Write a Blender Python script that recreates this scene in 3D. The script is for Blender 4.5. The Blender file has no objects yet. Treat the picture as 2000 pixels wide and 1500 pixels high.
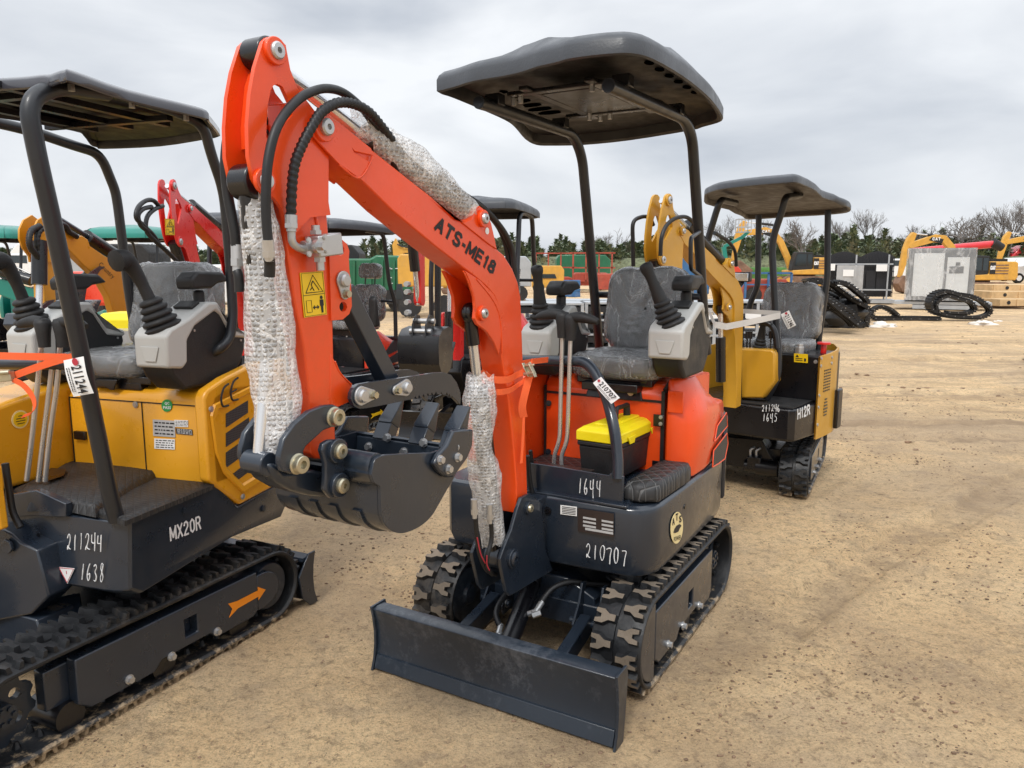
BLK = {'A': [[(0, 0), (.5, 1), (1, 0)], [(.2, .32), (.8, .32)]], 'T': [[(0, 1), (1, 1)], [(.5, 1), (.5, 0)]],
 'S': [[(.94, .84), (.74, 1), (.28, 1), (.05, .86), (.06, .64), (.28, .54), (.74, .46), (.95, .34), (.95, .14), (.72, 0), (.26, 0), (.04, .16)]],
 '-': [[(.1, .42), (.9, .42)]], 'M': [[(0, 0), (0, 1)], [(0, 1), (.5, .18), (1, 1)], [(1, 1), (1, 0)]], 'E': [[(.9, 1), (0, 1), (0, 0), (.95, 0)], [(0, .52), (.85, .52)]],
 '1': [[(.25, .74), (.62, .98)], [(.62, 1), (.62, 0)]], '8': [[(.5, .54), (.14, .66), (.14, .88), (.5, 1), (.86, .88), (.86, .66), (.5, .54)], [(.5, .54), (.05, .38), (.05, .12), (.5, 0), (.95, .12), (.95, .38), (.5, .54)]],
 'X': [[(0, 0), (1, 1)], [(0, 1), (1, 0)]], '2': [[(.06, .74), (.2, .95), (.55, 1), (.88, .86), (.85, .6), (.3, .25), (.05, 0), (.95, 0)]], '0': [[(.5, 1), (.1, .82), (.04, .5), (.1, .18), (.5, 0), (.9, .18), (.96, .5), (.9, .82), (.5, 1)]],
 'R': [[(0, 0), (0, 1), (.65, 1), (.9, .86), (.9, .66), (.65, .52), (0, .52)], [(.55, .52), (.98, 0)]], 'H': [[(0, 0), (0, 1)], [(1, 0), (1, 1)], [(0, .5), (1, .5)]], 'C': [[(.95, .78), (.7, 1), (.3, 1), (.05, .75), (.05, .25), (.3, 0), (.7, 0), (.95, .22)]]}
WID = {'-': .55, '1': .62, 'M': 1.2}
def block_on(g, txt, P0, P1, PU, wt=.20, lift=.0010, gap=.34):
    """bold sans lettering built from flat strokes; wt is the stroke width relative to cap height"""
    P0, P1, PU = V(P0), V(P1), V(PU); ex = P1 - P0; ey = PU - P0; n = ex.cross(ey).normalized()
    ws = [WID.get(c, 1.0) for c in txt]; tot = sum(ws) + gap * (len(txt) - 1); x = 0; k = 0
    for c, w_ in zip(txt, ws):
        pad = wt * .30
        for st in BLK[c]:
            pts = [P0 + ex * ((x + pad + a * (w_ - 2 * pad)) / tot) + ey * (wt / 2 + b * (1 - wt)) for a, b in st]
            hw = ey.length * wt / 2
            for a, b in zip(pts, pts[1:]):
                d = (b - a).normalized(); s = n.cross(d) * hw; e = d * hw * .55; k += 1; l = n * (lift + .00002 * (k % 9))
                g.prism([a - e - s + l, b + e - s + l, b + e + s + l, a - e + s + l], n * .0003)
        x += w_ + gap
import bpy, bmesh, math, random
from mathutils import Vector, Matrix, noise, geometry
random.seed(7)
C = bpy.context.scene.collection
V = Vector
R_ = math.radians
# ---------------------------------------------------------------- camera model (used to read real positions off known planes)
FPX = 1500.0; PITCH = math.atan(228 / 1500); EYE = 1.55
def ray(px, py):
    u = (px - 1000) / FPX; v = -(py - 750) / FPX
    return V((u, math.cos(PITCH) + v * math.sin(PITCH), -math.sin(PITCH) + v * math.cos(PITCH)))
def far(px, py, d):
    """point seen at px,py, d metres ahead"""
    r = ray(px, py); t = d / r.y
    return V((r.x * t, d, EYE + r.z * t))
def gnd(px, py, z=0.0):
    r = ray(px, py); t = (z - EYE) / r.z
    return V((r.x * t, r.y * t, z))
# ---------------------------------------------------------------- materials
def nt(name):
    m = bpy.data.materials.new(name); m.use_nodes = True
    return m, m.node_tree.nodes, m.node_tree.links, m.node_tree.nodes['Principled BSDF']
def noise_node(N, L, scale, detail=4, coord='Object', dist=0.0, rough=.55):
    tc = N.new('ShaderNodeTexCoord'); n = N.new('ShaderNodeTexNoise')
    n.inputs['Scale'].default_value = scale; n.inputs['Detail'].default_value = detail
    n.inputs['Distortion'].default_value = dist; n.inputs['Roughness'].default_value = rough
    L.new(tc.outputs[coord], n.inputs['Vector']); return n
def ramp(N, L, src, stops):
    r = N.new('ShaderNodeValToRGB'); e = r.color_ramp.elements
    while len(e) < len(stops): e.new(.5)
    for k, (p, c) in enumerate(stops):
        e[k].position = p; e[k].color = (*c, 1) if len(c) == 3 else c
    L.new(src, r.inputs['Fac']); return r
def g3(v): return (v, v, v)
def mat(name, col, rough=.4, metal=0, coat=0, var=.12, dirt=0, bump=0, bscale=60, spec=.5, dirtcol=(.34, .25, .16), sheen=0):
    m, N, L, b = nt(name)
    n = noise_node(N, L, 3.1, 5)
    a = [c * (1 - var) for c in col]; d = [min(1, c * (1 + var)) for c in col]
    r = ramp(N, L, n.outputs['Fac'], [(.3, a), (.7, d)])
    out = r.outputs['Color']
    if dirt:
        n2 = noise_node(N, L, 26, 8, rough=.75); n3 = noise_node(N, L, 2.2, 3)
        mu = N.new('ShaderNodeMath'); mu.operation = 'MULTIPLY'
        L.new(n2.outputs['Fac'], mu.inputs[0]); L.new(n3.outputs['Fac'], mu.inputs[1])
        r2 = ramp(N, L, mu.outputs[0], [(.27, g3(0)), (.42, g3(dirt))])
        mx = N.new('ShaderNodeMix'); mx.data_type = 'RGBA'
        L.new(r2.outputs['Color'], mx.inputs['Factor']); L.new(out, mx.inputs['A']); mx.inputs['B'].default_value = (*dirtcol, 1)
        out = mx.outputs['Result']
    L.new(out, b.inputs['Base Color'])
    n4 = noise_node(N, L, 14, 4)
    r4 = ramp(N, L, n4.outputs['Fac'], [(.3, g3(rough * .8)), (.75, g3(min(1, rough * 1.35)))])
    L.new(r4.outputs['Color'], b.inputs['Roughness'])
    b.inputs['Metallic'].default_value = metal; b.inputs['Coat Weight'].default_value = coat
    b.inputs['Coat Roughness'].default_value = .08; b.inputs['Specular IOR Level'].default_value = spec
    if bump:
        n5 = noise_node(N, L, bscale, 3); bp = N.new('ShaderNodeBump'); bp.inputs['Strength'].default_value = bump
        bp.inputs['Distance'].default_value = .004
        L.new(n5.outputs['Fac'], bp.inputs['Height']); L.new(bp.outputs[0], b.inputs['Normal'])
    return m
M = {}
M['orange'] = mat('orange_paint', (.80, .070, .006), .32, coat=.30, var=.07, bump=.22, bscale=30, dirt=.22, dirtcol=(.45, .10, .03))
M['redor'] = mat('red_orange_paint', (.80, .06, .025), .3, coat=.35, var=.06)
M['red'] = mat('red_paint', (.68, .018, .014), .3, coat=.35, var=.06)
M['yellow'] = mat('ochre_paint', (.72, .33, .012), .3, coat=.35, var=.05, bump=.1, bscale=20)
M['cat'] = mat('faded_yellow_paint', (.62, .33, .05), .5, var=.12, dirt=.35)
M['h12'] = mat('tan_yellow_paint', (.56, .29, .02), .38, coat=.2, var=.07, bump=.15, bscale=20)
M['teal'] = mat('teal_paint', (.006, .20, .155), .35, coat=.3, var=.07)
M['green'] = mat('green_paint', (.012, .13, .06), .4, coat=.1, var=.12, dirt=.15)
M['blue'] = mat('blue_paint', (.02, .16, .45), .45, var=.12, dirt=.15)
M['white'] = mat('white_paint', (.75, .76, .76), .4, var=.05, dirt=.1)
M['redtruck'] = mat('truck_red_paint', (.6, .02, .03), .3, coat=.4, var=.05)
M['slate'] = mat('slate_paint', (.015, .022, .034), .30, coat=.45, var=.12, dirt=.0, bump=.15, bscale=26)
M['slate_dusty'] = mat('dusty_slate_paint', (.014, .022, .034), .36, coat=.18, var=.15, dirt=.45, bump=.15, bscale=26, dirtcol=(.13, .14, .16))
M['black'] = mat('black_paint', (.005, .005, .007), .3, coat=.2, var=.15)
M['blackm'] = mat('matt_black', (.014, .014, .015), .6, var=.2, bump=.25, bscale=90)
M['tube'] = mat('charcoal_tube', (.013, .015, .019), .36, coat=.15, var=.1)
M['rubber'] = mat('track_rubber', (.016, .017, .019), .5, var=.25, dirt=.28, bump=.5, bscale=50, dirtcol=(.20, .16, .12))
M['lugtop'] = mat('dusty_lug_faces', (.17, .135, .10), .8, var=.35, bump=.6, bscale=70)
M['hose'] = mat('hose_rubber', (.008, .008, .009), .48, var=.2)
M['plastic'] = mat('console_black_plastic', (.014, .014, .015), .5, var=.12, bump=.35, bscale=260)
M['grey'] = mat('console_grey_plastic', (.47, .47, .45), .42, var=.04)
M['chrome'] = mat('chrome', (.72, .73, .75), .22, metal=.8, var=.04)
M['steel'] = mat('zinc_steel', (.50, .50, .50), .33, metal=.75, var=.12)
M['brass'] = mat('gold_zinc', (.50, .46, .34), .34, metal=.85, var=.2)
M['lever'] = mat('brushed_lever_steel', (.58, .57, .56), .28, metal=.75, var=.06)
M['canopy'] = mat('canopy_grey_plastic', (.050, .055, .064), .42, var=.08, bump=.2, bscale=140)
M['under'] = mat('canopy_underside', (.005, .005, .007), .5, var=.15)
M['vinyl'] = mat('seat_vinyl', (.022, .022, .024), .42, var=.15)
M['mat'] = mat('quilted_mat', (.03, .03, .032), .55, var=.15, dirt=.15, dirtcol=(.12, .11, .10))
M['toolyel'] = mat('tool_lid_yellow', (.88, .72, .01), .38, var=.03)
M['dirtd'] = mat('dry_mud', (.30, .21, .13), .95, var=.35, bump=1, bscale=40)
M['strapO'] = mat('orange_webbing', (.95, .14, .035), .75, var=.08, bump=.5, bscale=420)
M['strapW'] = mat('white_webbing', (.62, .60, .57), .8, var=.08, bump=.5, bscale=420)
M['paper'] = mat('tag_paper', (.80, .80, .79), .6, var=.02)
M['ink'] = mat('black_ink', (.01, .01, .012), .6, var=.05)
M['inkw'] = mat('white_ink', (.72, .73, .74), .7, var=.05)
M['inkr'] = mat('red_ink', (.45, .03, .05), .6, var=.05)
M['stkyel'] = mat('sticker_yellow', (.85, .55, .01), .4, var=.03)
M['stkcream'] = mat('sticker_cream', (.80, .66, .33), .5, var=.05)
M['stkgreen'] = mat('sticker_green', (.02, .26, .06), .4, var=.03)
M['stksil'] = mat('sticker_silver', (.45, .45, .45), .4, var=.05)
M['stkbrown'] = mat('plate_brown', (.03, .02, .018), .4, var=.05)
M['wood'] = mat('crate_wood', (.55, .38, .20), .8, var=.2, bump=.4, bscale=30)
M['bark'] = mat('bark', (.13, .115, .10), .9, var=.3)
M['twig'] = mat('twigs', (.16, .14, .125), .9, var=.2)
M['pine'] = None
M['glassd'] = mat('dark_glass', (.02, .03, .035), .08, var=.1, spec=.7)
M['fence'] = mat('fence_black_steel', (.015, .016, .02), .4, var=.1)
M['galv'] = mat('galvanised_steel', (.42, .44, .46), .45, metal=.4, var=.1)
M['panelw'] = mat('white_panel', (.82, .85, .86), .5, var=.05)
M['panelg'] = mat('grey_panel', (.16, .17, .18), .45, var=.08)
M['rag'] = mat('white_rag', (.72, .68, .62), .9, var=.12, bump=1, bscale=30)
M['rock'] = mat('dirt_heap', (.20, .12, .08), .95, var=.35, bump=1, bscale=8)
M['chain'] = mat('track_chain_black', (.008, .008, .009), .4, var=.2, dirt=.1)
M['amber'] = mat('warning_orange', (.85, .26, .01), .4, var=.03)
M['lamp'] = mat('lamp_lens', (.6, .62, .64), .12, metal=.6, var=.25, bump=.6, bscale=40)
def film(name, a=.30, white=(.82, .83, .84), wscale=9.0, strength=1.0, crease=.12, patch=.16, ior=1.75):
    """thin crinkled clear film: glossy, mostly see-through, whiter along its creases"""
    m, N, L, b = nt(name)
    tcf = N.new('ShaderNodeTexCoord'); mpf = N.new('ShaderNodeMapping'); mpf.inputs['Scale'].default_value = (1, 1, .38); mpf.inputs['Rotation'].default_value = (.25, .1, 0); L.new(tcf.outputs['Object'], mpf.inputs['Vector'])
    n = noise_node(N, L, wscale, 6, dist=1.1, rough=.55); L.new(mpf.outputs[0], n.inputs['Vector'])
    sub = N.new('ShaderNodeMath'); sub.operation = 'SUBTRACT'; sub.inputs[1].default_value = .5
    ab = N.new('ShaderNodeMath'); ab.operation = 'ABSOLUTE'
    L.new(n.outputs['Fac'], sub.inputs[0]); L.new(sub.outputs[0], ab.inputs[0])
    bp = N.new('ShaderNodeBump'); bp.inputs['Strength'].default_value = strength; bp.inputs['Distance'].default_value = .045
    L.new(ab.outputs[0], bp.inputs['Height'])
    n2 = noise_node(N, L, wscale * .5, 3, dist=2.5)
    r = ramp(N, L, ab.outputs[0], [(0, g3(a + crease)), (.03, g3(a + .04)), (.2, g3(a))])
    r2 = ramp(N, L, n2.outputs['Fac'], [(.42, g3(0)), (.62, g3(patch))])
    ad = N.new('ShaderNodeMath'); ad.operation = 'ADD'
    L.new(r.outputs['Color'], ad.inputs[0]); L.new(r2.outputs['Color'], ad.inputs[1])
    # clear sheet: see-through, Fresnel gloss on the wrinkles, a little milky scatter along creases
    out = N['Material Output']; tr = N.new('ShaderNodeBsdfTransparent'); gl = N.new('ShaderNodeBsdfGlossy'); gl.inputs['Roughness'].default_value = .13; df = N.new('ShaderNodeBsdfDiffuse'); df.inputs['Color'].default_value = (*white, 1)
    fr = N.new('ShaderNodeFresnel'); fr.inputs['IOR'].default_value = ior; L.new(bp.outputs[0], fr.inputs['Normal']); L.new(bp.outputs[0], gl.inputs['Normal']); L.new(bp.outputs[0], df.inputs['Normal'])
    m1 = N.new('ShaderNodeMixShader'); L.new(fr.outputs[0], m1.inputs[0]); L.new(tr.outputs[0], m1.inputs[1]); L.new(gl.outputs[0], m1.inputs[2])
    m2 = N.new('ShaderNodeMixShader'); L.new(ad.outputs[0], m2.inputs[0]); L.new(m1.outputs[0], m2.inputs[1]); L.new(df.outputs[0], m2.inputs[2]); L.new(m2.outputs[0], out.inputs['Surface'])
    N.remove(b); return m
M['film'] = film('clear_seat_film', .13, wscale=7, crease=.17, patch=.03, strength=.9)
M['filmc'] = film('cabin_film', .10, wscale=1.6, strength=.05, crease=.30, patch=.08, ior=1.25)
M['filmw'] = film('stretch_film', .30, wscale=1.2, strength=.4, crease=.08, patch=.10)
def bubble(name):
    m, N, L, b = nt(name)
    tc = N.new('ShaderNodeTexCoord')
    vo = N.new('ShaderNodeTexVoronoi'); vo.feature = 'F1'; vo.inputs['Scale'].default_value = 88; vo.inputs['Randomness'].default_value = .35
    L.new(tc.outputs['Object'], vo.inputs['Vector'])
    dome = ramp(N, L, vo.outputs['Distance'], [(.0, g3(1)), (.35, g3(.75)), (.5, g3(0)), (.6, g3(0))])
    n = noise_node(N, L, 16, 4, dist=1.0)
    mix = N.new('ShaderNodeMath'); mix.operation = 'MULTIPLY_ADD'; mix.inputs[1].default_value = .8
    L.new(n.outputs['Fac'], mix.inputs[0]); L.new(dome.outputs['Color'], mix.inputs[2])
    bp = N.new('ShaderNodeBump'); bp.inputs['Strength'].default_value = 1; bp.inputs['Distance'].default_value = .005
    L.new(mix.outputs[0], bp.inputs['Height'])
    ring = ramp(N, L, vo.outputs['Distance'], [(.0, g3(.38)), (.12, g3(.30)), (.32, g3(.33)), (.42, g3(.60)), (.55, g3(.44))])
    b.inputs['Base Color'].default_value = (.95, .94, .93, 1); b.inputs['Roughness'].default_value = .10
    nf = noise_node(N, L, 11, 5, dist=2.2); fr = ramp(N, L, nf.outputs['Fac'], [(.47, g3(0)), (.50, g3(.34)), (.53, g3(0))]); aa = N.new('ShaderNodeMath'); L.new(ring.outputs['Color'], aa.inputs[0]); L.new(fr.outputs['Color'], aa.inputs[1])
    L.new(bp.outputs[0], b.inputs['Normal']); L.new(aa.outputs[0], b.inputs['Alpha'])
    return m
M['bubble'] = bubble('bubble_wrap')
def quilt(name, sc=24, bd=.006, stc=.09):
    m, N, L, b = nt(name)
    tc = N.new('ShaderNodeTexCoord'); mp = N.new('ShaderNodeMapping'); mp.inputs['Rotation'].default_value = (0, 0, R_(45))
    mp.inputs['Scale'].default_value = (1, 1, .7)
    L.new(tc.outputs['Object'], mp.inputs['Vector']); sx = N.new('ShaderNodeSeparateXYZ'); L.new(mp.outputs[0], sx.inputs[0])
    outs = []
    for ax in ('X', 'Y'):
        a = N.new('ShaderNodeMath'); a.operation = 'MULTIPLY'; a.inputs[1].default_value = sc
        f = N.new('ShaderNodeMath'); f.operation = 'PINGPONG'; f.inputs[1].default_value = .5
        L.new(sx.outputs[ax], a.inputs[0]); L.new(a.outputs[0], f.inputs[0]); outs.append(f)
    mn = N.new('ShaderNodeMath'); mn.operation = 'MINIMUM'; L.new(outs[0].outputs[0], mn.inputs[0]); L.new(outs[1].outputs[0], mn.inputs[1])
    r = ramp(N, L, mn.outputs[0], [(0, g3(0)), (.10, g3(.5)), (.4, g3(1))])
    bp = N.new('ShaderNodeBump'); bp.inputs['Strength'].default_value = 1; bp.inputs['Distance'].default_value = bd
    L.new(r.outputs['Color'], bp.inputs['Height']); L.new(bp.outputs[0], b.inputs['Normal'])
    st = ramp(N, L, mn.outputs[0], [(0, g3(stc)), (.035, g3(stc)), (.05, (.02, .02, .021))])
    n = noise_node(N, L, 40, 6, rough=.8); dr = ramp(N, L, n.outputs['Fac'], [(.55, g3(0)), (.75, g3(.5))])
    mx = N.new('ShaderNodeMix'); mx.data_type = 'RGBA'; L.new(dr.outputs['Color'], mx.inputs['Factor'])
    L.new(st.outputs['Color'], mx.inputs['A']); mx.inputs['B'].default_value = (.11, .10, .09, 1)
    L.new(mx.outputs['Result'], b.inputs['Base Color']); b.inputs['Roughness'].default_value = .52
    return m
def caked(name):
    m = mat('caked_rubber', (.012, .013, .015), .5, var=.25, dirt=.25, bump=.5, bscale=50, dirtcol=(.20, .16, .12)); m.name = name
    N, L = m.node_tree.nodes, m.node_tree.links; b = N['Principled BSDF']; src = b.inputs['Base Color'].links[0].from_socket
    tc = N.new('ShaderNodeTexCoord'); sx = N.new('ShaderNodeSeparateXYZ'); L.new(tc.outputs['Object'], sx.inputs[0])
    mr = N.new('ShaderNodeMapRange'); mr.inputs['From Min'].default_value = .0; mr.inputs['From Max'].default_value = .075; mr.inputs['To Min'].default_value = .34; mr.inputs['To Max'].default_value = -.12; L.new(sx.outputs['Z'], mr.inputs['Value'])
    n = noise_node(N, L, 22, 7, rough=.75); ad = N.new('ShaderNodeMath'); L.new(mr.outputs[0], ad.inputs[0]); L.new(n.outputs['Fac'], ad.inputs[1]); r = ramp(N, L, ad.outputs[0], [(.64, g3(0)), (.78, g3(.85))])
    mx = N.new('ShaderNodeMix'); mx.data_type = 'RGBA'; L.new(r.outputs['Color'], mx.inputs['Factor']); L.new(src, mx.inputs['A']); mx.inputs['B'].default_value = (.42, .31, .19, 1); L.new(mx.outputs['Result'], b.inputs['Base Color']); return m
M['rubber'] = caked('caked_track_rubber')
M['quilt'] = quilt('quilted_floor_mat')
M['quilt2'] = quilt('embossed_floor_mat', 40, .0022, .018)
M['hole'] = mat('dark_opening', (.001, .001, .001), 1, var=.01, spec=0)
M['dullred'] = mat('weathered_red', (.36, .06, .035), .6, var=.25, dirt=.3)
M['dullblue'] = mat('weathered_blue', (.03, .12, .28), .6, var=.25, dirt=.3)
def mesh_grille(name):
    m, N, L, b = nt(name)
    tc = N.new('ShaderNodeTexCoord'); w = N.new('ShaderNodeTexVoronoi'); w.inputs['Scale'].default_value = 110; w.inputs['Randomness'].default_value = 0
    L.new(tc.outputs['Object'], w.inputs['Vector'])
    r = ramp(N, L, w.outputs['Distance'], [(.30, (.004, .004, .004)), (.42, (.05, .05, .055))])
    L.new(r.outputs['Color'], b.inputs['Base Color']); b.inputs['Roughness'].default_value = .5
    return m
M['grille'] = mesh_grille('black_mesh_grille')
# ---------------------------------------------------------------- mesh builder
class G:
    def __init__(s): s.v = []; s.f = []; s.mi = []; s.cur = 0; s.cuts = []
    def add(s, vs, fs):
        o = len(s.v); s.cuts.append((o, len(s.f))); s.v += [tuple(p) for p in vs]
        for f in fs: s.f.append([i + o for i in f]); s.mi.append(s.cur)
        return s
    def box(s, c, d, R=None):
        c = V(c); h = [x / 2 for x in d]; vs = []
        for x in (-1, 1):
            for y in (-1, 1):
                for z in (-1, 1):
                    p = V((x * h[0], y * h[1], z * h[2]))
                    vs.append(c + (R @ p if R else p))
        return s.add(vs, [(0, 1, 3, 2), (4, 6, 7, 5), (0, 4, 5, 1), (2, 3, 7, 6), (0, 2, 6, 4), (1, 5, 7, 3)])
    def beam(s, a, b, w, h, up=(0, 0, 1)):
        a = V(a); b = V(b); d = (b - a); l = d.length; d.normalize(); u = V(up); sd = d.cross(u)
        if sd.length < 1e-4: sd = d.cross(V((0, 1, 0)))
        sd.normalize(); u = sd.cross(d)
        return s.box((a + b) / 2, (l, w, h), Matrix((d, sd, u)).transposed())
    def prism(s, pts, ext, holes=()):
        """outline (list of Vectors, planar) swept by ext; holes are outlines too"""
        ext = V(ext); pts = [V(p) for p in pts]; n = len(pts)
        if not holes:
            vs = pts + [p + ext for p in pts]
            fs = [list(range(n - 1, -1, -1)), list(range(n, 2 * n))]
            fs += [(i, (i + 1) % n, n + (i + 1) % n, n + i) for i in range(n)]
            # make faces point outwards
            nn = V((0, 0, 0))
            for i in range(n): nn += pts[i].cross(pts[(i + 1) % n])
            if nn.dot(ext) < 0: fs = [list(reversed(f)) for f in fs]
            return s.add(vs, fs)
        loops = [pts] + [[V(p) for p in h] for h in holes]
        flat = [p for l in loops for p in l]; tri = geometry.tessellate_polygon(loops)
        m = len(flat); vs = flat + [p + ext for p in flat]
        fs = [list(t) for t in tri] + [[t[2] + m, t[1] + m, t[0] + m] for t in tri]
        o = 0
        for l in loops:
            k = len(l)
            for i in range(k):
                a, b = o + i, o + (i + 1) % k; fs.append((a, b, b + m, a + m))
            o += k
        s.add(vs, fs); s.fix = True
        return s
    def cyl(s, a, b, r, r2=None, n=20, caps=True):
        a = V(a); b = V(b); r2 = r if r2 is None else r2; d = (b - a).normalized()
        x = d.orthogonal().normalized(); y = d.cross(x); vs = []
        for p, q in ((a, r), (b, r2)):
            for i in range(n):
                t = 2 * math.pi * i / n; vs.append(p + x * (q * math.cos(t)) + y * (q * math.sin(t)))
        fs = [(i, (i + 1) % n, n + (i + 1) % n, n + i) for i in range(n)]
        if caps: fs += [list(range(n - 1, -1, -1)), list(range(n, 2 * n))]
        return s.add(vs, fs)
    def hexb(s, a, b, r): return s.cyl(a, b, r, n=6)
    def lathe(s, a, b, prof, n=20, ell=1.0, x=None):
        """prof: (t along a->b in metres from a, radius)"""
        a = V(a); d = (V(b) - a).normalized(); x = V(x).normalized() if x else d.orthogonal().normalized(); y = d.cross(x); vs = []
        for t, r in prof:
            for i in range(n):
                g = 2 * math.pi * i / n; vs.append(a + d * t + x * (r * math.cos(g)) + y * (r * ell * math.sin(g)))
        fs = []
        for k in range(len(prof) - 1):
            fs += [(k * n + i, k * n + (i + 1) % n, (k + 1) * n + (i + 1) % n, (k + 1) * n + i) for i in range(n)]
        fs += [list(range(n - 1, -1, -1)), [(len(prof) - 1) * n + i for i in range(n)]]
        return s.add(vs, fs)
    def tube(s, pts, r, n=10, rf=None, sm=0, flat=None):
        """sweep a circle (or ellipse when flat=(w,h)) along pts; rf(t, ang) scales radius"""
        pts = [V(p) for p in pts]
        if sm: pts = smooth_path(pts, sm)
        m = len(pts)
        if isinstance(r, list) and len(r) != m:
            r = [r[int(u)] + (r[min(int(u) + 1, len(r) - 1)] - r[int(u)]) * (u - int(u)) for u in [i * (len(r) - 1) / (m - 1) for i in range(m)]]
        T = [(pts[min(i + 1, m - 1)] - pts[max(i - 1, 0)]).normalized() for i in range(m)]
        x = T[0].orthogonal().normalized()
        if abs(T[0].z) < .9: x = T[0].cross(V((0, 0, 1))).normalized()
        vs = []
        for i in range(m):
            x = (x - T[i] * x.dot(T[i])).normalized(); y = T[i].cross(x)
            for k in range(n):
                g = 2 * math.pi * k / n; q = (r[i] if isinstance(r, list) else r)
                if rf: q *= rf(i / (m - 1), g)
                w, h = flat or (1, 1)
                vs.append(pts[i] + x * (q * w * math.cos(g)) + y * (q * h * math.sin(g)))
        fs = []
        for i in range(m - 1):
            fs += [(i * n + k, i * n + (k + 1) % n, (i + 1) * n + (k + 1) % n, (i + 1) * n + k) for k in range(n)]
        fs += [list(range(n - 1, -1, -1)), [(m - 1) * n + k for k in range(n)]]
        return s.add(vs, fs)
    def ribbon(s, pts, w, side, th=.002):
        """flat strap along pts, width vector side"""
        pts = [V(p) for p in pts]; sd = V(side).normalized() * (w / 2); m = len(pts); vs = []
        for i, p in enumerate(pts):
            t = (pts[min(i + 1, m - 1)] - pts[max(i - 1, 0)]).normalized(); nn = t.cross(sd).normalized() * (th / 2)
            vs += [p - sd - nn, p + sd - nn, p + sd + nn, p - sd + nn]
        fs = [(0, 1, 2, 3), (4 * m - 1, 4 * m - 2, 4 * m - 3, 4 * m - 4)]
        for i in range(m - 1):
            for k in range(4): a = 4 * i + k; b = 4 * i + (k + 1) % 4; fs.append((a, a + 4, b + 4, b))
        return s.add(vs, fs)
    def ball(s, c, r, n=12, m=8, sc=(1, 1, 1), nz=0, seed=0):
        vs = []; c = V(c)
        for j in range(m + 1):
            ph = math.pi * j / m
            for i in range(n):
                t = 2 * math.pi * i / n; d = V((math.sin(ph) * math.cos(t), math.sin(ph) * math.sin(t), math.cos(ph)))
                q = r * (1 + (nz * noise.noise(d * 1.7 + V((seed, 0, 0))) if nz else 0))
                vs.append(c + V((d.x * q * sc[0], d.y * q * sc[1], d.z * q * sc[2])))
        fs = [(j * n + i, (j + 1) * n + i, (j + 1) * n + (i + 1) % n, j * n + (i + 1) % n) for j in range(m) for i in range(n)]
        return s.add(vs, fs)
    def loft(s, rings, cap=True, close=True):
        n = len(rings[0]); vs = [p for r in rings for p in r]; fs = []
        for k in range(len(rings) - 1):
            for i in range(n if close else n - 1):
                fs.append((k * n + i, k * n + (i + 1) % n, (k + 1) * n + (i + 1) % n, (k + 1) * n + i))
        if cap: fs += [list(range(n - 1, -1, -1)), [(len(rings) - 1) * n + i for i in range(n)]]
        return s.add(vs, fs)
    def each(s, name, m, parent=None, **k):
        o = None
        for (v0, f0), (v1, f1) in zip(s.cuts, s.cuts[1:] + [(len(s.v), len(s.f))]):
            h = G(); h.v = s.v[v0:v1]; h.f = [[i - v0 for i in f] for f in s.f[f0:f1]]; h.mi = [0] * len(h.f); o = h.build(name, m, parent, **k)
        return o
    def build(s, name, m, parent=None, bevel=0, angle=38, seg=2, mats=None, label=None):
        me = bpy.data.meshes.new(name); me.from_pydata(s.v, [], s.f)
        for q in ([m] + list(mats or [])): me.materials.append(q if not isinstance(q, str) else M[q])
        if any(s.mi):
            for p, i in zip(me.polygons, s.mi): p.material_index = i
        bm = bmesh.new(); bm.from_mesh(me)
        bmesh.ops.remove_doubles(bm, verts=bm.verts, dist=1e-6)
        bmesh.ops.recalc_face_normals(bm, faces=bm.faces); bm.to_mesh(me); bm.free()
        me.polygons.foreach_set('use_smooth', [True] * len(me.polygons))
        me.set_sharp_from_angle(angle=R_(angle))
        o = bpy.data.objects.new(name, me); C.objects.link(o); o.parent = parent
        if bevel:
            b = o.modifiers.new('bevel', 'BEVEL'); b.width = bevel; b.segments = seg; b.limit_method = 'ANGLE'; b.angle_limit = R_(35)
            b.harden_normals = False
        if label: o['label'] = label
        return o
def smooth_path(pts, k=6):
    out = []; n = len(pts)
    for i in range(n - 1):
        p0 = pts[max(i - 1, 0)]; p1 = pts[i]; p2 = pts[i + 1]; p3 = pts[min(i + 2, n - 1)]
        for j in range(k):
            t = j / k
            out.append(.5 * ((2 * p1) + (p2 - p0) * t + (2 * p0 - 5 * p1 + 4 * p2 - p3) * t * t + (3 * p1 - p0 - 3 * p2 + p3) * t ** 3))
    out.append(pts[-1]); return out
def fillet(pts, r, k=5):
    """polyline with rounded corners (tube bends)"""
    pts = [V(p) for p in pts]; out = [pts[0]]
    for i in range(1, len(pts) - 1):
        a, b, c = pts[i - 1], pts[i], pts[i + 1]; q = min(r, (a - b).length * .45, (c - b).length * .45)
        p = b + (a - b).normalized() * q; e = b + (c - b).normalized() * q
        for j in range(k + 1):
            t = j / k; out.append((1 - t) ** 2 * p + 2 * t * (1 - t) * b + t * t * e)
    out.append(pts[-1]); return out
def tag(o, label, cat, group=None):
    o['label'] = label; o['category'] = cat
    if group: o['group'] = group
    return o
def struct(o, kind='structure'): o['kind'] = kind; return o
def empty(name, loc, rz=0):
    o = bpy.data.objects.new(name, None); C.objects.link(o); o.location = loc; o.rotation_euler = (0, 0, rz); o.empty_display_size = .2; return o
def copy_tree(o, parent=None):
    c = o.copy(); C.objects.link(c); c.parent = parent
    for ch in list(o.children): copy_tree(ch, c)
    return c
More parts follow.
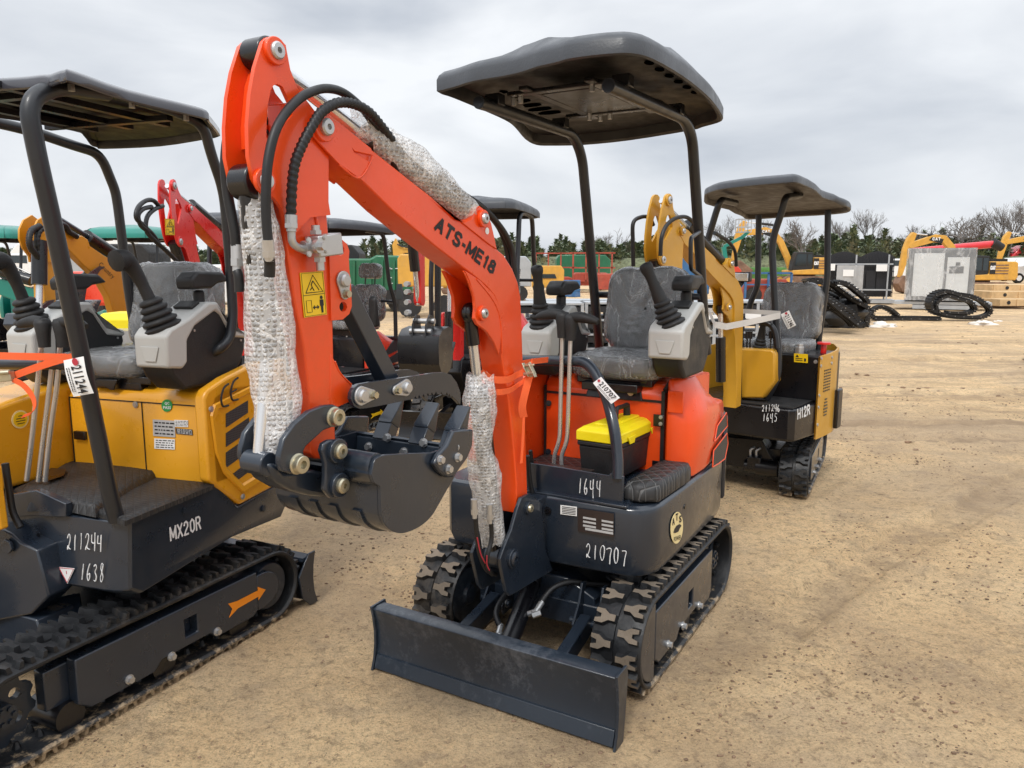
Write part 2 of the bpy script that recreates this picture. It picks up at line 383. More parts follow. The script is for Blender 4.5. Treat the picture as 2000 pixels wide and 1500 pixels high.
class Mach:
    """a frame standing on the ground: local x forward, y to its left, z up"""
    def __init__(s, name, x, y, deg, label=None, cat=None, group=None, z=0):
        s.a = R_(deg); s.o = V((x, y, z)); s.c = math.cos(s.a); s.s = math.sin(s.a)
        s.root = empty(name, (x, y, z), s.a)
        if label: tag(s.root, label, cat, group)
    def loc(s, w):
        dx, dy = w[0] - s.o.x, w[1] - s.o.y
        return V((dx * s.c + dy * s.s, -dx * s.s + dy * s.c, w[2] - s.o.z))
    def world(s, p): return V((s.o.x + p[0] * s.c - p[1] * s.s, s.o.y + p[0] * s.s + p[1] * s.c, p[2] + s.o.z))
    def on(s, px, py, x=None, y=None, z=None):
        r = ray(px, py); rl = V((r.x * s.c + r.y * s.s, -r.x * s.s + r.y * s.c, r.z)); o = s.loc((0, 0, EYE))
        i, v = (0, x) if x is not None else (1, y) if y is not None else (2, z)
        return o + rl * ((v - o[i]) / rl[i])
    def ons(s, pts, **k): return [s.on(*p, **k) for p in pts]
# ---------------------------------------------------------------- writing
_tc = {}
def text_mesh(txt, bold=0.0):
    if (txt, bold) in _tc: return _tc[(txt, bold)]
    cu = bpy.data.curves.new('t', 'FONT'); cu.body = txt; cu.offset = bold; cu.resolution_u = 3; cu.space_character = 1.10
    ob = bpy.data.objects.new('t', cu); C.objects.link(ob)
    dg = bpy.context.evaluated_depsgraph_get(); me = bpy.data.meshes.new_from_object(ob.evaluated_get(dg))
    vs = [v.co.copy() for v in me.vertices]; fs = [list(p.vertices) for p in me.polygons]
    bpy.data.objects.remove(ob); bpy.data.curves.remove(cu); bpy.data.meshes.remove(me)
    x0 = min(v.x for v in vs); x1 = max(v.x for v in vs); y0 = min(v.y for v in vs); y1 = max(v.y for v in vs)
    vs = [((v.x - x0) / (x1 - x0), (v.y - y0) / max(y1 - y0, 1e-6)) for v in vs]
    _tc[(txt, bold)] = (vs, fs); return vs, fs
def text_on(g, txt, P0, P1, PU, bold=0.0, lift=.0008):
    """text stretched over the parallelogram P0 (bottom-left) P1 (bottom-right) PU (top-left)"""
    P0, P1, PU = V(P0), V(P1), V(PU); n = (P1 - P0).cross(PU - P0).normalized() * lift
    vs, fs = text_mesh(txt, bold)
    g.add([P0 + (P1 - P0) * x + (PU - P0) * y + n for x, y in vs], fs)
STROKES = {'0': [[(.5, 1), (.15, .75), (.1, .35), (.35, .02), (.7, .1), (.88, .5), (.8, .85), (.5, 1)]], '1': [[(.5, 1), (.48, .5), (.45, 0)]],
 '2': [[(.12, .78), (.35, 1), (.65, .92), (.68, .6), (.35, .15), (.18, .05), (.3, .22), (.55, .12), (.95, .08)]],
 '3': [[(.2, .9), (.5, 1), (.7, .8), (.4, .55), (.72, .35), (.55, .05), (.15, .08)]],
 '4': [[(.2, .95), (.15, .5), (.45, .42), (.85, .5)], [(.8, 1), (.75, .5), (.72, -.05)]],
 '5': [[(.85, .95), (.3, .95), (.22, .55), (.6, .6), (.75, .3), (.5, .02), (.12, .08)]],
 '6': [[(.6, 1), (.25, .65), (.15, .25), (.4, 0), (.7, .15), (.6, .42), (.2, .3)]],
 '7': [[(.1, .92), (.5, .98), (.88, .95), (.65, .5), (.6, -.08)]],
 '8': [[(.75, .9), (.4, 1), (.25, .75), (.6, .5), (.75, .2), (.45, 0), (.25, .2), (.5, .5), (.75, .9)]]}
def scrawl(g, txt, P0, P1, PU, r=.0022, lift=.001):
    P0, P1, PU = V(P0), V(P1), V(PU); ex = P1 - P0; ey = PU - P0; n = ex.cross(ey).normalized(); k = len(txt); rnd = random.Random(len(txt) * 7 + int(txt[0]))
    for i, ch in enumerate(txt):
        jy = rnd.uniform(-.06, .06); sc = rnd.uniform(.9, 1.08)
        sl = rnd.uniform(-.08, .16); wd_ = rnd.uniform(.68, .86)
        for st in STROKES[ch]:
            pts = [P0 + ex * ((i + .08 + (x + rnd.uniform(-.05, .05) + sl * y) * wd_) / k) + ey * ((y + rnd.uniform(-.04, .04)) * sc + jy) + n * lift for x, y in st]
            g.tube(smooth_path(pts, 4), [r * rnd.uniform(.6, 1.25) for _ in range(5)], n=5)
def decal(parent, P0, P1, PU, m, name='sticker', lift=.0010, th=.0012, round_=0):
    """thin real sticker over a parallelogram"""
    P0, P1, PU = V(P0), V(P1), V(PU); n = (P1 - P0).cross(PU - P0).normalized(); b = n * lift
    g = G()
    if round_:
        cx = (P1 + PU) / 2; ex = (P1 - P0) / 2; ey = (PU - P0) / 2
        g.prism([cx + ex * math.cos(t * math.pi / 14) + ey * math.sin(t * math.pi / 14) + b for t in range(28)], n * th)
    else: g.prism([P0 + b, P1 + b, P1 + PU - P0 + b, PU + b], n * th)
    return g.build(name, m, parent)
# ================================================================ shared components
def track_unit(root, xf, xr, yin, yout, Rb=.165, lug=.022, pitch=.082, lugm='lugtop', sprocket='rear', detail=True, plate=None, rolls=3, mudpad=False, cap=False):
    g = G(); zc = Rb + lug - .006; L1 = xf - xr; arc = math.pi * Rb; tot = 2 * L1 + 2 * arc; t = .02
    def P(s, y, h):
        s %= tot; r = Rb + h
        if s < L1: return V((xr + s, y, zc + r))          # top, rear -> front
        s -= L1
        if s < arc: a = s / Rb; return V((xf + r * math.sin(a), y, zc + r * math.cos(a)))
        s -= arc
        if s < L1: return V((xf - s, y, zc - r))
        s -= L1; a = s / Rb
        return V((xr - r * math.sin(a), y, zc - r * math.cos(a)))
    def N_(s):
        a = P(s, 0, 0); b = P(s, 0, 1); return b - a
    n = 96 if detail else 48; lo, hi = min(yin, yout), max(yin, yout); w = hi - lo; mid = (lo + hi) / 2
    sec = [(lo, -t * .6), (lo, -.004), (lo + .008, 0), (mid - .010, 0), (mid - .008, -.006), (mid + .008, -.006), (mid + .010, 0), (hi - .008, 0), (hi, -.004), (hi, -t * .6), (hi - .01, -t), (lo + .01, -t)]
    rings = [[P(tot * i / n, y, h) for y, h in sec] for i in range(n)]
    k = len(sec); vs = [p for r in rings for p in r]
    g.add(vs, [(i * k + j, i * k + (j + 1) % k, ((i + 1) % n) * k + (j + 1) % k, ((i + 1) % n) * k + j) for i in range(n) for j in range(k)])
    shp = [(-.011, .03), (.011, .03), (.011, .34), (.024, .60), (.024, .97), (.011, .97), (.006, .70), (-.006, .70), (-.011, .97), (-.024, .97), (-.024, .60), (-.011, .34)]
    if not detail: shp = [(-.016, .05), (.016, .05), (.024, .97), (-.024, .97)]
    nl = int(tot / pitch); pt = tot / nl; hw = w / 2 - .012; q = pt / .080
    for i in range(nl):
        for side in (-1, 1):
            s0 = pt * (i + (.25 if side > 0 else -.25))
            bot = [P(s0 + u * q * 1.3, mid + side * (.006 + hw * v), -.003) for u, v in shp]; top = [P(s0 + u * q * .92, mid + side * (.008 + hw * v * .97), lug) for u, v in shp]
            m = len(shp); o = len(g.v); g.v += [tuple(p) for p in bot + top]
            for j in range(m): g.f.append([o + j, o + (j + 1) % m, o + m + (j + 1) % m, o + m + j]); g.mi.append(0)
            g.f.append([o + m + j for j in range(m)]); g.mi.append(1)
    # inner guide teeth
    for i in range(nl):
        for dy in (-.025, .025):
            a = P(pt * i, mid + dy, -t); nn = N_(pt * i); g.cyl(a, a - nn * .022, .014, .007, n=6)
    belt = g.build('rubber_track', 'rubber', root, mats=[M[lugm]], angle=32)
    sgn = 1 if yout > yin else -1
    # wheels
    for nm, x in (('idler_wheel', xf if sprocket == 'rear' else xr), ('sprocket', xr if sprocket == 'rear' else xf)):
        h = G(); r = Rb - .045
        if nm == 'idler_wheel':
            h.lathe((x, lo + .03, zc), (x, hi, zc), [(0, r * .9), (.02, r), (w - .08, r), (w - .06, r * .9), (w - .06, r * .35), (w - .045, r * .3)], n=28)
        else:
            out = []
            for i in range(40):
                a = 2 * math.pi * i / 40; rr = r * (1.1 if i % 4 in (1, 2) else .96); out.append(V((x + rr * math.cos(a), mid - .012, zc + rr * math.sin(a))))
            hol = [[V((x + r * .62 * math.cos(b) + r * .17 * math.cos(c), mid - .012, zc + r * .62 * math.sin(b) + r * .17 * math.sin(c))) for c in [2 * math.pi * j / 12 for j in range(12)]] for b in [2 * math.pi * k2 / 5 for k2 in range(5)]]
            h.prism(out, (0, .024, 0), hol)
            h.cyl((x, mid - .05, zc), (x, mid + sgn * .055, zc), r * .34, n=20)
            for i in range(6): a = math.pi / 3 * i; h.hexb((x + r * .22 * math.cos(a), mid, zc + r * .22 * math.sin(a)), (x + r * .22 * math.cos(a), mid + sgn * .062, zc + r * .22 * math.sin(a)), .009)
        h.build(nm, 'slate_dusty' if detail else 'black', belt, bevel=.002 if detail else 0)
    h = G(); n3 = rolls
    for i in range(n3):
        x = xr + (xf - xr) * (i + .5) / n3
        h2 = G(); h2.cyl((x, lo + .03, .075), (x, hi - .03, .075), .052, n=18)
        if detail or i == 0: h2.build('track_roller', 'black', belt)
    # side frame
    f = G(); y0 = yout - sgn * .050; fm = 'slate' if detail else 'black'
    xa, xb = plate or (xf - .02, xr + .10)
    za, zb = .085, zc + Rb * .66
    out = [V((xa, y0, zb)), V((xb, y0, zb)), V((xb, y0, za + .02)), V((xb + .03, y0, za)), ((V((xb + xa, 0, 0)) / 2 + V((-.18, y0, za)))), ((V((xb + xa, 0, 0)) / 2 + V((-.15, y0, za + .03)))), ((V((xb + xa, 0, 0)) / 2 + V((.08, y0, za + .03)))), ((V((xb + xa, 0, 0)) / 2 + V((.11, y0, za)))), V((xa - .04, y0, za)), V((xa, y0, za + .03))]
    hx = (xa + xb) / 2 - .06; hole = [V((hx - .03, y0, .15)), V((hx + .03, y0, .15)), V((hx + .03, y0, .225)), V((hx - .03, y0, .225))]
    if plate == 'none': pass
    f.prism(out, (0, sgn * .045, 0), [hole] if detail else [])
    f.box(((xa + xb) / 2, yout - sgn * .075, (za + zb) / 2 + .01), (abs(xa - xb) + .16, .05, zb - za - .05))
    if cap:
        rc = Rb - .024; f.prism([V((xf + rc * math.sin(a), y0 - sgn * .001, zc + rc * math.cos(a))) for a in [math.pi * k / 14 for k in range(15)]], (0, sgn * .0448, 0))
    fr = f.build('track_frame', fm, belt, bevel=.005 if detail else 0)
    if detail:
        for x in (hx + .28, hx - .12, hx + .10):
            if x > xa - .02: continue
            b = G(); b.hexb((x, yout - sgn * .006, .11), (x, yout + sgn * .012, .11), .012); b.cyl((x, yout - sgn * .006, .11), (x, yout - sgn * .001, .11), .017); b.build('bolt', 'steel', fr)
    return belt, P, tot, zc
def bellows(g, a, d, r0, r1, h, n=4, ns=20, ell=1.0):
    d = V(d).normalized(); prof = []
    for i in range(n):
        rr = r0 + (r1 - r0) * i / n; t = h * i / n
        prof += [(t, rr * .86), (t + h / n * .25, rr), (t + h / n * .6, rr), (t + h / n * .85, rr * .84)]
    prof.append((h, r1 * .8)); g.lathe(a, V(a) + d, prof, n=ns, ell=ell)
def joystick(parent, base, lean, L=.24, big=False, r=.055):
    """boot + moulded grip; lean = unit-ish direction of the stick"""
    base = V(base); d = V(lean).normalized(); g = G()
    bellows(g, base - d * .01, d, r * (1.3 if big else 1.05), r * (.66 if big else .52), .125 if big else .108, n=5)
    bt = g.build('boot', 'blackm', parent, angle=60)
    g = G(); tip = base + d * L; up = V((0, 0, 1))
    if big:   # gooseneck grip with a bulb bent forward
        f = V((1, 0, 0)); p = [base + d * .09, base + d * (L * .62), base + d * L * .86 + f * .008, base + d * L * .97 + f * .03, base + d * L + f * .07 - up * .012]
        rr = [.023, .022, .028, .038, .040]
        pts = smooth_path([V(q) for q in p], 5); rs = [rr[min(i // 5, 4)] + (rr[min(i // 5 + 1, 4)] - rr[min(i // 5, 4)]) * ((i % 5) / 5) for i in range(len(pts))]
        rs[-1] = .018; g.tube(pts, rs, n=14)
    else:
        g.lathe(base + d * .08, base + d, [(0, .026), (.02, .028), (.06, .024), (.10, .020), (L - .115, .021), (L - .095, .026), (L - .08, .026), (L - .072, .021), (L - .068, .008)], n=16)
    g.build('grip', 'blackm', parent, angle=60)
def console(root, fx, cy, z0, lean, w=.135, s=1.0, big=False, outer=1, arm=True):
    """joystick console; fx front x, cy centre y, z0 height of the bottom"""
    def X(x, z): return (fx + x * s, z0 + z * s)
    prof = [(-.07, .0), (-.02, .05), (0, .10), (0, .185), (-.02, .205), (-.10, .235), (-.20, .285), (-.245, .285), (-.31, .19), (-.40, .165), (-.405, .13), (-.37, .06), (-.31, .0)]
    g = G(); g.prism([V((X(x, z)[0], cy - w / 2 + .006, X(x, z)[1])) for x, z in prof], (0, w - .012, 0))
    c = g.build('control_console', 'plastic', root, bevel=.014, seg=3)
    top = [(0.006, .085), (.008, .19), (-.016, .213), (-.10, .243), (-.20, .293), (-.25, .293), (-.318, .197), (-.405, .174), (-.405, .150), (-.32, .160), (-.265, .245), (-.235, .262), (-.13, .215), (-.09, .17), (-.085, .095), (-.06, .075)]
    g = G(); g.prism([V((X(x, z)[0], cy - w / 2 - .003, X(x, z)[1])) for x, z in top], (0, w + .006, 0))
    cv = g.build('console_cover', 'grey', c, bevel=.011, seg=3)
    g = G(); g.prism([V((X(.0085, 0)[0], cy + y * w, X(0, z)[1])) for y, z in ((-.28, .155), (.28, .155), (.16, .105), (-.16, .105))], (.003, 0, 0)); g.build('thumb_recess', 'grey', c, bevel=.002)
    b = G(); 
    for p in ((-.13, .20), (-.37, .145)): b.cyl(V((X(p[0], 0)[0], cy + outer * (w / 2 - .008), X(0, p[1])[1])), V((X(p[0], 0)[0], cy + outer * (w / 2 - .002), X(0, p[1])[1])), .005, n=10)
    b.each('screw', 'steel', c)
    bx, bz = X(-.055, .215)
    joystick(c, (bx, cy, bz), lean, .245 * s, big)
    g = G(); g.box((X(-.17, 0)[0], cy, X(0, .285)[1]), (.05, w * .6, .012), Matrix.Rotation(R_(26), 3, 'Y')); g.build('switch_plate', 'blackm', c, bevel=.003)
    if arm:
        ax, az = X(-.235, .29)
        g = G(); g.cyl((ax, cy, az - .01), (ax, cy, az + .05), .022, n=12)
        pr = [(.07, .048), (.075, .085), (.04, .112), (-.09, .108), (-.13, .075), (-.06, .066), (-.03, .05)]
        g.prism([V((ax + x * s, cy - .042, az + z * s)) for x, z in pr], (0, .084, 0)); g.build('armrest', 'plastic', c, bevel=.012, seg=3)
    return c
def wrinkled_shell(g, outline, ext, amp=.006, sc=11, inset=.0):
    """closed cushion-like skin around an outline sweep, crinkled"""
    base = [V(p) for p in outline]; pts = []
    for a, b in zip(base, base[1:] + base[:1]):
        m = max(1, int((b - a).length / .014)); pts += [a.lerp(b, j / m) for j in range(m)]
    n = len(pts); c = sum(pts, V((0, 0, 0))) / n; ext = V(ext); rings = []
    def rg_(q):
        w = V((noise.noise(q * 5 + V((3, 1, 7))), noise.noise(q * 5 + V((9, 4, 2))), noise.noise(q * 5))) * .06; s_ = V(((q.x + w.x) * sc, (q.y + w.y) * sc, (q.z + w.z) * sc * .45))
        return (.5 - abs(noise.noise(s_ * 1.2))) * 1.3 + (.5 - abs(noise.noise(s_ * 2.9 + V((5, 5, 5))))) * .7 - .8
    for t, k in [(0, .0), (0, .35), (0, .72), (.02, .95), (.12, 1.03), (.38, 1.05), (.62, 1.05), (.88, 1.03), (.98, .97), (1, .90)] + [(1, .84 - .05 * j) for j in range(17)]:
        r = []
        for p in pts:
            q = c + (p - c) * max(k, .001) + ext * t; d = rg_(q) if t > .01 else 0
            r.append(q + (q - (c + ext * .5)).normalized() * (amp * d + .006))
        rings.append(r)
    g.loft(rings, cap=False)
def rrect(cx, cy, w, h, r, n=6, taper=0.0):
    out = []
    for sx, sy, a0 in ((1, 1, 0), (-1, 1, 90), (-1, -1, 180), (1, -1, 270)):
        for i in range(n + 1):
            a = R_(a0 + 90 * i / n); y = cy + sy * (h / 2 - r) + r * math.sin(a); x = cx + sx * (w / 2 - r) + r * math.cos(a)
            x = cx + (x - cx) * (1 - taper * ((y - cy) / h + .5)); out.append((x, y))
    return out
def seat(root, x, y, z, w=.42, hb=.42, depth=.40, lean=.16, head=False, filmm='film', base=True, taper=.03):
    """z: top of the cushion"""
    st = G(); st.box((x - .02, y, z - .13), (depth * .9, w * .62, .05)); st.box((x - .02, y, z - .085), (depth * .98, w * .8, .035))
    s = st.build('seat', 'black', root, bevel=.006)
    g = G(); o = [V((x + a, y + b, z - .07)) for b, a in rrect(0, 0, w, depth, .07)]; g.loft([[p + V((0, 0, dz)) + (V((x, y, p.z)) - p) * k for p in o] for dz, k in ((0, .06), (.01, 0), (.05, 0), (.068, .04), (.07, .10), (.064, .5), (.062, .98))])
    g.build('seat_cushion', 'vinyl', s, angle=60)
    bx = x - depth * .46; up = V((-lean, 0, 1)).normalized(); fw = V((1, 0, lean)).normalized()
    def B(a, b): return V((bx, y, z)) + V((0, 1, 0)) * a + up * b
    o = [B(a, b) for a, b in rrect(0, hb / 2 + .0, w, hb, .09, taper=taper)]
    g = G(); c = sum(o, V((0, 0, 0))) / len(o)
    g.loft([[p + (c - p) * k - fw * d for p in o] for d, k in ((.10, .1), (.09, .02), (.045, 0), (.01, .02), (-.002, .10), (.0, .30), (.012, .36), (.014, .9))])
    g.build('seat_back', 'vinyl', s, angle=60)
    f = G(); wrinkled_shell(f, [p - fw * .105 for p in o], fw * .118, .020, 8)
    f.build('plastic_cover', filmm, s, angle=80)
    f = G(); o2 = [V((x + a, y + b, z - .09)) for b, a in rrect(0, 0, w * 1.0, depth * 1.02, .07)]; wrinkled_shell(f, o2, V((0, 0, .098)), .016, 9)
    f.build('plastic_cover', filmm, s, angle=80)
    if head:
        def Hh(a, b): return B(a, b) 
        o = [Hh(a, b) for a, b in rrect(0, hb + .17, w * .62, .16, .05)]; c = sum(o, V((0, 0, 0))) / len(o)
        g = G(); g.loft([[p + (c - p) * k - fw * d for p in o] for d, k in ((.10, .12), (.08, 0), (.03, 0), (.02, .1))]); 
        for q in (-.07, .07): g.cyl(B(q, hb - .02) - fw * .05, B(q, hb + .12) - fw * .05, .008, n=8)
        g.build('headrest', 'vinyl', s, angle=60)
        f = G(); wrinkled_shell(f, [p - fw * .11 for p in o], fw * .115, .010, 14); f.build('plastic_cover', filmm, s, angle=80)
    return s
def tee_lever(root, pts, sgn, m='lever', r=.012):
    g = G(); g.tube(fillet(pts, .05), r, n=12); l = g.build('travel_lever', m, root, angle=60)
    t = V(pts[-1]); g = G(); g.lathe(t - V((0, 0, .07)), t, [(0, .020), (.05, .024), (.085, .030), (.10, .024), (.104, .01)], n=14)
    g.tube([t + V((0, 0, .018)), t + V((0, sgn * .04, .022)), t + V((.0, sgn * .09, .014)), t + V((0, sgn * .115, .006))], [.022, .024, .020, .012], n=12, sm=3, flat=(1, .9))
    g.build('grip', 'blackm', l, angle=60)
    return l
def pin_plate(parent, P, Q, n, r=.018, r2=.010):
    """keeper plate: big pin head at P, bolt at Q, n = outward normal"""
    P, Q, n = V(P), V(Q), V(n).normalized(); d = (Q - P).normalized(); e = n.cross(d); g = G(); out = []
    for i in range(13): a = math.pi / 2 + math.pi * i / 12; out.append(P + (d * math.cos(a) + e * math.sin(a)) * r * 1.45)
    for i in range(13): a = -math.pi / 2 + math.pi * i / 12; out.append(Q + (d * math.cos(a) + e * math.sin(a)) * r2 * 1.5)
    g.prism(out, n * .006); p = g.build('pin_plate', 'steel', parent, bevel=.0015)
    g = G(); g.lathe(P, P + n, [(.004, r), (.012, r), (.0165, r * .78), (.017, .001)], n=20); g.build('pin', 'steel', p, angle=25)
    g = G(); g.cyl(Q, Q + n * .010, r2 * 1.15, n=14); g.hexb(Q + n * .008, Q + n * .019, r2); g.build('bolt', 'brass', p)
def pinhead(parent, P, n, r=.018, m='steel', collar=None, cm='orange', off=.0):
    P, n = V(P), V(n).normalized(); g = G()
    if collar: g.cyl(P - n * .002, P + n * .010, collar, n=24); g.build('boss', cm, parent, bevel=.002)
    g = G(); g.lathe(P, P + n, [(.0, r), (.014 + off, r), (.018 + off, r * .82), (.0185 + off, r * .35), (.010 + off, r * .3), (.010 + off, .001)], n=22); g.build('pin', m, parent, angle=40)
def boltset(parent, pts, n, r=.009, m='steel', h=.010):
    n = V(n).normalized()
    for p in pts:
        g = G(); p = V(p); g.cyl(p, p + n * .003, r * 1.35, n=14); g.hexb(p + n * .002, p + n * h, r); g.build('bolt', m, parent)
def wrap_tube(name, pts, rad, label, lump=.14, sc=9, flat=(1, 1), n=36, sm=8, open_=True, cat='bubble wrap', group='bubble wrap left on the cylinders'):
    pts = smooth_path([V(p) for p in pts], sm); m = len(pts); g = G(); rings = []
    T = [(pts[min(i + 1, m - 1)] - pts[max(i - 1, 0)]).normalized() for i in range(m)]; x = T[0].orthogonal().normalized()
    rs = smooth_path([V((q, 0, 0)) for q in rad], max(1, (m - 1) // (len(rad) - 1)))
    for i in range(m):
        x = (x - T[i] * x.dot(T[i])).normalized(); y = T[i].cross(x); r0 = rs[min(len(rs) - 1, int(i / (m - 1) * (len(rs) - 1)))].x; r = []
        for k in range(n):
            a = 2 * math.pi * k / n; q = pts[i] + x * r0 * math.cos(a) + y * r0 * math.sin(a)
            e = 1 + lump * (noise.noise(q * sc) + .6 * noise.noise(q * sc * 2.6) + .25 * noise.noise(q * sc * 6))
            edge = 0
            if i == 0: edge = -.012 * (1 + noise.noise(V((a * 2, 3, 1))) * 2)
            if i == m - 1: edge = .012 * (1 + noise.noise(V((a * 2, 7, 1))) * 2)
            r.append(pts[i] + (x * math.cos(a) * flat[0] + y * math.sin(a) * flat[1]) * r0 * e + T[i] * edge)
        rings.append(r)
    g.loft(rings, cap=False)
    o = g.build(name, 'bubble', None, angle=80)
    return tag(o, label, cat, group)
def hose_rf(t, g): return 1
def spiral_hose(g, pts, r, turns=40, sm=14, n=10):
    pts = smooth_path([V(p) for p in pts], sm); g.tube(pts, r, n=n, rf=lambda t, a: 1 + .13 * math.sin(a + t * turns * 2 * math.pi))
def canopy_shell(root, outline, zf, crown=.10, rim=.05, m='canopy', um='under', name='canopy', ridge=None, inset=.05):
    """outline: plan points; zf(x,y): height of the rim's lower edge"""
    c = V((sum(p[0] for p in outline) / len(outline), sum(p[1] for p in outline) / len(outline)))
    oc = [V(p[:2]) for p in outline]; oc = smooth_path([V((p.x, p.y, 0)) for p in oc + [oc[0]]], 3)[:-1]; outline = [(p.x, p.y) for p in oc]
    def ring(k, h, fl=0):
        r = []
        for p in outline:
            q = c + (V(p[:2]) - c) * k; e = ridge(q.x, q.y) if ridge and not fl else 0
            r.append(V((q.x, q.y, zf(q.x, q.y) + h + (e if k < .95 else 0))))
        return r
    g = G(); g.loft([ring(.985, -.004), ring(1, 0), ring(1.0, rim * .7), ring(.985, rim), ring(.95, rim + crown * .35), ring(.88, rim + crown * .62), ring(.7, rim + crown * .85), ring(.4, rim + crown), ring(.12, rim + crown), ring(.001, rim + crown)], cap=False)
    o = g.build(name, m, root, angle=50)
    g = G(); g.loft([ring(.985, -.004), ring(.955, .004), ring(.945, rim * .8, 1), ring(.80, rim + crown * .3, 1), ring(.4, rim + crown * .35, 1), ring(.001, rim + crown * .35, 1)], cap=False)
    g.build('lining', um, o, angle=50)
    return o
def lot_tag(name, P0, P1, PU, digits, label, small=True, flip=False):
    """paper lot tag as its own thing: P0->P1 is the reading direction"""
    P0, P1, PU = V(P0), V(P1), V(PU); ex = P1 - P0; ey = PU - P0; n = ex.cross(ey).normalized()
    g = G(); rows = []
    for i in range(9):
        t = i / 8; bend = n * (.006 * math.sin(t * 3.1))
        rows.append([P0 + ex * t + bend, P0 + ex * t + ey + bend, P0 + ex * t + ey + bend - n * .0008, P0 + ex * t + bend - n * .0008])
    g.loft(rows); o = g.build(name, 'paper', None); tag(o, label, 'lot tag', 'paper lot tags')
    q = n * .0066
    t = G(); text_on(t, digits, P0 + ex * .20 + ey * .36 + q, P0 + ex * .95 + ey * .36 + q, P0 + ex * .20 + ey * .86 + q, bold=.02); t.build('lettering', 'ink', o)
    if small:
        t = G()
        for k in (.10, .21):
            x = .22
            while x < .88:
                w = random.uniform(.02, .06); a = P0 + ex * x + ey * k + q; t.prism([a, a + ex * w, a + ex * w + ey * .045, a + ey * .045], n * .0004); x += w + .015
        t.build('small_print', 'ink', o)
    c = P0 + ex * .10 + ey * .62 + q; t = G(); r = ey.length * .14; exn = ex.normalized(); eyn = ey.normalized()
    t.prism([c + exn * r * math.cos(a) + eyn * r * math.sin(a) for a in [2 * math.pi * i / 18 for i in range(18)]], n * .0006); t.build('eyelet_mark', 'inkr', o)
    return o
M['ochre'] = mat('ochre_boom_paint', (.62, .27, .012), .34, coat=.25, var=.07, bump=.1, bscale=20)
M['canopyg'] = mat('glossy_canopy', (.045, .045, .055), .22, coat=.4, var=.08)
M['canopyu'] = mat('canopy_brown_lining', (.050, .040, .033), .5, var=.15)
# ================================================================ the orange machine in the middle
A = Mach('mini_excavator', .345, 3.312, -120.3, 'orange mini excavator with slate base and grey canopy, nearest of the orange machines', 'excavator', 'mini excavators parked on the sand')
mr = A.root; Yv = V((0, 1, 0)); Xv = V((1, 0, 0)); Zv = V((0, 0, 1))
for yi, yo in ((.305, .495), (-.305, -.495)):
    track_unit(mr, .475, -.43, yi, yo, Rb=.172, plate=(.475, -.26), cap=True)
# undercarriage
g = G(); g.box((.02, 0, .24), (.62, .56, .10)); g.prism([V((.42, -.22, .14)), V((.42, .22, .14)), V((.42, .22, .27)), V((.42, .10, .33)), V((.42, -.10, .33)), V((.42, -.22, .27))], (-.10, 0, 0))
g.beam((.30, .25, .27), (.12, .38, .20), .16, .07); g.beam((.30, -.25, .27), (.12, -.38, .20), .16, .07); g.box((.40, 0, .19), (.05, .62, .10))
uc = g.build('undercarriage', 'slate', mr, bevel=.006)
g = G(); g.cyl((0, 0, .28), (0, 0, .40), .22, n=36); g.build('slew_ring', 'black', mr)
for y in (-.20, .21):
    g = G()
    for d in (-.045, .045): g.prism([V((.40, y + d, .16)), V((.50, y + d, .15)), V((.515, y + d, .19)), V((.46, y + d, .26)), V((.435, y + d, .33)), V((.40, y + d, .33))], (0, .010, 0))
    g.build('blade_bracket', 'slate', mr, bevel=.002)
    g = G(); g.beam((.47, y, .19), (.838, y + (.02 if y > 0 else -.0), .12), .045, .075); g.cyl((.475, y - .07, .19), (.475, y + .07, .19), .014, n=12)
    g.build('blade_arm', 'slate', mr, bevel=.004)
    boltset(mr, [(.475, y + .055, .19)], Yv, .013)
# blade
prof = [(.888, .002), (.872, .035), (.862, .09), (.862, .15), (.872, .205), (.884, .243), (.866, .252), (.820, .250), (.820, .240), (.858, .238), (.850, .205), (.842, .15), (.842, .09), (.852, .035), (.862, .002)]
g = G(); g.prism([V((x, -.505, z)) for x, z in prof], (0, 1.01, 0)); bl = g.build('dozer_blade', 'slate_dusty', mr, bevel=.003)
for y in (-.513, .503):
    g = G(); g.prism([V((x, y, z)) for x, z in ((.900, -.004), (.884, .04), (.876, .10), (.876, .15), (.884, .21), (.895, .256), (.81, .258), (.80, .22), (.815, .10), (.83, -.004))], (0, .010, 0)); g.build('end_plate', 'slate_dusty', bl, bevel=.002)
g = G(); g.box((.880, 0, .030), (.010, 1.0, .055), Matrix.Rotation(R_(-18), 3, 'Y')); g.build('cutting_edge', 'slate_dusty', bl, bevel=.002)
# blade cylinder
g = G(); g.cyl((.46, -.04, .285), (.76, .02, .16), .036, n=22); g.cyl((.455, -.04, .287), (.425, -.045, .30), .03, n=18)
cy = g.build('blade_cylinder', 'black', mr, bevel=.003); g = G(); g.cyl((.76, .02, .16), (.83, .035, .13), .02, n=16); g.build('rod', 'chrome', cy)
g = G(); spiral_hose(g, [(.70, -.04, .205), (.66, -.085, .235), (.58, -.10, .265), (.46, -.09, .30), (.36, -.07, .31)], .0115, 30); spiral_hose(g, [(.56, .055, .27), (.50, .075, .31), (.44, .12, .325), (.38, .18, .31), (.33, .24, .30)], .0115, 26); g.build('hose', 'hose', mr, angle=80)
g = G(); g.cyl((.76, -.005, .165), (.735, -.03, .195), .012, n=10); g.cyl((.735, -.03, .195), (.69, -.045, .21), .011, n=10); g.hexb((.765, -.03, .19), (.72, -.03, .19), .015)
g.cyl((.60, .025, .235), (.60, .055, .25), .012, n=10); g.cyl((.60, .055, .25), (.555, .058, .272), .012, n=10); g.hexb((.61, .045, .24), (.59, .07, .25), .015); g.build('hose_fitting', 'steel', mr)
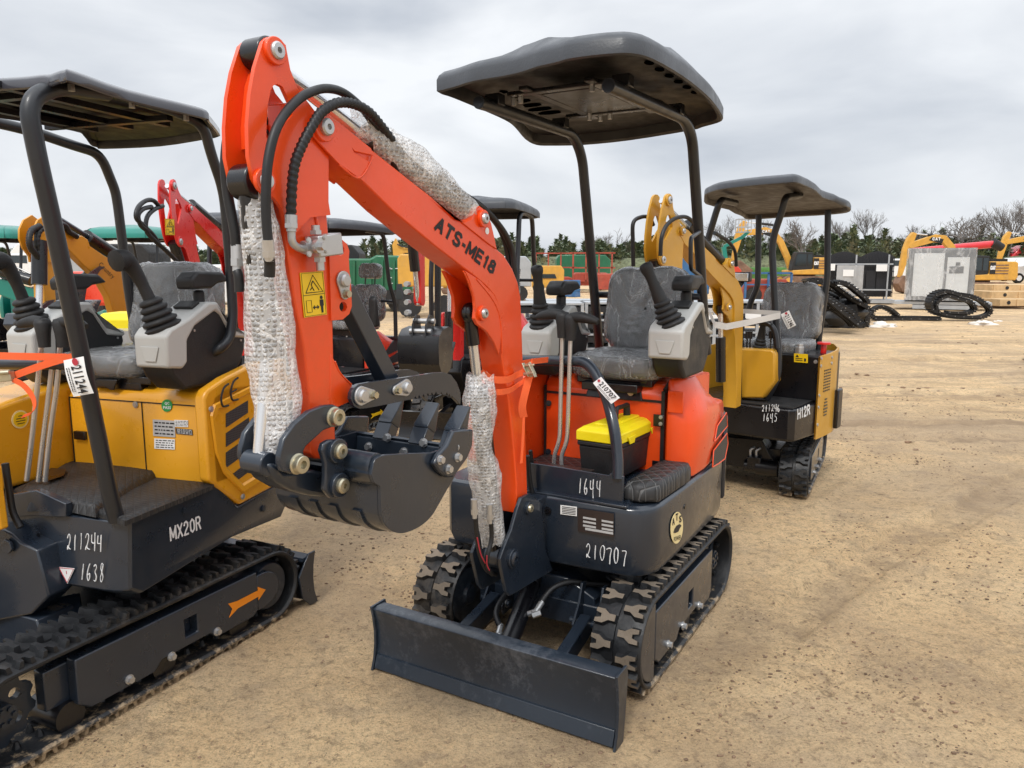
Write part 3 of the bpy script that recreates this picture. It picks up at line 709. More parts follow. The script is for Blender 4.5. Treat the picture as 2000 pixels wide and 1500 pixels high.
# ---- house base (lower frame)
def plan(off=0, z=0):
    o = [(.50, -.40), (.50, -.10), (.50, .10), (.485, .385), (.462, .425), (.43, .452), (.38, .468), (.0, .472), (-.42, .472), (-.55, .44), (-.66, .34), (-.72, .18), (-.735, 0), (-.72, -.18), (-.66, -.34), (-.55, -.44), (-.42, -.472), (.0, -.472), (.38, -.468), (.43, -.452), (.47, -.43)]
    return [V((x - off * (1 if x > 0 else -1), y - off * (1 if y > 0 else -1 if y < 0 else 0), z)) for x, y in o]
g = G(); g.loft([plan(.05, .395), plan(.012, .415), plan(.0, .455), plan(0, .655), plan(.004, .672), plan(.016, .682)]); hb = g.build('swing_frame', 'slate', mr, angle=30, bevel=.003)
g = G(); g.prism([V((-.50, .474, .46)), V((-.60, .43, .46)), V((-.70, .30, .46)), V((-.76, .0, .46)), V((-.70, -.30, .46)), V((-.60, -.43, .46)), V((-.50, -.474, .46)), V((-.50, -.40, .46)), V((-.50, .40, .46))], (0, 0, .42)); g.build('counterweight', 'slate', mr, bevel=.02)
g = G(); g.cyl((.115, .4705, .60), (.115, .4745, .60), .010, n=14); g.build('bolt_hole', 'black', mr)
boltset(mr, [(.505, .055, .625)], Xv, .011, 'black', .006); boltset(mr, [(.40, .36, .69)], Zv, .013, 'slate', .012)
# writing and stickers on the base
g = G(); scrawl(g, '210707', A.on(1143, 1088, x=.512), A.on(1226, 1104, x=.512), A.on(1143, 1060, x=.512), r=.0019); g.build('chalk_number', 'inkw', mr)
d = decal(mr, A.on(1129, 1037, x=.5015), A.on(1199, 1049, x=.5015), A.on(1129, 992, x=.5015), 'stkbrown', 'data_plate')
g = G()
for r_ in range(3):
    for c_, (a, b) in enumerate(((.14, .50), (.66, .98))):
        p = lambda u, v: A.on(1129 + 70 * u, 1037 + 12 * u - 45 * v, x=.5045)
        v0 = .58 - r_ * .17; g.prism([p(a, v0), p(b, v0), p(b, v0 + .085), p(a, v0 + .085)], (.0005, 0, 0))
p = lambda u, v: A.on(1129 + 70 * u, 1037 + 12 * u - 45 * v, x=.5045)
g.prism([p(.2, .10), p(.98, .10), p(.98, .2), p(.2, .2)], (.0005, 0, 0)); g.build('plate_fields', 'stksil', d)
d = decal(mr, A.on(1095, 1004, x=.5015), A.on(1127, 1008, x=.5015), A.on(1095, 986, x=.5015), 'paper', 'sticker')
g = G()
for k in range(5): p = lambda u, v: A.on(1095 + 32 * u, 1004 + 4 * u - 18 * v, x=.5045); g.prism([p(.08, .1 + k * .17), p(.92, .1 + k * .17), p(.92, .17 + k * .17), p(.08, .17 + k * .17)], (.0004, 0, 0))
g.build('small_print', 'ink', d)
# round ATS sticker on the side
q = lambda u, v: A.on(1309 + 24 * u, 1066 - 9 * u - 63 * v + 0, y=.473)
d = decal(mr, q(0, 0), q(1, 0), q(0, 1), 'stkcream', 'round_sticker', round_=1)
g = G()
for i, ch in enumerate('ATS'): text_on(g, ch, q(.10 + .28 * i, .62 + (.10 if i == 1 else 0)), q(.10 + .28 * i + .2, .62 + (.10 if i == 1 else 0)), q(.10 + .28 * i, .84 + (.10 if i == 1 else 0)), bold=.03, lift=.004)
text_on(g, 'POWER', q(.24, .10), q(.80, .10), q(.24, .24), bold=.02, lift=.004)
g.prism([q(.2, .38) + Yv * .003, q(.34, .35) + Yv * .003, q(.6, .36) + Yv * .003, q(.72, .45) + Yv * .003, q(.85, .50) + Yv * .003, q(.72, .58) + Yv * .003, q(.45, .56) + Yv * .003, q(.28, .48) + Yv * .003], (0, .0006, 0)); g.build('lettering', 'ink', d)
# ---- deck, apron plate, mat
g = G(); g.box((.21, .05, .698), (.44, .62, .03)); g.build('deck', 'slate', mr, bevel=.003)
g = G(); g.prism([V((.45, -.10, .675)), V((.45, .345, .675)), V((.45, .345, .79)), V((.45, .30, .80)), V((.45, .285, .785)), V((.45, .10, .79)), V((.45, -.10, .79))], (.012, 0, 0)); ap = g.build('front_apron', 'slate', mr, bevel=.003)
g = G(); g.box((.455, .12, .682), (.07, .50, .010)); g.build('apron_foot', 'slate', ap, bevel=.002)
g = G(); scrawl(g, '1644', A.on(1128, 962, x=.4635), A.on(1175, 972, x=.4635), A.on(1128, 932, x=.4635), r=.0019); g.build('chalk_number', 'inkw', ap)
mo = [(.43, .335), (.425, .40), (.385, .455), (.05, .468), (-.02, .45), (-.02, .345), (.05, .335)]
g = G(); c0 = V((.2, .40, 0)); rr = lambda k, z: [V((x + (c0.x - x) * k, y + (c0.y - y) * k, z)) for x, y in mo]
g.loft([rr(0, .690), rr(-.02, .70), rr(.0, .735), rr(.10, .758), rr(.4, .766), rr(.9, .768)]); g.build('floor_mat', 'quilt', mr, angle=70)
g = G(); g.prism([V((.43, -.05, .716)), V((.43, .10, .716)), V((.06, .10, .716)), V((.06, -.19, .716)), V((.25, -.19, .716))], (0, 0, .008)); g.build('floor_mat', 'quilt', mr)
# ---- engine cover
g = G(); g.prism([V((.05, -.20, .70)), V((-.62, -.20, .70)), V((-.62, -.20, 1.05)), V((-.06, -.20, 1.09)), V((.02, -.20, 1.07)), V((.05, -.20, 1.03))], (0, .545, 0)); ec = g.build('engine_cover', 'orange', mr, bevel=.008)
g = G()  # black rubber seams
g.box((.0525, .075, 1.005), (.006, .54, .010)); g.box((.053, -.196, .87), (.008, .010, .33)); g.box((.054, .348, .87), (.012, .014, .36)); g.beam((.05, .352, 1.05), (-.03, .352, 1.085), .012, .02); g.build('rubber_seam', 'hose', ec)
g = G(); g.prism([V((.30, -.21, .70)), V((-.6, -.21, .70)), V((-.6, -.21, 1.05)), V((.10, -.21, 1.10)), V((.20, -.21, 1.07)), V((.29, -.21, .97)), V((.30, -.21, .90))], (0, -.245, 0)); lc = g.build('side_cover', 'orange', mr, bevel=.02, seg=3)
g = G(); g.tube(fillet([(.305, -.208, .86), (.295, -.208, .97), (.205, -.208, 1.075), (.10, -.208, 1.104)], .03), .006, n=8); g.build('rubber_seam', 'hose', lc)
boltset(mr, [(.272, -.208, .955), (.060, -.178, .955), (.060, -.178, .735)], V((.7, .7, 0)), .010, 'slate', .008)
# right (image) side cover: bulged fender with grille
def fend(z):
    t = (z - .69) / (1.10 - .69); bulge = .018 * math.sin(min(1, max(0, t * 1.25)) * math.pi); s = max(0, t - .62) / .38
    back = -.60 + .05 * s ** 2; yo = .468 + bulge - .055 * s ** 1.8; fr = .052 - .018 * s
    return [V((fr, .358, z)), V((fr, .40 - .02 * s, z)), V((fr - .02, yo - .03, z)), V((fr - .07, yo - .006, z)), V((-.15, yo, z)), V((-.35, yo - .012, z - .10 * s)), V((back + .10, yo - .035, z - .16 * s)), V((back, yo - .12, z - .20 * s)), V((back - .02, .30, z - .20 * s)), V((back - .02, .20, z - .20 * s)), V((-.35, .20, z - .06 * s)), V((-.05, .358, z))]
g = G(); g.loft([fend(.69 + (1.10 - .69) * k / 9) for k in range(10)]); fc = g.build('side_cover', 'orange', mr, bevel=.010, angle=48)
g = G(); g.box((.055, .40, 1.01), (.008, .065, .09)); g.build('cover_lug', 'orange', fc, bevel=.003)
g = G()
for dz in (.83, .92): pass
gy = lambda px, py: A.on(px, py, y=.478)
g1 = [(1394, 862), (1399, 832), (1417, 806), (1419, 832), (1404, 850)]; g2 = [(1390, 912), (1392, 880), (1418, 846), (1420, 866), (1414, 896), (1402, 905)]
for o in (g1, g2): g.prism([gy(*p) for p in o], (0, .004, 0))
g.each('grille', 'grille', fc)
g = G()
for o in (g1, g2): g.tube([gy(*p) + Yv * .004 for p in o + [o[0]]], .0028, n=8)
g.each('grille_frame', 'orange', fc, angle=80)
g = G()
for z in (.93, .735): g.box((.068, .335, z), (.006, .045, .05)); 
hn = g.each('hinge', 'black', mr, bevel=.002)
boltset(hn, [(.071, .345, .945), (.071, .345, .918), (.071, .345, .75), (.071, .345, .722)], Xv, .006, 'steel', .006)
# seat base bits
g = G(); g.box((-.12, .125, 1.075), (.34, .34, .03)); g.box((-.10, .125, 1.055), (.40, .25, .035)); g.prism([V((.062, .0, 1.00)), V((.062, .26, 1.00)), V((.045, .24, 1.075)), V((.045, .02, 1.075))], (-.03, 0, 0)); g.build('seat_mount', 'black', mr, bevel=.004)
boltset(mr, [(.066, .21, 1.035)], Xv, .010, 'brass', .006)
seat(mr, -.105, .125, 1.178, w=.375, hb=.375, depth=.37, lean=.19)
console(mr, .205, .402, 1.118, (.035, -.085, .20), outer=1)
console(mr, .205, -.165, 1.09, (.03, -.005, .20), outer=1)
for px, gx, sg in (((1083, 904), 1, -1), ((1097, 906), 2, 1)):
    if gx == 1: pl = [(1082, 906), (1083, 888), (1093.5, 858), (1095, 784), (1099, 625)]
    else: pl = [(1097, 908), (1096.5, 890), (1108, 860), (1110.5, 784), (1115, 630)]
    tee_lever(mr, A.ons(pl, x=.33), sg, r=.0088)
g = G(); g.box((.40, .06, .765), (.05, .26, .02)); g.build('pedal_linkage', 'stkbrown', mr)
# hand rail
rl = [A.on(1022, 704, x=.30), A.on(1100, 705, x=.30), A.on(1148, 712, x=.31), A.on(1180, 765, x=.36), A.on(1198, 830, x=.42), A.on(1206, 890, x=.44), A.on(1207, 935, x=.456)]
g = G(); g.tube(smooth_path([V(p) for p in rl], 6), .0215, n=16); g.build('hand_rail', 'slate', mr, angle=80)
# ---- canopy
g = G()
pR = [A.on(1380, 690, y=.36), A.on(1373, 600, y=.36), A.on(1366, 480, y=.36), A.on(1352, 268, y=.36), V((-.06, .36, 2.135)), V((.62, .36, 2.118)), V((.70, .36, 2.115))]
pL = [V((-.46, -.16, 1.10)), A.on(1165, 620, y=-.15), A.on(1150, 450, y=-.15), A.on(1137, 305, y=-.15), V((-.10, -.15, 2.125)), V((.58, -.15, 2.125)), V((.66, -.15, 2.123))]
for p in (pR, pL):
    g = G(); g.tube(fillet(p, .11, 8), .0225, n=18); g.build('canopy_post', 'tube', mr, angle=80)
    g = G(); g.cyl(p[-1] - Xv * .02, p[-1] + Xv * .0015, .0195, n=16); g.build('tube_end', 'black', mr)
cb = A.on(1366, 575, y=.36); g = G(); g.cyl((-.40, -.15, 1.42), (-.37, .36, 1.42), .016, n=12); g.cyl((-.56, -.14, 1.12), (-.45, .36, 1.12), .02, n=12); g.each('cross_tube', 'tube', mr)
g = G(); g.tube(fillet([A.on(1366, 453, y=.37), A.on(1349, 465, y=.40), A.on(1349, 525, y=.40), A.on(1368, 540, y=.37)], .03), .009, n=10); g.build('grab_handle', 'tube', mr, angle=80)
rim = [(853, 178), (885, 170), (924, 158), (978, 149), (1015, 141), (1050, 129.5), (1070, 125), (1089, 120.5), (1110, 114.5), (1155, 108), (1200, 104), (1236, 104), (1275, 114.5), (1335, 149), (1380, 185), (1400, 208), (1411.5, 227), (1411, 234), (1404, 239), (1375, 247), (1350, 254), (1230, 273.5), (1140, 282.5), (1075, 284), (1047, 282.5), (1026, 272), (1005, 248), (984, 233), (930, 209), (879, 188), (860, 182)]
ol = [tuple(A.on(*p, z=2.15))[:2] for p in rim]
def ridge(x, y):
    t = max(0, min(1, (.66 - x) / .14)); w = max(0, 1 - abs(y - .16) / .15)
    return .022 * t * t * (3 - 2 * t) + .020 * min(1, w * 1.6)
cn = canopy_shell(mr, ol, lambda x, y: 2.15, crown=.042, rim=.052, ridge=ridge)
g = G()
for i in range(6): g.prism([V((.40 - .09 * i + .028 * math.cos(a), -.24 + .055 * math.sin(a), 2.2115)) for a in [2 * math.pi * k / 16 for k in range(16)]], (0, 0, .0015))
for i in range(4): g.prism([V((-.08 + .00 * i + .06 * math.cos(a), -.02 + .085 * i + .026 * math.sin(a), 2.2115)) for a in [2 * math.pi * k / 16 for k in range(16)]], (0, 0, .0015))
for i in range(6): g.prism([V((.52 - .10 * i + .026 * math.cos(a), .425 + .015 * math.sin(a), 2.2115)) for a in [2 * math.pi * k / 16 for k in range(16)]], (0, 0, .0015))
g.each('vent_hole', 'hole', cn)
g = G()
for y in (.0, .25): g.box((.30, y, 2.165), (.62, .035, .014))
for x in (.08, .55): g.box((x, .12, 2.162), (.035, .42, .014))
for y, xx in ((.36, .58), (-.15, .55), (.36, .05), (-.15, .02)): g.box((xx, y, 2.15), (.045, .06, .04))
g.box((.30, .12, 2.170), (.40, .22, .02)); g.build('canopy_bracket', 'black', cn, bevel=.003)
g = G()
for x, y in ((.55, .28), (.56, .24), (.52, -.06), (.50, -.1), (.10, .02), (.06, .05), (.08, .10)): g.hexb((x, y, 2.135), (x, y, 2.16), .010)
g.each('bolt', 'steel', cn)
# ================================================================ boom, arm, bucket
BY = .045
def sh(pts, y=BY): return A.ons(pts, y=y)
def rotcopy(pts, y): return [V((p.x, y, p.z)) for p in pts]
boomO = sh([(604, 254), (609, 242), (622, 232), (636, 231), (657, 240), (676, 249), (724, 290), (810, 359), (849, 389), (888, 425), (905, 431), (918, 425), (926, 409), (935, 403), (948, 414), (957, 437), (964, 468), (969, 485), (984, 498), (1001, 525), (1011.7, 552), (1017, 580), (1019, 632), (1021, 690), (1025, 800), (1029, 920), (1031, 985), (1008, 1003), (1009, 950), (1004, 884), (992, 767), (985, 728), (980, 696), (978, 632), (974, 600), (966, 578), (951, 560), (925, 538), (902, 520.7), (850, 481), (766, 411), (710, 356), (660, 321), (636, 291), (615, 268)])
boomL = [(p.x, p.z) for p in boomO]
g = G(); g.prism(boomO, (0, -.09, 0)); bm_ = g.build('boom', 'orange', mr, bevel=.004, angle=28)
# proud side flanges at both ends
cl = sh([(601, 256), (608, 240), (622, 229), (637, 229), (660, 240), (722, 290), (727, 304), (690, 296), (686, 292), (689, 298), (722, 318), (708, 356), (703, 352), (660, 322), (634, 294), (612, 270)], .0465)
for y0, e in ((BY, .007), (-BY, -.007)):
    g = G(); g.prism(rotcopy(cl, y0), (0, e, 0)); g.build('end_flange', 'orange', bm_, bevel=.002)
kf = sh([(862, 404), (888, 428), (905, 434), (920, 427), (927, 409), (935, 402), (949, 413), (958, 437), (965, 468), (969, 487), (955, 478)], .0465)
for y0, e in ((.030, .020), (-.030, -.020)):
    g = G(); g.prism(rotcopy(kf, y0), (0, e, 0)); g.build('knee_flange', 'orange', bm_, bevel=.002)
lug = sh([(905, 528), (914, 548), (924, 580), (926, 603), (924, 622), (930, 634), (948, 647), (962, 668), (972, 693), (976, 660), (978, 625), (972, 598), (962, 575), (935, 548)], .04)
for y0, e in ((.034, .012), (-.034, -.012)):
    g = G(); g.prism(rotcopy(lug, y0), (0, e, 0)); g.build('cylinder_lug', 'orange', bm_, bevel=.002)
pv = A.on(630, 249, y=.052); kp = A.on(942, 427, y=.052); lp = A.on(941, 612, y=.046)
pinhead(bm_, pv, Yv, .020, 'steel', .033, off=.004); pinhead(bm_, kp, Yv, .017, 'steel', .027); pinhead(bm_, lp, Yv, .016, 'steel', .025)
g = G(); block_on(g, 'ATS-ME18', A.on(847, 449, y=BY), A.on(961, 537, y=BY), A.on(859, 422, y=BY), wt=.215, gap=.30); g.build('lettering', 'ink', bm_)
g = G(); h_ = A.on(951, 451, y=.0505); g.cyl(h_, h_ + Yv * .0015, .011, n=16); g.build('lifting_hole', 'panelw', bm_)
# bracket
bo = sh([(1009, 996), (1018, 972), (1031, 965), (1043, 969), (1057, 983), (1060, 1024), (1065, 1073), (1079, 1114), (995, 1164), (988, 1155), (978, 1107), (976, 1092), (986, 1064), (998, 1036)], .062)
br0 = None
for y0, e in ((.050, .014), (-.050, -.014)):
    g = G(); g.prism(rotcopy(bo, y0), (0, e, 0)); o = g.build('boom_bracket', 'slate', mr, bevel=.003); br0 = br0 or o
pf = A.on(1031, 992, y=.064); pc = A.on(1000, 1090, y=.064)
g = G(); g.cyl(V((pf.x, -.07, pf.z)), V((pf.x, .07, pf.z)), .02, n=18); g.cyl(V((pc.x, -.06, pc.z)), V((pc.x, .06, pc.z)), .030, n=20); g.cyl(V((pc.x, -.03, pc.z)), V((pc.x, .03, pc.z)), .045, n=24)
g.cyl((.56, 0, .40), (.56, 0, .66), .055, n=24); g.box((.58, 0, .45), (.12, .10, .04)); g.box((.53, 0, .55), (.08, .09, .26)); g.build('swing_post', 'slate', mr, bevel=.004)
pinhead(br0, pf, Yv, .015, 'brass', .024, 'slate'); pinhead(br0, pc, Yv, .026, 'slate', .034, 'slate')
# arm
PI_ = [(508, 82), (516, 74), (526, 71.5), (539, 76), (552, 89), (556.5, 113), (561, 137), (576, 176), (600, 206), (618, 230), (640, 262), (636, 308), (636, 395), (640, 420), (600, 425), (560, 470), (549, 425), (545, 408), (535, 393), (527, 385), (513, 380), (501, 371), (489, 350), (480, 305), (478.5, 245), (483, 185), (492, 134)]
plO = sh(PI_, .032)
hole = sh([(523, 177), (528, 168), (536, 165), (546, 170), (552, 183), (563, 207), (566, 225), (552, 240), (542, 252), (534, 263), (520, 278), (514, 268), (515, 235), (517, 205)], .032)
armM = None
boxO = sh([(557, 200), (600, 207), (620, 232), (636, 262), (636, 308), (637, 395), (642, 461), (648, 508), (650, 600), (652, 700), (653, 790), (656, 862), (650, 884), (638, 896), (618, 896), (607, 886), (604, 860), (606, 792), (594, 682), (574, 580), (566, 520), (558, 470), (552, 425), (550, 400), (556, 330), (560, 260)], .030)
g = G(); g.prism(boxO, (0, -.060, 0)); arm = g.build('arm', 'orange', mr, bevel=.004, angle=28)
for y0, e in ((.0305, .011), (-.0305, -.011)):
    g = G(); g.prism(rotcopy(plO, y0), (0, e, 0), [rotcopy(hole, y0)]); g.build('bellcrank_plate', 'orange', arm, angle=28)
g = G(); sp = sh([(496, 165), (504, 140), (506, 140), (500, 200), (496, 285), (490, 290), (488, 250)], 0); g.prism(rotcopy(sp, -.030), (0, .060, 0)); g.build('web_plate', 'orange', arm)
tp = A.on(535, 100, y=.042); tl = A.on(514, 354, y=.042)
for p, r in ((tp, .019), (tl, .018)): pinhead(arm, p, Yv, r, 'steel', r * 1.55)
g = G(); g.cyl(V((tp.x, -.03, tp.z)), V((tp.x, .03, tp.z)), .034, n=24); g.cyl(V((tl.x, -.03, tl.z)), V((tl.x, .03, tl.z)), .040, n=24); g.each('cylinder_eye', 'black', arm, bevel=.004)
for wp, yy_ in (([(905, 530), (914, 550), (925, 580), (927, 603)], .046), ([(662, 322), (700, 348), (722, 320), (727, 304)], .0525), ([(930, 545), (955, 575), (970, 600), (978, 632), (981, 690)], .046), ([(640, 470), (645, 540), (648, 624)], .032), ([(654, 706), (665, 729), (686, 751)], .032)):
    g = G(); g.tube(smooth_path(sh(wp, yy_), 5), .0028, n=6, rf=lambda t, a: 1 + .25 * math.sin(t * 60)); g.build('weld_bead', 'orange', arm if yy_ == .032 else bm_, angle=80)
weld = sh([(576, 423), (588, 385), (594, 376), (601, 378), (612, 400), (620, 440)], .032); g = G(); g.tube(smooth_path(weld, 5), .0035, n=6); g.build('weld_bead', 'orange', arm)
# thumb lug plates and thumb
lugT = sh([(640, 465), (663, 466), (675, 476), (680, 490), (679, 505), (680, 527), (683, 552), (685, 598), (680, 613), (667, 624), (645, 626)], .032)
hl = [[A.on(663.5 + 7 * math.cos(a), 489 + 10 * math.sin(a), y=.032) for a in [2 * math.pi * k / 14 for k in range(14)]], [A.on(668 + 7.5 * math.cos(a), 599 + 10 * math.sin(a), y=.032) for a in [2 * math.pi * k / 14 for k in range(14)]]]
for y0, e in ((.024, .012), (-.024, -.012)):
    g = G(); g.prism(rotcopy(lugT, y0), (0, e, 0), [rotcopy(h, y0) for h in hl]); g.build('thumb_lug', 'orange', arm, angle=28)
pin_plate(arm, A.on(669, 548, y=.037), A.on(671.5, 574, y=.037), Yv, .0165, .0095)
lb = sh([(646, 690), (654, 705), (665, 729), (678, 745), (688, 752), (688, 783), (652, 799), (645, 799)], .032)
for y0, e in ((.024, .008), (-.024, -.008)):
    g = G(); g.prism(rotcopy(lb, y0), (0, e, 0)); g.build('thumb_foot', 'orange', arm, bevel=.002)
st0 = A.on(668, 565, y=0); st1 = A.on(764, 757, y=0)
g = G(); g.beam(st0, st1, .050, .044, up=(0, 1, 0)); g.build('thumb_strut', 'slate', mr, bevel=.003)
to = [(682, 779), (683, 767), (688, 757), (697, 750), (732, 744), (769, 739.5), (807, 734), (844, 728), (863, 727), (878, 732), (889, 747), (896, 766), (897, 779), (896, 790), (889, 782), (882, 775)]
te = [(882, 775), (872, 769), (851, 768), (835, 771), (818, 775), (803, 779)]; tooth = []
for i in range(len(te) - 1):
    for k in range(2):
        a = te[i]; b = te[i + 1]; t = k / 2; x = a[0] + (b[0] - a[0]) * t; y = a[1] + (b[1] - a[1]) * t
        tooth += [(x, y + 2), (x - 2.5, y - 3.5), (x - 5, y + 2)]
to += tooth + [(788, 782), (751, 790), (713, 797), (698, 798), (688, 793)]
thO = sh(to, .062)
for y0, e in ((.056, .012), (-.056, -.012)):
    g = G(); g.prism(rotcopy(thO, y0), (0, e, 0)); th = g.build('thumb', 'slate', mr, angle=28, bevel=.0015)
    if e > 0: pin_plate(th, A.on(704, 773, y=.0685), A.on(725, 771, y=.0685), Yv, .0175, .0095); pin_plate(th, A.on(791, 757, y=.0685), A.on(771.5, 762, y=.0685), Yv, .0165, .009)
tb = A.on(704, 773, y=.05); g = G(); g.cyl(V((tb.x, -.055, tb.z)), V((tb.x, .055, tb.z)), .026, n=22); tb2 = A.on(790, 757, y=.05); g.cyl(V((tb2.x, -.055, tb2.z)), V((tb2.x, .055, tb2.z)), .020, n=18); g.build('thumb_bush', 'slate', mr)
# links
l1 = sh([(622, 796), (632, 792), (650, 790), (662, 795), (671, 805), (670, 818), (664, 829), (655, 832), (632, 840), (609, 861), (597, 872), (592, 882), (597, 900), (592, 917), (580, 925), (566, 924), (552, 921), (545, 905), (546, 888), (554, 858), (575, 828), (604, 803)], .07)
for y0, e in ((.055, .016), (-.055, -.016)):
    g = G(); g.prism(rotcopy(l1, y0), (0, e, 0)); o = g.build('tipping_link', 'slate', mr, bevel=.003)
    if e > 0: lk = o
p1 = A.on(652, 814, y=.071); p2 = A.on(581, 906, y=.071)
for p in (p1, p2):
    g = G(); g.lathe(p - Yv * .004, p + Yv, [(0, .025), (.006, .025), (.008, .021), (.022, .021), (.024, .019), (.024, .010), (.014, .009), (.014, .001)], n=26); g.build('pin', 'brass', lk, angle=40)
g = G(); g.cyl(V((p1.x, -.055, p1.z)), V((p1.x, .055, p1.z)), .024, n=20); g.cyl(V((p2.x, -.055, p2.z)), V((p2.x, .055, p2.z)), .026, n=20); g.cyl(V((p2.x, -.03, p2.z)), V((p2.x, .03, p2.z)), .040, n=24); g.cyl(V((p2.x + .05, -.035, p2.z + .005)), V((p2.x + .05, .035, p2.z + .005)), .028, n=20)
g.build('link_pin', 'slate', mr, bevel=.003)
l2 = sh([(545, 905), (560, 921), (592, 920), (612, 918), (634, 922), (652, 930), (662, 946), (655, 966), (640, 973), (608, 969), (575, 960), (548, 944), (534, 925), (528, 906)], .05)
g = G(); g.prism(rotcopy(l2, -.045), (0, .09, 0)); g.build('bucket_link', 'slate', mr, bevel=.012, seg=3)
# bucket
Dp = [(728, 906), (732, 896), (740, 891), (752, 888), (800, 885), (842, 884), (868, 876), (889, 868), (896, 885), (894, 915), (885, 935), (872, 957), (860, 978), (842, 1008), (818, 1029), (788, 1041), (767, 1038), (752, 1026), (743, 1005), (742, 975), (741, 950), (729, 942), (724, 927)]
D = sh(Dp, .18); Ds = smooth_path(D[:9] and [D[i] for i in range(9, 19)], 4); D = D[:9] + Ds + D[19:]; nD = len(D)
path = [D[0]] + [D[i] for i in range(nD - 1, 6, -1)]
pc_ = sum(D, V((0, 0, 0))) / len(D); inner = [p + (V((pc_.x, p.y, pc_.z)) - p).normalized() * .008 for p in path]
ol2 = [V((p.x, 0, p.z)) for p in path] + [V((p.x, 0, p.z)) for p in reversed(inner)]
g = G(); g.prism(rotcopy(ol2, -.172), (0, .344, 0)); bk = g.build('bucket', 'slate', mr, angle=35)
g = G()
for y0, e in ((.172, .010), (-.172, -.010)): g.prism(rotcopy(D, y0), (0, e, 0))
g.each('side_plate', 'slate', bk, bevel=.0015, angle=28)
for yy in (-.13, -.06, .01, .09):   # wear straps
    g = G(); pth = [V((p.x, 0, p.z)) for p in path[5:int(len(path) * .55)]]; ou = [p + (p - V((pc_.x, 0, pc_.z))).normalized() * .006 for p in pth]
    g.prism(rotcopy(ou + list(reversed(pth)), yy), (0, .028, 0)); g.build('wear_strap', 'slate', bk)
e1 = V((D[7].x, 0, D[7].z)); e0 = V((D[12].x, 0, D[12].z)); ld = (e1 - e0).normalized(); ln = V((ld.z, 0, -ld.x)); ln = ln if ln.x > 0 else -ln
lip = [e1 - ld * .012, e1 - ld * .012 + ln * .012, e0 + ln * .016, e0]
g = G(); g.prism(rotcopy(lip, -.17), (0, .34, 0)); g.build('cutting_lip', 'slate_dusty', bk, bevel=.003)
for yy in (-.08, .052, .160):
    g = G(); b0 = e1 - ld * .02; td = (ld * .75 + V((-.62, 0, .25))).normalized(); tn = V((td.z, 0, -td.x)); t0 = b0 + V((0, yy, 0))
    def rg(t, w, h, o=0): c_ = t0 + td * t + tn * o; return [c_ + Yv * w + tn * h, c_ - Yv * w + tn * h, c_ - Yv * w - tn * h, c_ + Yv * w - tn * h]
    g.loft([rg(0, .026, .020), rg(.052, .026, .020)]); g.loft([rg(.052, .024, .022), rg(.060, .026, .022), rg(.10, .024, .012), rg(.138, .022, .004)]); g.build('bucket_tooth', 'slate', bk, bevel=.002)
    boltset(bk, [e0 + ld * .05 + ln * .013 + V((0, yy - .04, 0)), e0 + ld * .085 + ln * .013 + V((0, yy + .03, 0))], ln, .010, 'steel', .012)
sc_ = sh([(842, 905), (850, 888), (868, 868), (880, 840), (902, 838), (919, 838), (917, 870), (908, 893), (892, 915), (880, 931), (868, 932), (852, 920)], .19)
g = G(); g.prism(rotcopy(sc_, .183), (0, .018, 0)); sct = g.build('side_cutter', 'slate', bk, bevel=.005); boltset(sct, [A.on(p[0], p[1], y=.201) for p in ((859, 898), (893, 893), (875, 916))], Yv, .010, 'steel', .012)
g = G(); g.prism(rotcopy(sc_, -.201), (0, .018, 0)); g.build('side_cutter', 'slate', bk, bevel=.005)
ear = sh([(626, 880), (630, 866), (642, 859), (656, 858), (669, 865), (678, 885), (690, 893), (726, 893), (740, 905), (735, 935), (700, 937), (682, 942), (673, 958), (660, 974), (645, 973), (632, 957), (634, 930), (634, 905)], .09)
for y0, e in ((.078, .016), (-.078, -.016)):
    g = G(); g.prism(rotcopy(ear, y0), (0, e, 0)); er = g.build('bucket_ear', 'slate', bk, bevel=.004)
    if e > 0:
        for q_ in ((657, 880), (661, 947)):
            pinhead(er, A.on(*q_, y=.094), Yv, .019, 'brass', .030, 'slate', off=.004)
tA = A.on(690, 902, y=.09); tB = A.on(732, 915, y=.175)
g = G(); cx_, cz_ = tB.x - .01, tB.z + .005; g.cyl(V((cx_, -.172, cz_)), V((cx_, .172, cz_)), .030, n=24); g.build('bucket_tube', 'slate_dusty', bk)
# cylinders
Pw = lambda x_, z_, y_=0: V((x_, y_, z_))
ta = V((tp.x, 0, tp.z)); ka = V((kp.x, 0, kp.z)); dr = (ka - ta).normalized(); top_off = V((0, 0, .012))
g = G(); g.cyl(ta + dr * .36, ka - dr * .03, .034, n=24); ac = g.build('arm_cylinder', 'black', mr, bevel=.003)
g = G(); g.cyl(ta + dr * .03, ta + dr * .37, .0165, n=20); g.build('rod', 'chrome', ac)
g = G(); b0 = V((tl.x, 0, tl.z)); b1 = V((p2.x + .05, 0, p2.z + .005)); b2_ = A.on(522, 700, y=0); g.cyl(b0 - Zv * .02, b2_, .026, n=24); bc = g.build('bucket_cylinder', 'black', mr); g = G(); g.cyl(b2_, b1, .016, n=16); g.build('rod', 'chrome', bc)
g = G(); l0 = V((lp.x, 0, lp.z)); l1_ = V((pc.x, 0, pc.z)); dl = (l1_ - l0).normalized(); g.cyl(l0 + dl * .25, l1_, .033, n=22); lc_ = g.build('boom_cylinder', 'black', mr)
g = G(); g.cyl(l0 + dl * .10, l0 + dl * .26, .0165, n=18); g.build('rod', 'chrome', lc_)
g = G(); g.ball(l0, .034, n=18, m=12, sc=(1, .8, 1)); g.cyl(l0 + dl * .02, l0 + dl * .105, .022, n=18); g.build('rod_eye', 'black', lc_, angle=70)
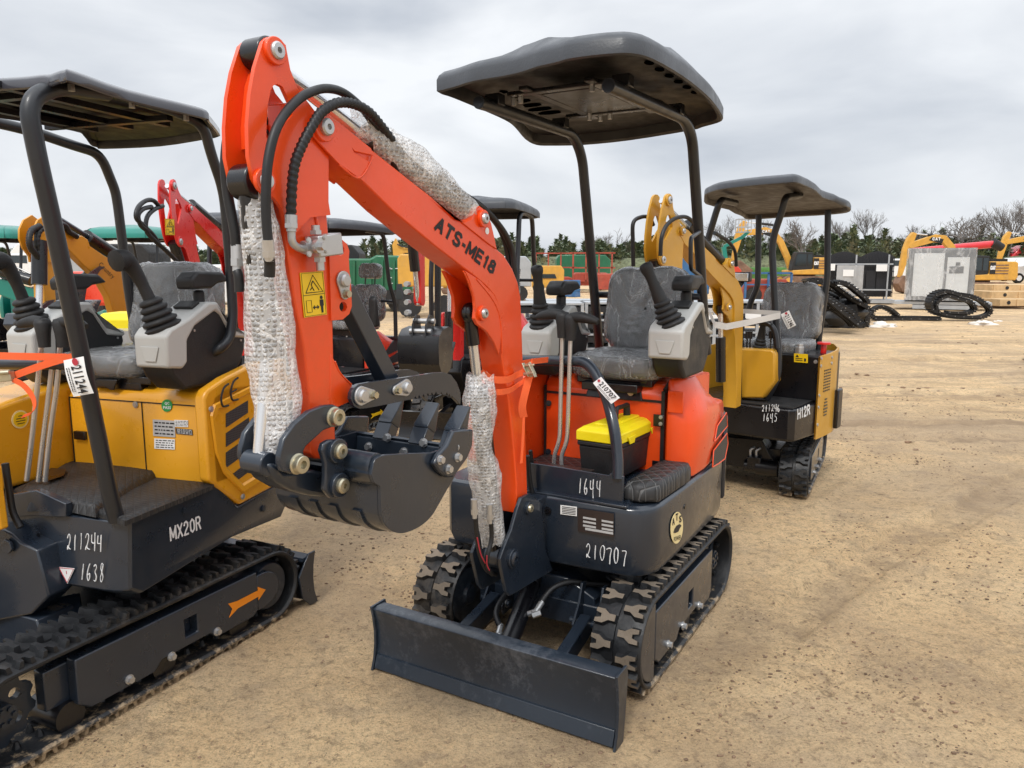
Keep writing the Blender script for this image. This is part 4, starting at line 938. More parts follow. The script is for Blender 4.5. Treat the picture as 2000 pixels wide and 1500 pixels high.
# wraps: things of their own
wA = A.world
wrap_tube('bubble_wrap', [wA(A.on(498, 372, y=0)), wA(A.on(510, 470, y=0)), wA(A.on(520, 580, y=0)), wA(A.on(530, 690, y=0)), wA(A.on(540, 790, y=0)), wA(A.on(540, 884, y=0))], [.036, .042, .050, .056, .058, .052, .046], 'long bubble wrap sleeve hanging on the cylinder in front of the orange upright arm', n=40)
wrap_tube('bubble_wrap', [wA(ta + dr * .33 + top_off), wA(ta + dr * .50 + top_off * 1.6), wA(ta + dr * .66 + top_off * 1.4), wA(ka - dr * .04 + top_off)], [.038, .056, .058, .050], 'bubble wrap around the cylinder on top of the orange sloping boom', lump=.2)
wrap_tube('bubble_wrap', [wA(A.on(938, 738, y=.0)), wA(A.on(936, 800, y=0)), wA(A.on(938, 880, y=0)), wA(A.on(948, 950, y=0)), wA(A.on(962, 1052, y=0))], [.050, .060, .050, .052, .045], 'crumpled bubble wrap around the lifting cylinder between bucket and boom foot', lump=.26)
# hoses
def hs(pts, r, spiral=0, name='hose', m='hose', turns=30):
    g = G(); q = [A.on(p[0], p[1], y=p[2]) for p in pts]
    if spiral: spiral_hose(g, q, r, turns)
    else: g.tube(smooth_path(q, 8), r, n=12)
    return g.build(name, m, mr, angle=80)
hs([(524, 475, .075), (519.6, 420, .075), (519.6, 372, .078), (523, 319, .08), (535, 264, .08), (554, 226, .075), (583, 194, .07), (612, 178, .065), (641, 173, .06), (672, 182, .05), (708, 212, .04), (729, 242, .035), (750, 278, .03), (768, 318, .025), (783, 345, .01)], .0105)
hs([(568.5, 422, .06), (570, 368, .065), (576, 320, .07), (591, 281, .075), (612, 242, .08), (630, 217, .08), (660, 201, .075), (690, 203, .07), (720, 218, .06), (744, 245, .05), (768, 278, .04), (785, 303, .03)], .0115, 1, turns=44)
hs([(864, 347, .02), (900, 377, .01), (935, 400, 0), (960, 423, 0), (985, 455, 0), (1000, 490, 0), (1004, 530, 0), (1004, 570, -.01)], .011)
hs([(900, 385, -.02), (940, 406, -.02), (966, 432, -.02), (982, 460, -.02), (992, 500, -.02), (994, 560, -.02)], .010)
hs([(449, 250, -.06), (442.5, 285, -.065), (440, 330, -.07), (445, 380, -.07), (458, 450, -.06), (461, 480, -.06)], .0115)
hs([(515, 238, -.035), (530, 233, -.06), (560, 222, -.07)], .010); hs([(517, 262, -.035), (530, 250, -.06), (560, 235, -.07)], .011, 1, turns=8)
hs([(526, 540, .06), (527, 515, .066), (525, 505, .07)], .012); hs([(468, 570, -.05), (466, 540, -.05), (463, 530, -.055)], .011)
hs([(928, 985, .02), (931, 1040, .02), (937, 1080, .02), (950, 1112, .015), (968, 1122, .01)], .008, m='hose'); hs([(957, 995, .03), (960, 1050, .03), (952, 1085, .03), (951, 1105, .025), (962, 1122, .02)], .008, m='hose')
hs([(932, 1050, .029), (939, 1082, .029), (948, 1100, .027)], .0022, name='hose_stripe', m='inkr'); hs([(951, 1085, .039), (951, 1102, .034), (956, 1114, .03)], .0022, name='hose_stripe', m='inkr')
hs([(1031, 890, -.03), (1034, 930, -.03), (1040, 965, -.02), (1048, 990, -.0)], .009); hs([(1036, 880, -.05), (1042, 930, -.05), (1050, 975, -.04)], .008)
def fit(a, b, r=.012, ya=.07, yb=None):
    g = G(); p = A.on(*a, y=ya); q = A.on(*b, y=ya if yb is None else yb); g.cyl(p, p + (q - p) * .55, r, n=14); g.hexb(p + (q - p) * .52, p + (q - p) * .8, r * 1.12); g.cyl(p + (q - p) * .8, q, r * .8, n=12); g.build('hose_fitting', 'steel', mr)
fit((523, 468), (526, 510), .013, .075, .07); fit((568.5, 420), (569, 452), .014, .06); fit((785, 302), (822, 364), .013, .03, .01); fit((463, 478), (464, 530), .014, -.06); fit((868, 350), (852, 336), .014, .02)
fit((926, 975), (927, 1012), .011, .025); fit((956, 985), (957, 1022), .011, .035)
g = G(); g.tube(fillet(A.ons([(569, 450), (570, 474), (584, 486), (600, 484)], y=.055), .02), .009, n=12); e_ = A.on(592, 484, y=.055); e2 = A.on(606, 482, y=.055); g.hexb(e_, e2, .016); g.build('elbow_fitting', 'steel', mr)
vb = [(594, 462), (640, 455), (645, 497), (598, 503)]; g = G(); g.prism(A.ons(vb, y=.036), (0, .045, 0)); vv = g.build('valve_block', 'steel', mr, bevel=.003)
vc = A.on(618, 481, y=.081); g = G(); g.cyl(vc, vc + Yv * .012, .016, n=18); g.hexb(vc + Yv * .01, vc + Yv * .026, .010); g.build('valve_cap', 'steel', vv)
boltset(vv, [A.on(p[0], p[1], y=.081) for p in ((602, 469), (634, 463), (603, 496), (637, 489))], Yv, .005, 'steel', .004)
for a, b in (((617, 458), (616, 440)), ((624, 498), (626, 528))):
    g = G(); p = A.on(*a, y=.06); q = A.on(*b, y=.06); g.cyl(p, q, .010, n=12); g.hexb(p, p + (q - p) * .45, .0145); g.build('port_fitting', 'steel', mr)
# sticker on the arm
s0 = A.on(593, 620.5, y=.0305); s1 = A.on(637.5, 614, y=.0305); s2 = A.on(584.5, 533, y=.0305)
st = decal(arm, s0, s1, s2, 'stkyel', 'warning_sticker'); SP = lambda u, v: s0 + (s1 - s0) * u + (s2 - s0) * v + Yv * .0028
def warn(st, SP, nrm, t=.0011):
    g = G(); tri = [SP(.16, .54), SP(.90, .54), SP(.52, .93)]; g.tube(tri + [tri[0]], t, n=5)
    g.tube([SP(.03, .49), SP(.97, .49)], t * .6, n=5); g.tube([SP(.04, .02), SP(.96, .02), SP(.96, .98), SP(.04, .98), SP(.04, .02)], t * .5, n=5)
    g.tube([SP(.36, .60), SP(.45, .66), SP(.42, .72), SP(.5, .8)], t * 1.2, n=5); g.tube([SP(.45, .66), SP(.52, .58)], t * 1.2, n=5); g.tube([SP(.5, .8), SP(.66, .66), SP(.74, .58)], t, n=5)
    g.tube([SP(.14, .10), SP(.36, .10), SP(.36, .37), SP(.14, .37), SP(.14, .10)], t * .6, n=5)
    g.tube([SP(.42, .2), SP(.66, .2)], t * 1.5, n=5); g.prism([SP(.40, .2), SP(.48, .25), SP(.48, .15)], nrm * .0006); g.prism([SP(.68, .2), SP(.60, .25), SP(.60, .15)], nrm * .0006)
    g.prism([SP(.72, .36), SP(.88, .36), SP(.88, .22), SP(.85, .22), SP(.84, .06), SP(.76, .06), SP(.75, .22), SP(.72, .22)], nrm * .0006)
    c_ = SP(.80, .41); u = (SP(1, 0) - SP(0, 0)) * .06; g.prism([c_ + u * math.cos(a) + (SP(0, 1) - SP(0, 0)).normalized() * u.length * math.sin(a) for a in [2 * math.pi * k / 10 for k in range(10)]], nrm * .0006)
    g.build('pictogram', 'ink', st)
warn(st, SP, Yv)
# ---- toolbox standing on the deck
ca, cb_, cd = A.on(1207, 942, z=.73), A.on(1149, 918, z=.73), A.on(1299, 893, z=.73)
ca = V((ca.x, ca.y, .73)); ux = (cb_ - ca); ux.z = 0; uy = (cd - ca); uy.z = 0; uy = uy.normalized(); ux = (ux - uy * ux.dot(uy)); wl, dp = .42, ux.length; ux.normalize()
TB = empty('toolbox', wA(ca + ux * dp / 2 + uy * wl / 2)); tag(TB, 'yellow lidded black plastic toolbox standing on the deck of the orange machine', 'toolbox')
toW = Matrix((ux, uy, V((0, 0, 1)))).transposed(); rt = Matrix.Rotation(A.a, 3, 'Z') @ toW; TB.rotation_euler = rt.to_euler(); ww, ll = dp, wl
g = G(); 
def bx(k, z): return [V((sx * (ww / 2 - k), sy * (ll / 2 - k), z)) for sx, sy in ((1, 1), (-1, 1), (-1, -1), (1, -1))]
g.loft([bx(.014, 0), bx(.004, .125)]); g.loft([bx(-.001, .125), bx(-.001, .145)])
g.build('box_body', 'plastic', TB, bevel=.006)
g = G(); g.loft([bx(-.004, .146), bx(-.004, .185), bx(.016, .200), bx(.03, .204)]); g.loft([bx(.045, .204), bx(.052, .212)]); g.build('lid', 'toolyel', TB, bevel=.004)
g = G(); g.tube(fillet([(0, -.055, .205), (0, -.05, .255), (0, .05, .255), (0, .055, .205)], .012), .0095, n=8, flat=(1.6, 1)); g.build('handle', 'blackm', TB)
g = G()
for s_ in (-.11, .11): g.prism([V((-ww / 2 - .006, s_ - .035, .165)), V((-ww / 2 - .006, s_ + .035, .165)), V((-ww / 2 - .006, s_ + .02, .135)), V((-ww / 2 - .006, s_ - .02, .135))], (-.006, 0, 0))
g.each('latch', 'toolyel', TB, bevel=.002)
# ---- ratchet strap round boom and rail
rs = empty('ratchet_strap', wA(V((.6, 0, 1.13)))); tag(rs, 'orange ratchet strap tying the boom to the hand rail of the orange machine', 'strap')
def wr(g_): g_.v = [tuple(wA(V(p)) - rs.location) for p in g_.v]; return g_
g = G(); fr_ = [A.on(942, 728, x=.845), A.on(964, 741, x=.86), A.on(993, 741, y=.050), A.on(1010, 732, y=.052), A.on(1026, 724, y=.075), A.on(1040, 706, y=.10)]
g.ribbon(smooth_path(fr_, 4), .024, (0, .1, 1)); fr2 = [A.on(940, 765, x=.845), A.on(970, 766, x=.855), A.on(994, 763, y=.050), A.on(1012, 752, y=.053), A.on(1028, 738, y=.080), A.on(1040, 715, y=.10)]
g.ribbon(smooth_path(fr2, 4), .020, (0, .1, 1))
bk2 = [A.on(942, 728, x=.845), V((.84, -.052, 1.17)), V((.72, -.054, 1.18)), V((.5, -.05, 1.19)), V((.33, -.04, 1.185))]; g.ribbon(smooth_path(bk2, 3), .022, (0, .1, 1))
wr(g).build('webbing', 'strapO', rs, angle=80)
g = G(); tl_ = [A.on(1034, 735, y=.085), A.on(1026, 765, y=.080), A.on(1020, 795, y=.070), A.on(1023, 815, y=.066), A.on(1021, 860, y=.062), A.on(1018, 905, y=.060)]; 
g.ribbon(smooth_path(tl_[:4], 5), .032, (1, -.5, 0)); g.ribbon(smooth_path(tl_[3:], 5), .010, (1, -.5, 0)); wr(g).build('loose_end', 'strapO', rs, angle=80)
g = G(); bp_ = A.on(1036, 722, y=.095); Rb_ = Matrix.Rotation(R_(28), 3, 'X'); g.box(bp_, (.008, .026, .050), Rb_); g.box(bp_ + V((.008, .013, 0)), (.018, .003, .052), Rb_); g.box(bp_ + V((.008, -.013, 0)), (.018, .003, .052), Rb_); g.cyl(bp_ + V((.010, -.02, -.016)), bp_ + V((.010, .02, -.008)), .007, n=12); g.cyl(bp_ + V((.010, -.02, .012)), bp_ + V((.010, .02, .02)), .004, n=10)
wr(g).build('ratchet_buckle', 'brass', rs, bevel=.002)
# lot tag on the rail
lot_tag('lot_tag', wA(A.on(1158, 748, x=.40)), wA(A.on(1194, 789, x=.45)), wA(A.on(1174, 736, x=.395)), '210707', 'white paper tag 210707 taped to the curved hand rail of the orange machine')
# ================================================================ the yellow machine cut by the left edge
B = Mach('mini_excavator', -1.606, 3.17, -109, 'yellow mini excavator with charcoal base and glossy black canopy at the left edge', 'excavator', 'mini excavators parked on the sand')
br = B.root; ur = R_(-6.6)
before = set(br.children)
for yi, yo in ((.29, .51), (-.29, -.51)):
    bt, P_, tt, zc = track_unit(br, .86, -.255, yi, yo, Rb=.155, lugm='rubber', sprocket='front', plate=(.66, -.16), pitch=.074)
    if yo > 0:
        g = G(); yy = .461; out = [V((-.16, yy, .255)), V((-.16, yy, .10))] + [V((-.20 - .09 * math.sin(a), yy, .178 - .077 * math.cos(a))) for a in [math.pi * k / 10 for k in range(11)]]
        g.prism(out, (0, .0435, 0)); g.build('track_frame', 'slate', bt, bevel=.004)
        g = G(); ar = [(-.02, .150), (.02, .165), (.035, .148), (.045, .172), (-.0, .19), (.02, .2)]
        av = [(0.035, .140), (.015, .170), (.035, .200), (-.015, .192), (-.13, .192), (-.13, .208), (-.175, .178), (-.13, .148), (-.13, .164), (-.015, .160)]
        g.prism([V((x - .03, .5062, z)) for x, z in av], (0, .001, 0)); g.build('direction_arrow', 'amber', bt)
g = G(); g.box((.15, 0, .24), (.75, .56, .10)); g.beam((.45, .12, .30), (.62, .40, .20), .14, .09); g.beam((.45, -.12, .30), (.62, -.40, .20), .14, .09); g.prism([V((.60, -.3, .16)), V((.60, .3, .16)), V((.60, .22, .33)), V((.60, -.22, .33))], (-.14, 0, 0))
g.build('undercarriage', 'slate', br, bevel=.006)
g = G(); g.cyl((0, 0, .28), (0, 0, .43), .24, n=36); g.build('slew_ring', 'black', br)
g = G(); g.prism([V((x, -.51, z)) for x, z in ((-.50, .01), (-.485, .06), (-.478, .12), (-.485, .19), (-.50, .235), (-.44, .235), (-.435, .22), (-.48, .215), (-.466, .19), (-.46, .12), (-.468, .06), (-.485, .01))], (0, 1.02, 0)); b2 = g.build('dozer_blade', 'slate', br)
for y in (-.522, .512):
    g = G(); g.prism([V((x, y, z)) for x, z in ((-.52, .0), (-.50, .06), (-.495, .12), (-.50, .19), (-.515, .25), (-.47, .25), (-.40, .16), (-.42, .05), (-.47, .0))], (0, .01, 0)); g.build('end_plate', 'slate', b2, bevel=.002)
g = G(); g.beam((-.1, .2, .2), (-.47, .2, .12), .06, .05); g.beam((-.1, -.2, .2), (-.47, -.2, .12), .06, .05); g.each('blade_arm', 'slate', br, bevel=.004)
for c_ in set(br.children) - before: c_.rotation_euler = (0, 0, ur)
# base
sp = B.ons([(243, 1022), (330, 985), (418, 946), (432, 952), (467, 988), (520, 958), (566, 936), (566, 985), (556, 1008), (455, 1050), (268, 1166), (244, 1160)], y=.488)
sp = [(p.x, p.z) for p in sp]
g = G(); n_ = len(sp); cxx = .1
def ringB(y, k): return [V((.1 + (x - .1) * k, y, z + (.55 - z) * (1 - k) * .8)) for x, z in sp]
g.loft([ringB(-.49, .93), ringB(-.455, .985), ringB(-.40, 1), ringB(.40, 1), ringB(.455, .985), ringB(.482, .955), ringB(.489, .93)])
hb = g.build('swing_frame', 'slate', br, bevel=.004, angle=30)
fx = max(x for x, z in sp) + .002
g = G(); block_on(g, 'MX20R', B.on(333, 1058, y=.490), B.on(392, 1034, y=.490), B.on(331, 1029, y=.490), wt=.13); g.build('lettering', 'inkw', hb)
for tx, p0, p1, pu in (('211244', (130, 1073), (201, 1077), (130, 1042)), ('1638', (156, 1131), (206, 1138), (157, 1099))):
    g = G(); scrawl(g, tx, B.on(*p0, x=fx), B.on(*p1, x=fx), B.on(*pu, x=fx), r=.0019); g.build('chalk_number', 'inkw', hb)
t3 = B.ons([(114, 1107), (146, 1110), (132, 1140)], x=fx); c3 = sum(t3, V((0, 0, 0))) / 3
g = G(); g.prism(t3, (.001, 0, 0)); ws = g.build('warning_sticker', 'paper', hb); g = G(); g.tube([c3 + (p - c3) * .88 + Xv * .0015 for p in t3 + [t3[0]]], .0014, n=5); g.tube([c3 + Xv * .0015 + Zv * .008, c3 + Xv * .0015 - Zv * .003], .0014, n=5); g.build('pictogram', 'inkr', ws)
g = G()
for p in ((75, 1045), (88, 1112), (83, 1125)): q_ = B.on(*p, x=fx); g.cyl(q_ - Xv * .001, q_ + Xv * .0012, .008, n=12)
g.each('bolt_hole', 'black', hb)
boltset(hb, [B.on(361, 997, y=.49), B.on(514, 993, y=.49)], Yv, .011, 'slate', .006)
# bracket and boom foot at the edge
g = G(); g.prism(B.ons([(-60, 1040), (0, 1030), (22, 1043), (40, 1060), (72, 1075), (95, 1165), (60, 1200), (-20, 1215), (-80, 1160)], x=.62), (-.10, 0, 0)); g.build('boom_bracket', 'slate', br, bevel=.006)
q_ = B.on(18, 1066, x=.625); g = G(); g.cyl(q_, q_ + Xv * .012, .026, n=6); g.build('bolt', 'slate', br, bevel=.002)
g = G(); g.prism(B.ons([(-60, 905), (-20, 908), (-12, 915), (-8, 960), (2, 1035), (-20, 1040), (-60, 1048)], x=.70), (-.03, 0, 0)); g.build('boom', 'yellow', br, bevel=.006)
g = G(); g.tube(smooth_path(B.ons([(10, 905), (18, 960), (25, 1000), (40, 1030)], x=.62), 5), .012, n=8); g.build('hose', 'hose', br, angle=80)
# mat
mz = [(28, 958), (100, 925), (150, 888), (205, 878), (300, 884), (345, 906), (362, 925), (418, 948), (243, 1020), (215, 1010), (130, 985), (60, 985)]
top = B.ons(mz, z=.705); cm = sum(top, V((0, 0, 0))) / len(top)
g = G(); g.loft([[V((p.x, p.y, .690)) for p in top], [V((p.x, p.y, .708)) for p in top], [cm + (V((p.x, p.y, .716)) - cm) * .97 for p in top], [cm + (V((p.x, p.y, .718)) - cm) * .4 for p in top], [V((cm.x, cm.y, .718)) + (V((p.x, p.y, .718)) - V((cm.x, cm.y, .718))) * .01 for p in top]]); g.build('floor_mat', 'quilt2', br, angle=50)
hz = B.ons([(45, 950), (100, 920), (150, 890), (205, 880), (300, 886), (330, 905), (255, 940), (185, 985), (120, 972), (60, 975)], z=.74); cm = sum(hz, V((0, 0, 0))) / len(hz)
def sc_r(k, z): return [V((cm.x + (p.x - cm.x) * k, cm.y + (p.y - cm.y) * k, z)) for p in hz]
g = G(); g.loft([sc_r(1.06, .70), sc_r(1.02, .725), sc_r(.96, .740), sc_r(.5, .744), sc_r(.01, .744)]); g.build('floor_mat', 'quilt2', br, angle=60)
g = G(); g.prism(B.ons([(10, 968), (70, 958), (128, 984), (128, 1010), (68, 1008), (12, 1010)], x=.55), (-.03, 0, 0)); g.build('front_apron', 'slate', br, bevel=.003)
g = G(); g.prism(B.ons([(85, 925), (100, 915), (130, 918), (125, 930), (95, 940)], z=.752), (0, 0, .003)); g.build('pedal_slot', 'black', br)
# yellow body
ytop = 1.055
g = G(); g.prism([V((.10, -.22, .70)), V((-.45, -.22, .70)), V((-.45, -.22, 1.07)), V((.0, -.22, 1.085)), V((.075, -.22, 1.06)), V((.10, -.22, 1.02))], (0, .72, 0)); ec = g.build('engine_cover', 'yellow', br, bevel=.014, seg=3)
g = G(); g.prism([V((.58, -.23, .70)), V((-.45, -.23, .70)), V((-.45, -.23, 1.07)), V((.0, -.23, 1.085)), V((.35, -.23, 1.04)), V((.56, -.23, 1.0)), V((.58, -.23, .95))], (0, -.25, 0)); lc = g.build('side_cover', 'yellow', br, bevel=.02, seg=3)
g = G(); g.box((.1015, .17, .87), (.003, .004, .30)); g.box((.1015, -.21, .87), (.003, .004, .30)); g.box((.1015, .14, 1.018), (.003, .70, .004)); g.each('panel_gap', 'hose', ec)
boltset(ec, [B.on(119, 788, x=.101), B.on(265, 790, x=.101)], Xv, .010, 'steel', .006)
sd = B.ons([(398, 780), (405, 762), (440, 738), (500, 708), (560, 700), (570, 930), (540, 948), (470, 986), (425, 952), (408, 940)], y=.500)
g = G(); g.prism(sd, (0, -.05, 0)); sv = g.build('side_cover', 'yellow', br, bevel=.012, seg=3)
so_ = [(410, 812), (416, 790), (500, 748), (530, 740), (530, 925), (473, 962), (436, 925), (420, 885), (415, 850)]
cs = B.on(470, 850, y=.502); o1 = B.ons(so_, y=.502)
g = G(); g.loft([[p for p in o1], [p + Yv * .010 + (cs - p) * .02 for p in o1], [p + Yv * .010 + (cs - p) * .12 for p in o1], [p + Yv * .003 + (cs - p) * .16 for p in o1], [p + Yv * .003 + (cs - p) * .99 for p in o1]]); pn = g.build('vent_panel', 'yellow', sv, angle=30)
g = G()
for o in ([(441, 808), (484, 782), (484, 806), (441, 835)], [(441, 846), (486, 815), (487, 842), (441, 873)], [(441, 884), (489, 850), (492, 876), (441, 914)], [(455, 925), (495, 894), (498, 912), (466, 936)]): g.prism(B.ons(o, y=.506), (0, .0015, 0))
g.each('grille', 'grille', pn)
g = G()   # conformity letters
cc = lambda u, v: B.on(432 + 34 * u, 802 - 22 * u - 44 * v, y=.5135)
for cx0 in (0, .55):
    pts = [cc(cx0 + .42, .98), cc(cx0 + .15, .92), cc(cx0 + .0, .55), cc(cx0 + .1, .15), cc(cx0 + .42, .02)]; sp2 = smooth_path(pts, 4); g.tube(sp2, .0042, n=6)
g.tube([cc(.57, .52), cc(.88, .50)], .0034, n=6); g.build('lettering', 'blackm', sv)
boltset(sv, [B.on(412, 799, y=.512), B.on(474, 970, y=.512)], Yv, .009, 'steel', .005)
# stickers
d = decal(ec, B.on(316, 804, x=.101), B.on(337, 804, x=.101), B.on(316, 780, x=.101), 'stkgreen', 'round_sticker', round_=1)
g = G(); text_on(g, 'QC', B.on(322, 791, x=.1042), B.on(331, 791, x=.1042), B.on(322, 785, x=.1042), .02); text_on(g, 'PASS', B.on(319, 799, x=.1042), B.on(334, 799, x=.1042), B.on(319, 793, x=.1042), .02); g.build('lettering', 'inkw', d)
for (a, b, c_, m_) in (((300, 851), (343, 854), (299, 819), 'stksil'), ((341, 833), (368, 834), (341, 820), 'paper'), ((345, 847), (377, 850), (344, 836), 'slate'), ((302, 876), (342, 878), (302, 856), 'paper')):
    d = decal(ec, B.on(*a, x=.101), B.on(*b, x=.101), B.on(*c_, x=.101), m_, 'data_plate'); g = G(); P0, P1, PU = [B.on(*q, x=.1038) for q in (a, b, c_)]
    for k in range(4):
        x0 = .06
        while x0 < .9: wd = rnd0 = random.uniform(.05, .2); wd = min(wd, .95 - x0); s_ = P0 + (P1 - P0) * x0 + (PU - P0) * (.12 + k * .22); g.prism([s_, s_ + (P1 - P0) * wd, s_ + (P1 - P0) * wd + (PU - P0) * .08, s_ + (PU - P0) * .08], (.0004, 0, 0)); x0 += wd + .05
    g.build('small_print', 'ink' if m_ != 'slate' else 'inkw', d)
q2 = lambda u, v: B.on(21 + 37 * u, 840 + 0 * u - 44 * v, y=-.228)
g = G(); cq = B.on(39, 819, y=-.2285)
g.prism([cq + V((.036 * math.cos(a), 0, .036 * math.sin(a))) for a in [2 * math.pi * k / 24 for k in range(24)]], (0, .002, 0)); d = g.build('round_sticker', 'stkcream', lc); g = G(); g.prism([cq + V((.030 * math.cos(a), .002, .030 * math.sin(a))) for a in [2 * math.pi * k / 24 for k in range(24)]], (0, .001, 0)); g.build('sticker_centre', 'stkyel', d)
g = G(); 
for k, wdt in enumerate((.016, .036, .040, .030)): g.box(cq + V((0, .0035, .014 - k * .010)), (wdt, .001, .003))
g.build('small_print', 'ink', d)
g = G(); g.box((.105, -.16, .86), (.02, .06, .035)); g.build('latch', 'black', ec, bevel=.003)
g = G(); g.prism(B.ons([(178, 740), (228, 742), (222, 762), (215, 762), (205, 756), (180, 756)], x=.11), (-.12, 0, 0)); g.build('seat_mount', 'black', br, bevel=.003)
# seat, consoles, levers
g = G(); g.box((-.12, -.02, 1.10), (.40, .44, .03)); g.box((-.1, -.02, 1.075), (.36, .34, .03)); g.build('seat_mount', 'black', br, bevel=.004)
seat(br, -.12, -.085, 1.195, w=.46, hb=.375, depth=.44, lean=.16)
def cn_at(px0, px1, pyb, x): a = B.on(px0, pyb, x=x); b = B.on(px1, pyb, x=x); return (a.y + b.y) / 2, b.y - a.y
cy_, cw_ = cn_at(263, 331, 680, .22)
console(br, .22, cy_, 1.085, (.055, -.05, .20), w=.15, s=1.12, big=True, outer=1)
cy_, cw_ = cn_at(11, 74, 680, .22)
console(br, .22, cy_, 1.075, (.05, -.02, .20), w=.14, s=1.12, big=True, outer=1)
tee_lever(br, B.ons([(52, 938), (62, 860), (74, 750), (84, 640)], x=.42), -1, r=.0092)
g = G(); g.tube(fillet(B.ons([(75, 940), (83, 870), (97, 760), (102, 715)], x=.40), .04), .0092, n=12); g.build('travel_lever', 'lever', br, angle=60)
tee_lever(br, B.ons([(88, 940), (96, 860), (112, 750), (120, 640)], x=.40), 1, r=.0092)
g = G(); g.tube(smooth_path(B.ons([(-70, 720), (-30, 712), (30, 712), (100, 712), (152, 714)], x=.40), 4), .019, n=14); g.build('hand_rail', 'tube', br, angle=80)
# canopy and posts
pf_ = B.ons([(228, 1016), (215, 968), (160, 700), (100, 420), (72, 300)], y=.45); pf_ += [B.on(52, 195, y=.45), V((.60, .44, 2.10)), V((.40, .42, 2.12))]
pr_ = [B.on(405, 694, y=.39)] + B.ons([(432, 680), (449, 660), (455, 620), (450, 520), (437, 372), (412, 300)], y=.45) + [B.on(398, 245, y=.45), V((.12, .44, 2.115)), V((.3, .43, 2.12))]
pl_ = B.ons([(262, 640), (250, 560), (230, 400), (225, 372), (196, 300)], y=-.30) + [V((-.10, -.30, 2.06)), V((.1, -.30, 2.09)), V((.35, -.30, 2.1))]
for p, r in ((pf_, .0265), (pr_, .020), (pl_, .021)):
    g = G(); g.tube(fillet(p, .09, 6), r, n=18); g.build('canopy_post', 'tube', br, angle=80)
rimB = [(-170, 200), (-120, 182), (-40, 176), (35, 172), (76, 168), (95, 167), (109, 162), (125, 158), (145, 160), (253, 196), (395, 229), (410, 238), (429, 262), (426, 267), (405, 271), (314, 285), (203, 290), (190, 287), (177, 282), (163, 264), (142, 254), (0, 229), (-170, 215)]
olB = [tuple(B.on(*p, z=2.085))[:2] for p in rimB]
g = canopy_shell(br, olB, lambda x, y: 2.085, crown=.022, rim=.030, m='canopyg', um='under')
k = G()
for yy in (.28, .1, -.08): k.box((.36, yy, 2.098), (.75, .03, .02))
for xx in (.1, .55): k.box((xx, .1, 2.094), (.03, .6, .02))
k.build('canopy_bracket', 'black', g); k = G()
for p in ((140, 178), (258, 211), (364, 236)): q_ = B.on(*p, z=2.082); k.hexb(q_, q_ + Zv * .02, .011)
k.each('bolt', 'steel', g)
# orange strap and tag at the left edge
rs = empty('ratchet_strap', B.world(V((.55, .1, 1.2)))); tag(rs, 'orange strap end dangling with a rusty buckle across the yellow machine at the left edge', 'strap')
def wb(g_): g_.v = [tuple(B.world(V(p)) - rs.location) for p in g_.v]; return g_
g = G(); g.ribbon(smooth_path([B.on(-40, 694, x=.47), B.on(40, 696, x=.46), B.on(131, 698, x=.45)], 3), .026, (0, 0, 1)); g.ribbon(smooth_path([B.on(24, 735, x=.50), B.on(70, 718, x=.48), B.on(120, 702, x=.46), B.on(159, 694, x=.445)], 3), .028, (0, .15, 1)); wb(g).build('webbing', 'strapO', rs)
g = G(); le = B.ons([(26, 742), (45, 752), (62, 772), (68, 792), (62, 806), (44, 813)], x=.51); g.ribbon(smooth_path(le, 5), .026, (.1, .8, .6)); wb(g).build('loose_end', 'strapO', rs, angle=80)
g = G(); q_ = B.on(8, 736, x=.51); g.box(q_, (.02, .085, .035), Matrix.Rotation(R_(8), 3, 'X')); g.cyl(q_ + V((.012, -.04, .012)), q_ + V((.012, .045, .02)), .008, n=10); wb(g).build('ratchet_buckle', 'brass', rs, bevel=.003)
lot_tag('lot_tag', B.world(B.on(124, 704, x=.66)), B.world(B.on(144, 775, x=.66)), B.world(B.on(163, 696, x=.66)), '211244', 'large white paper tag 211244 on the canopy post of the yellow machine')
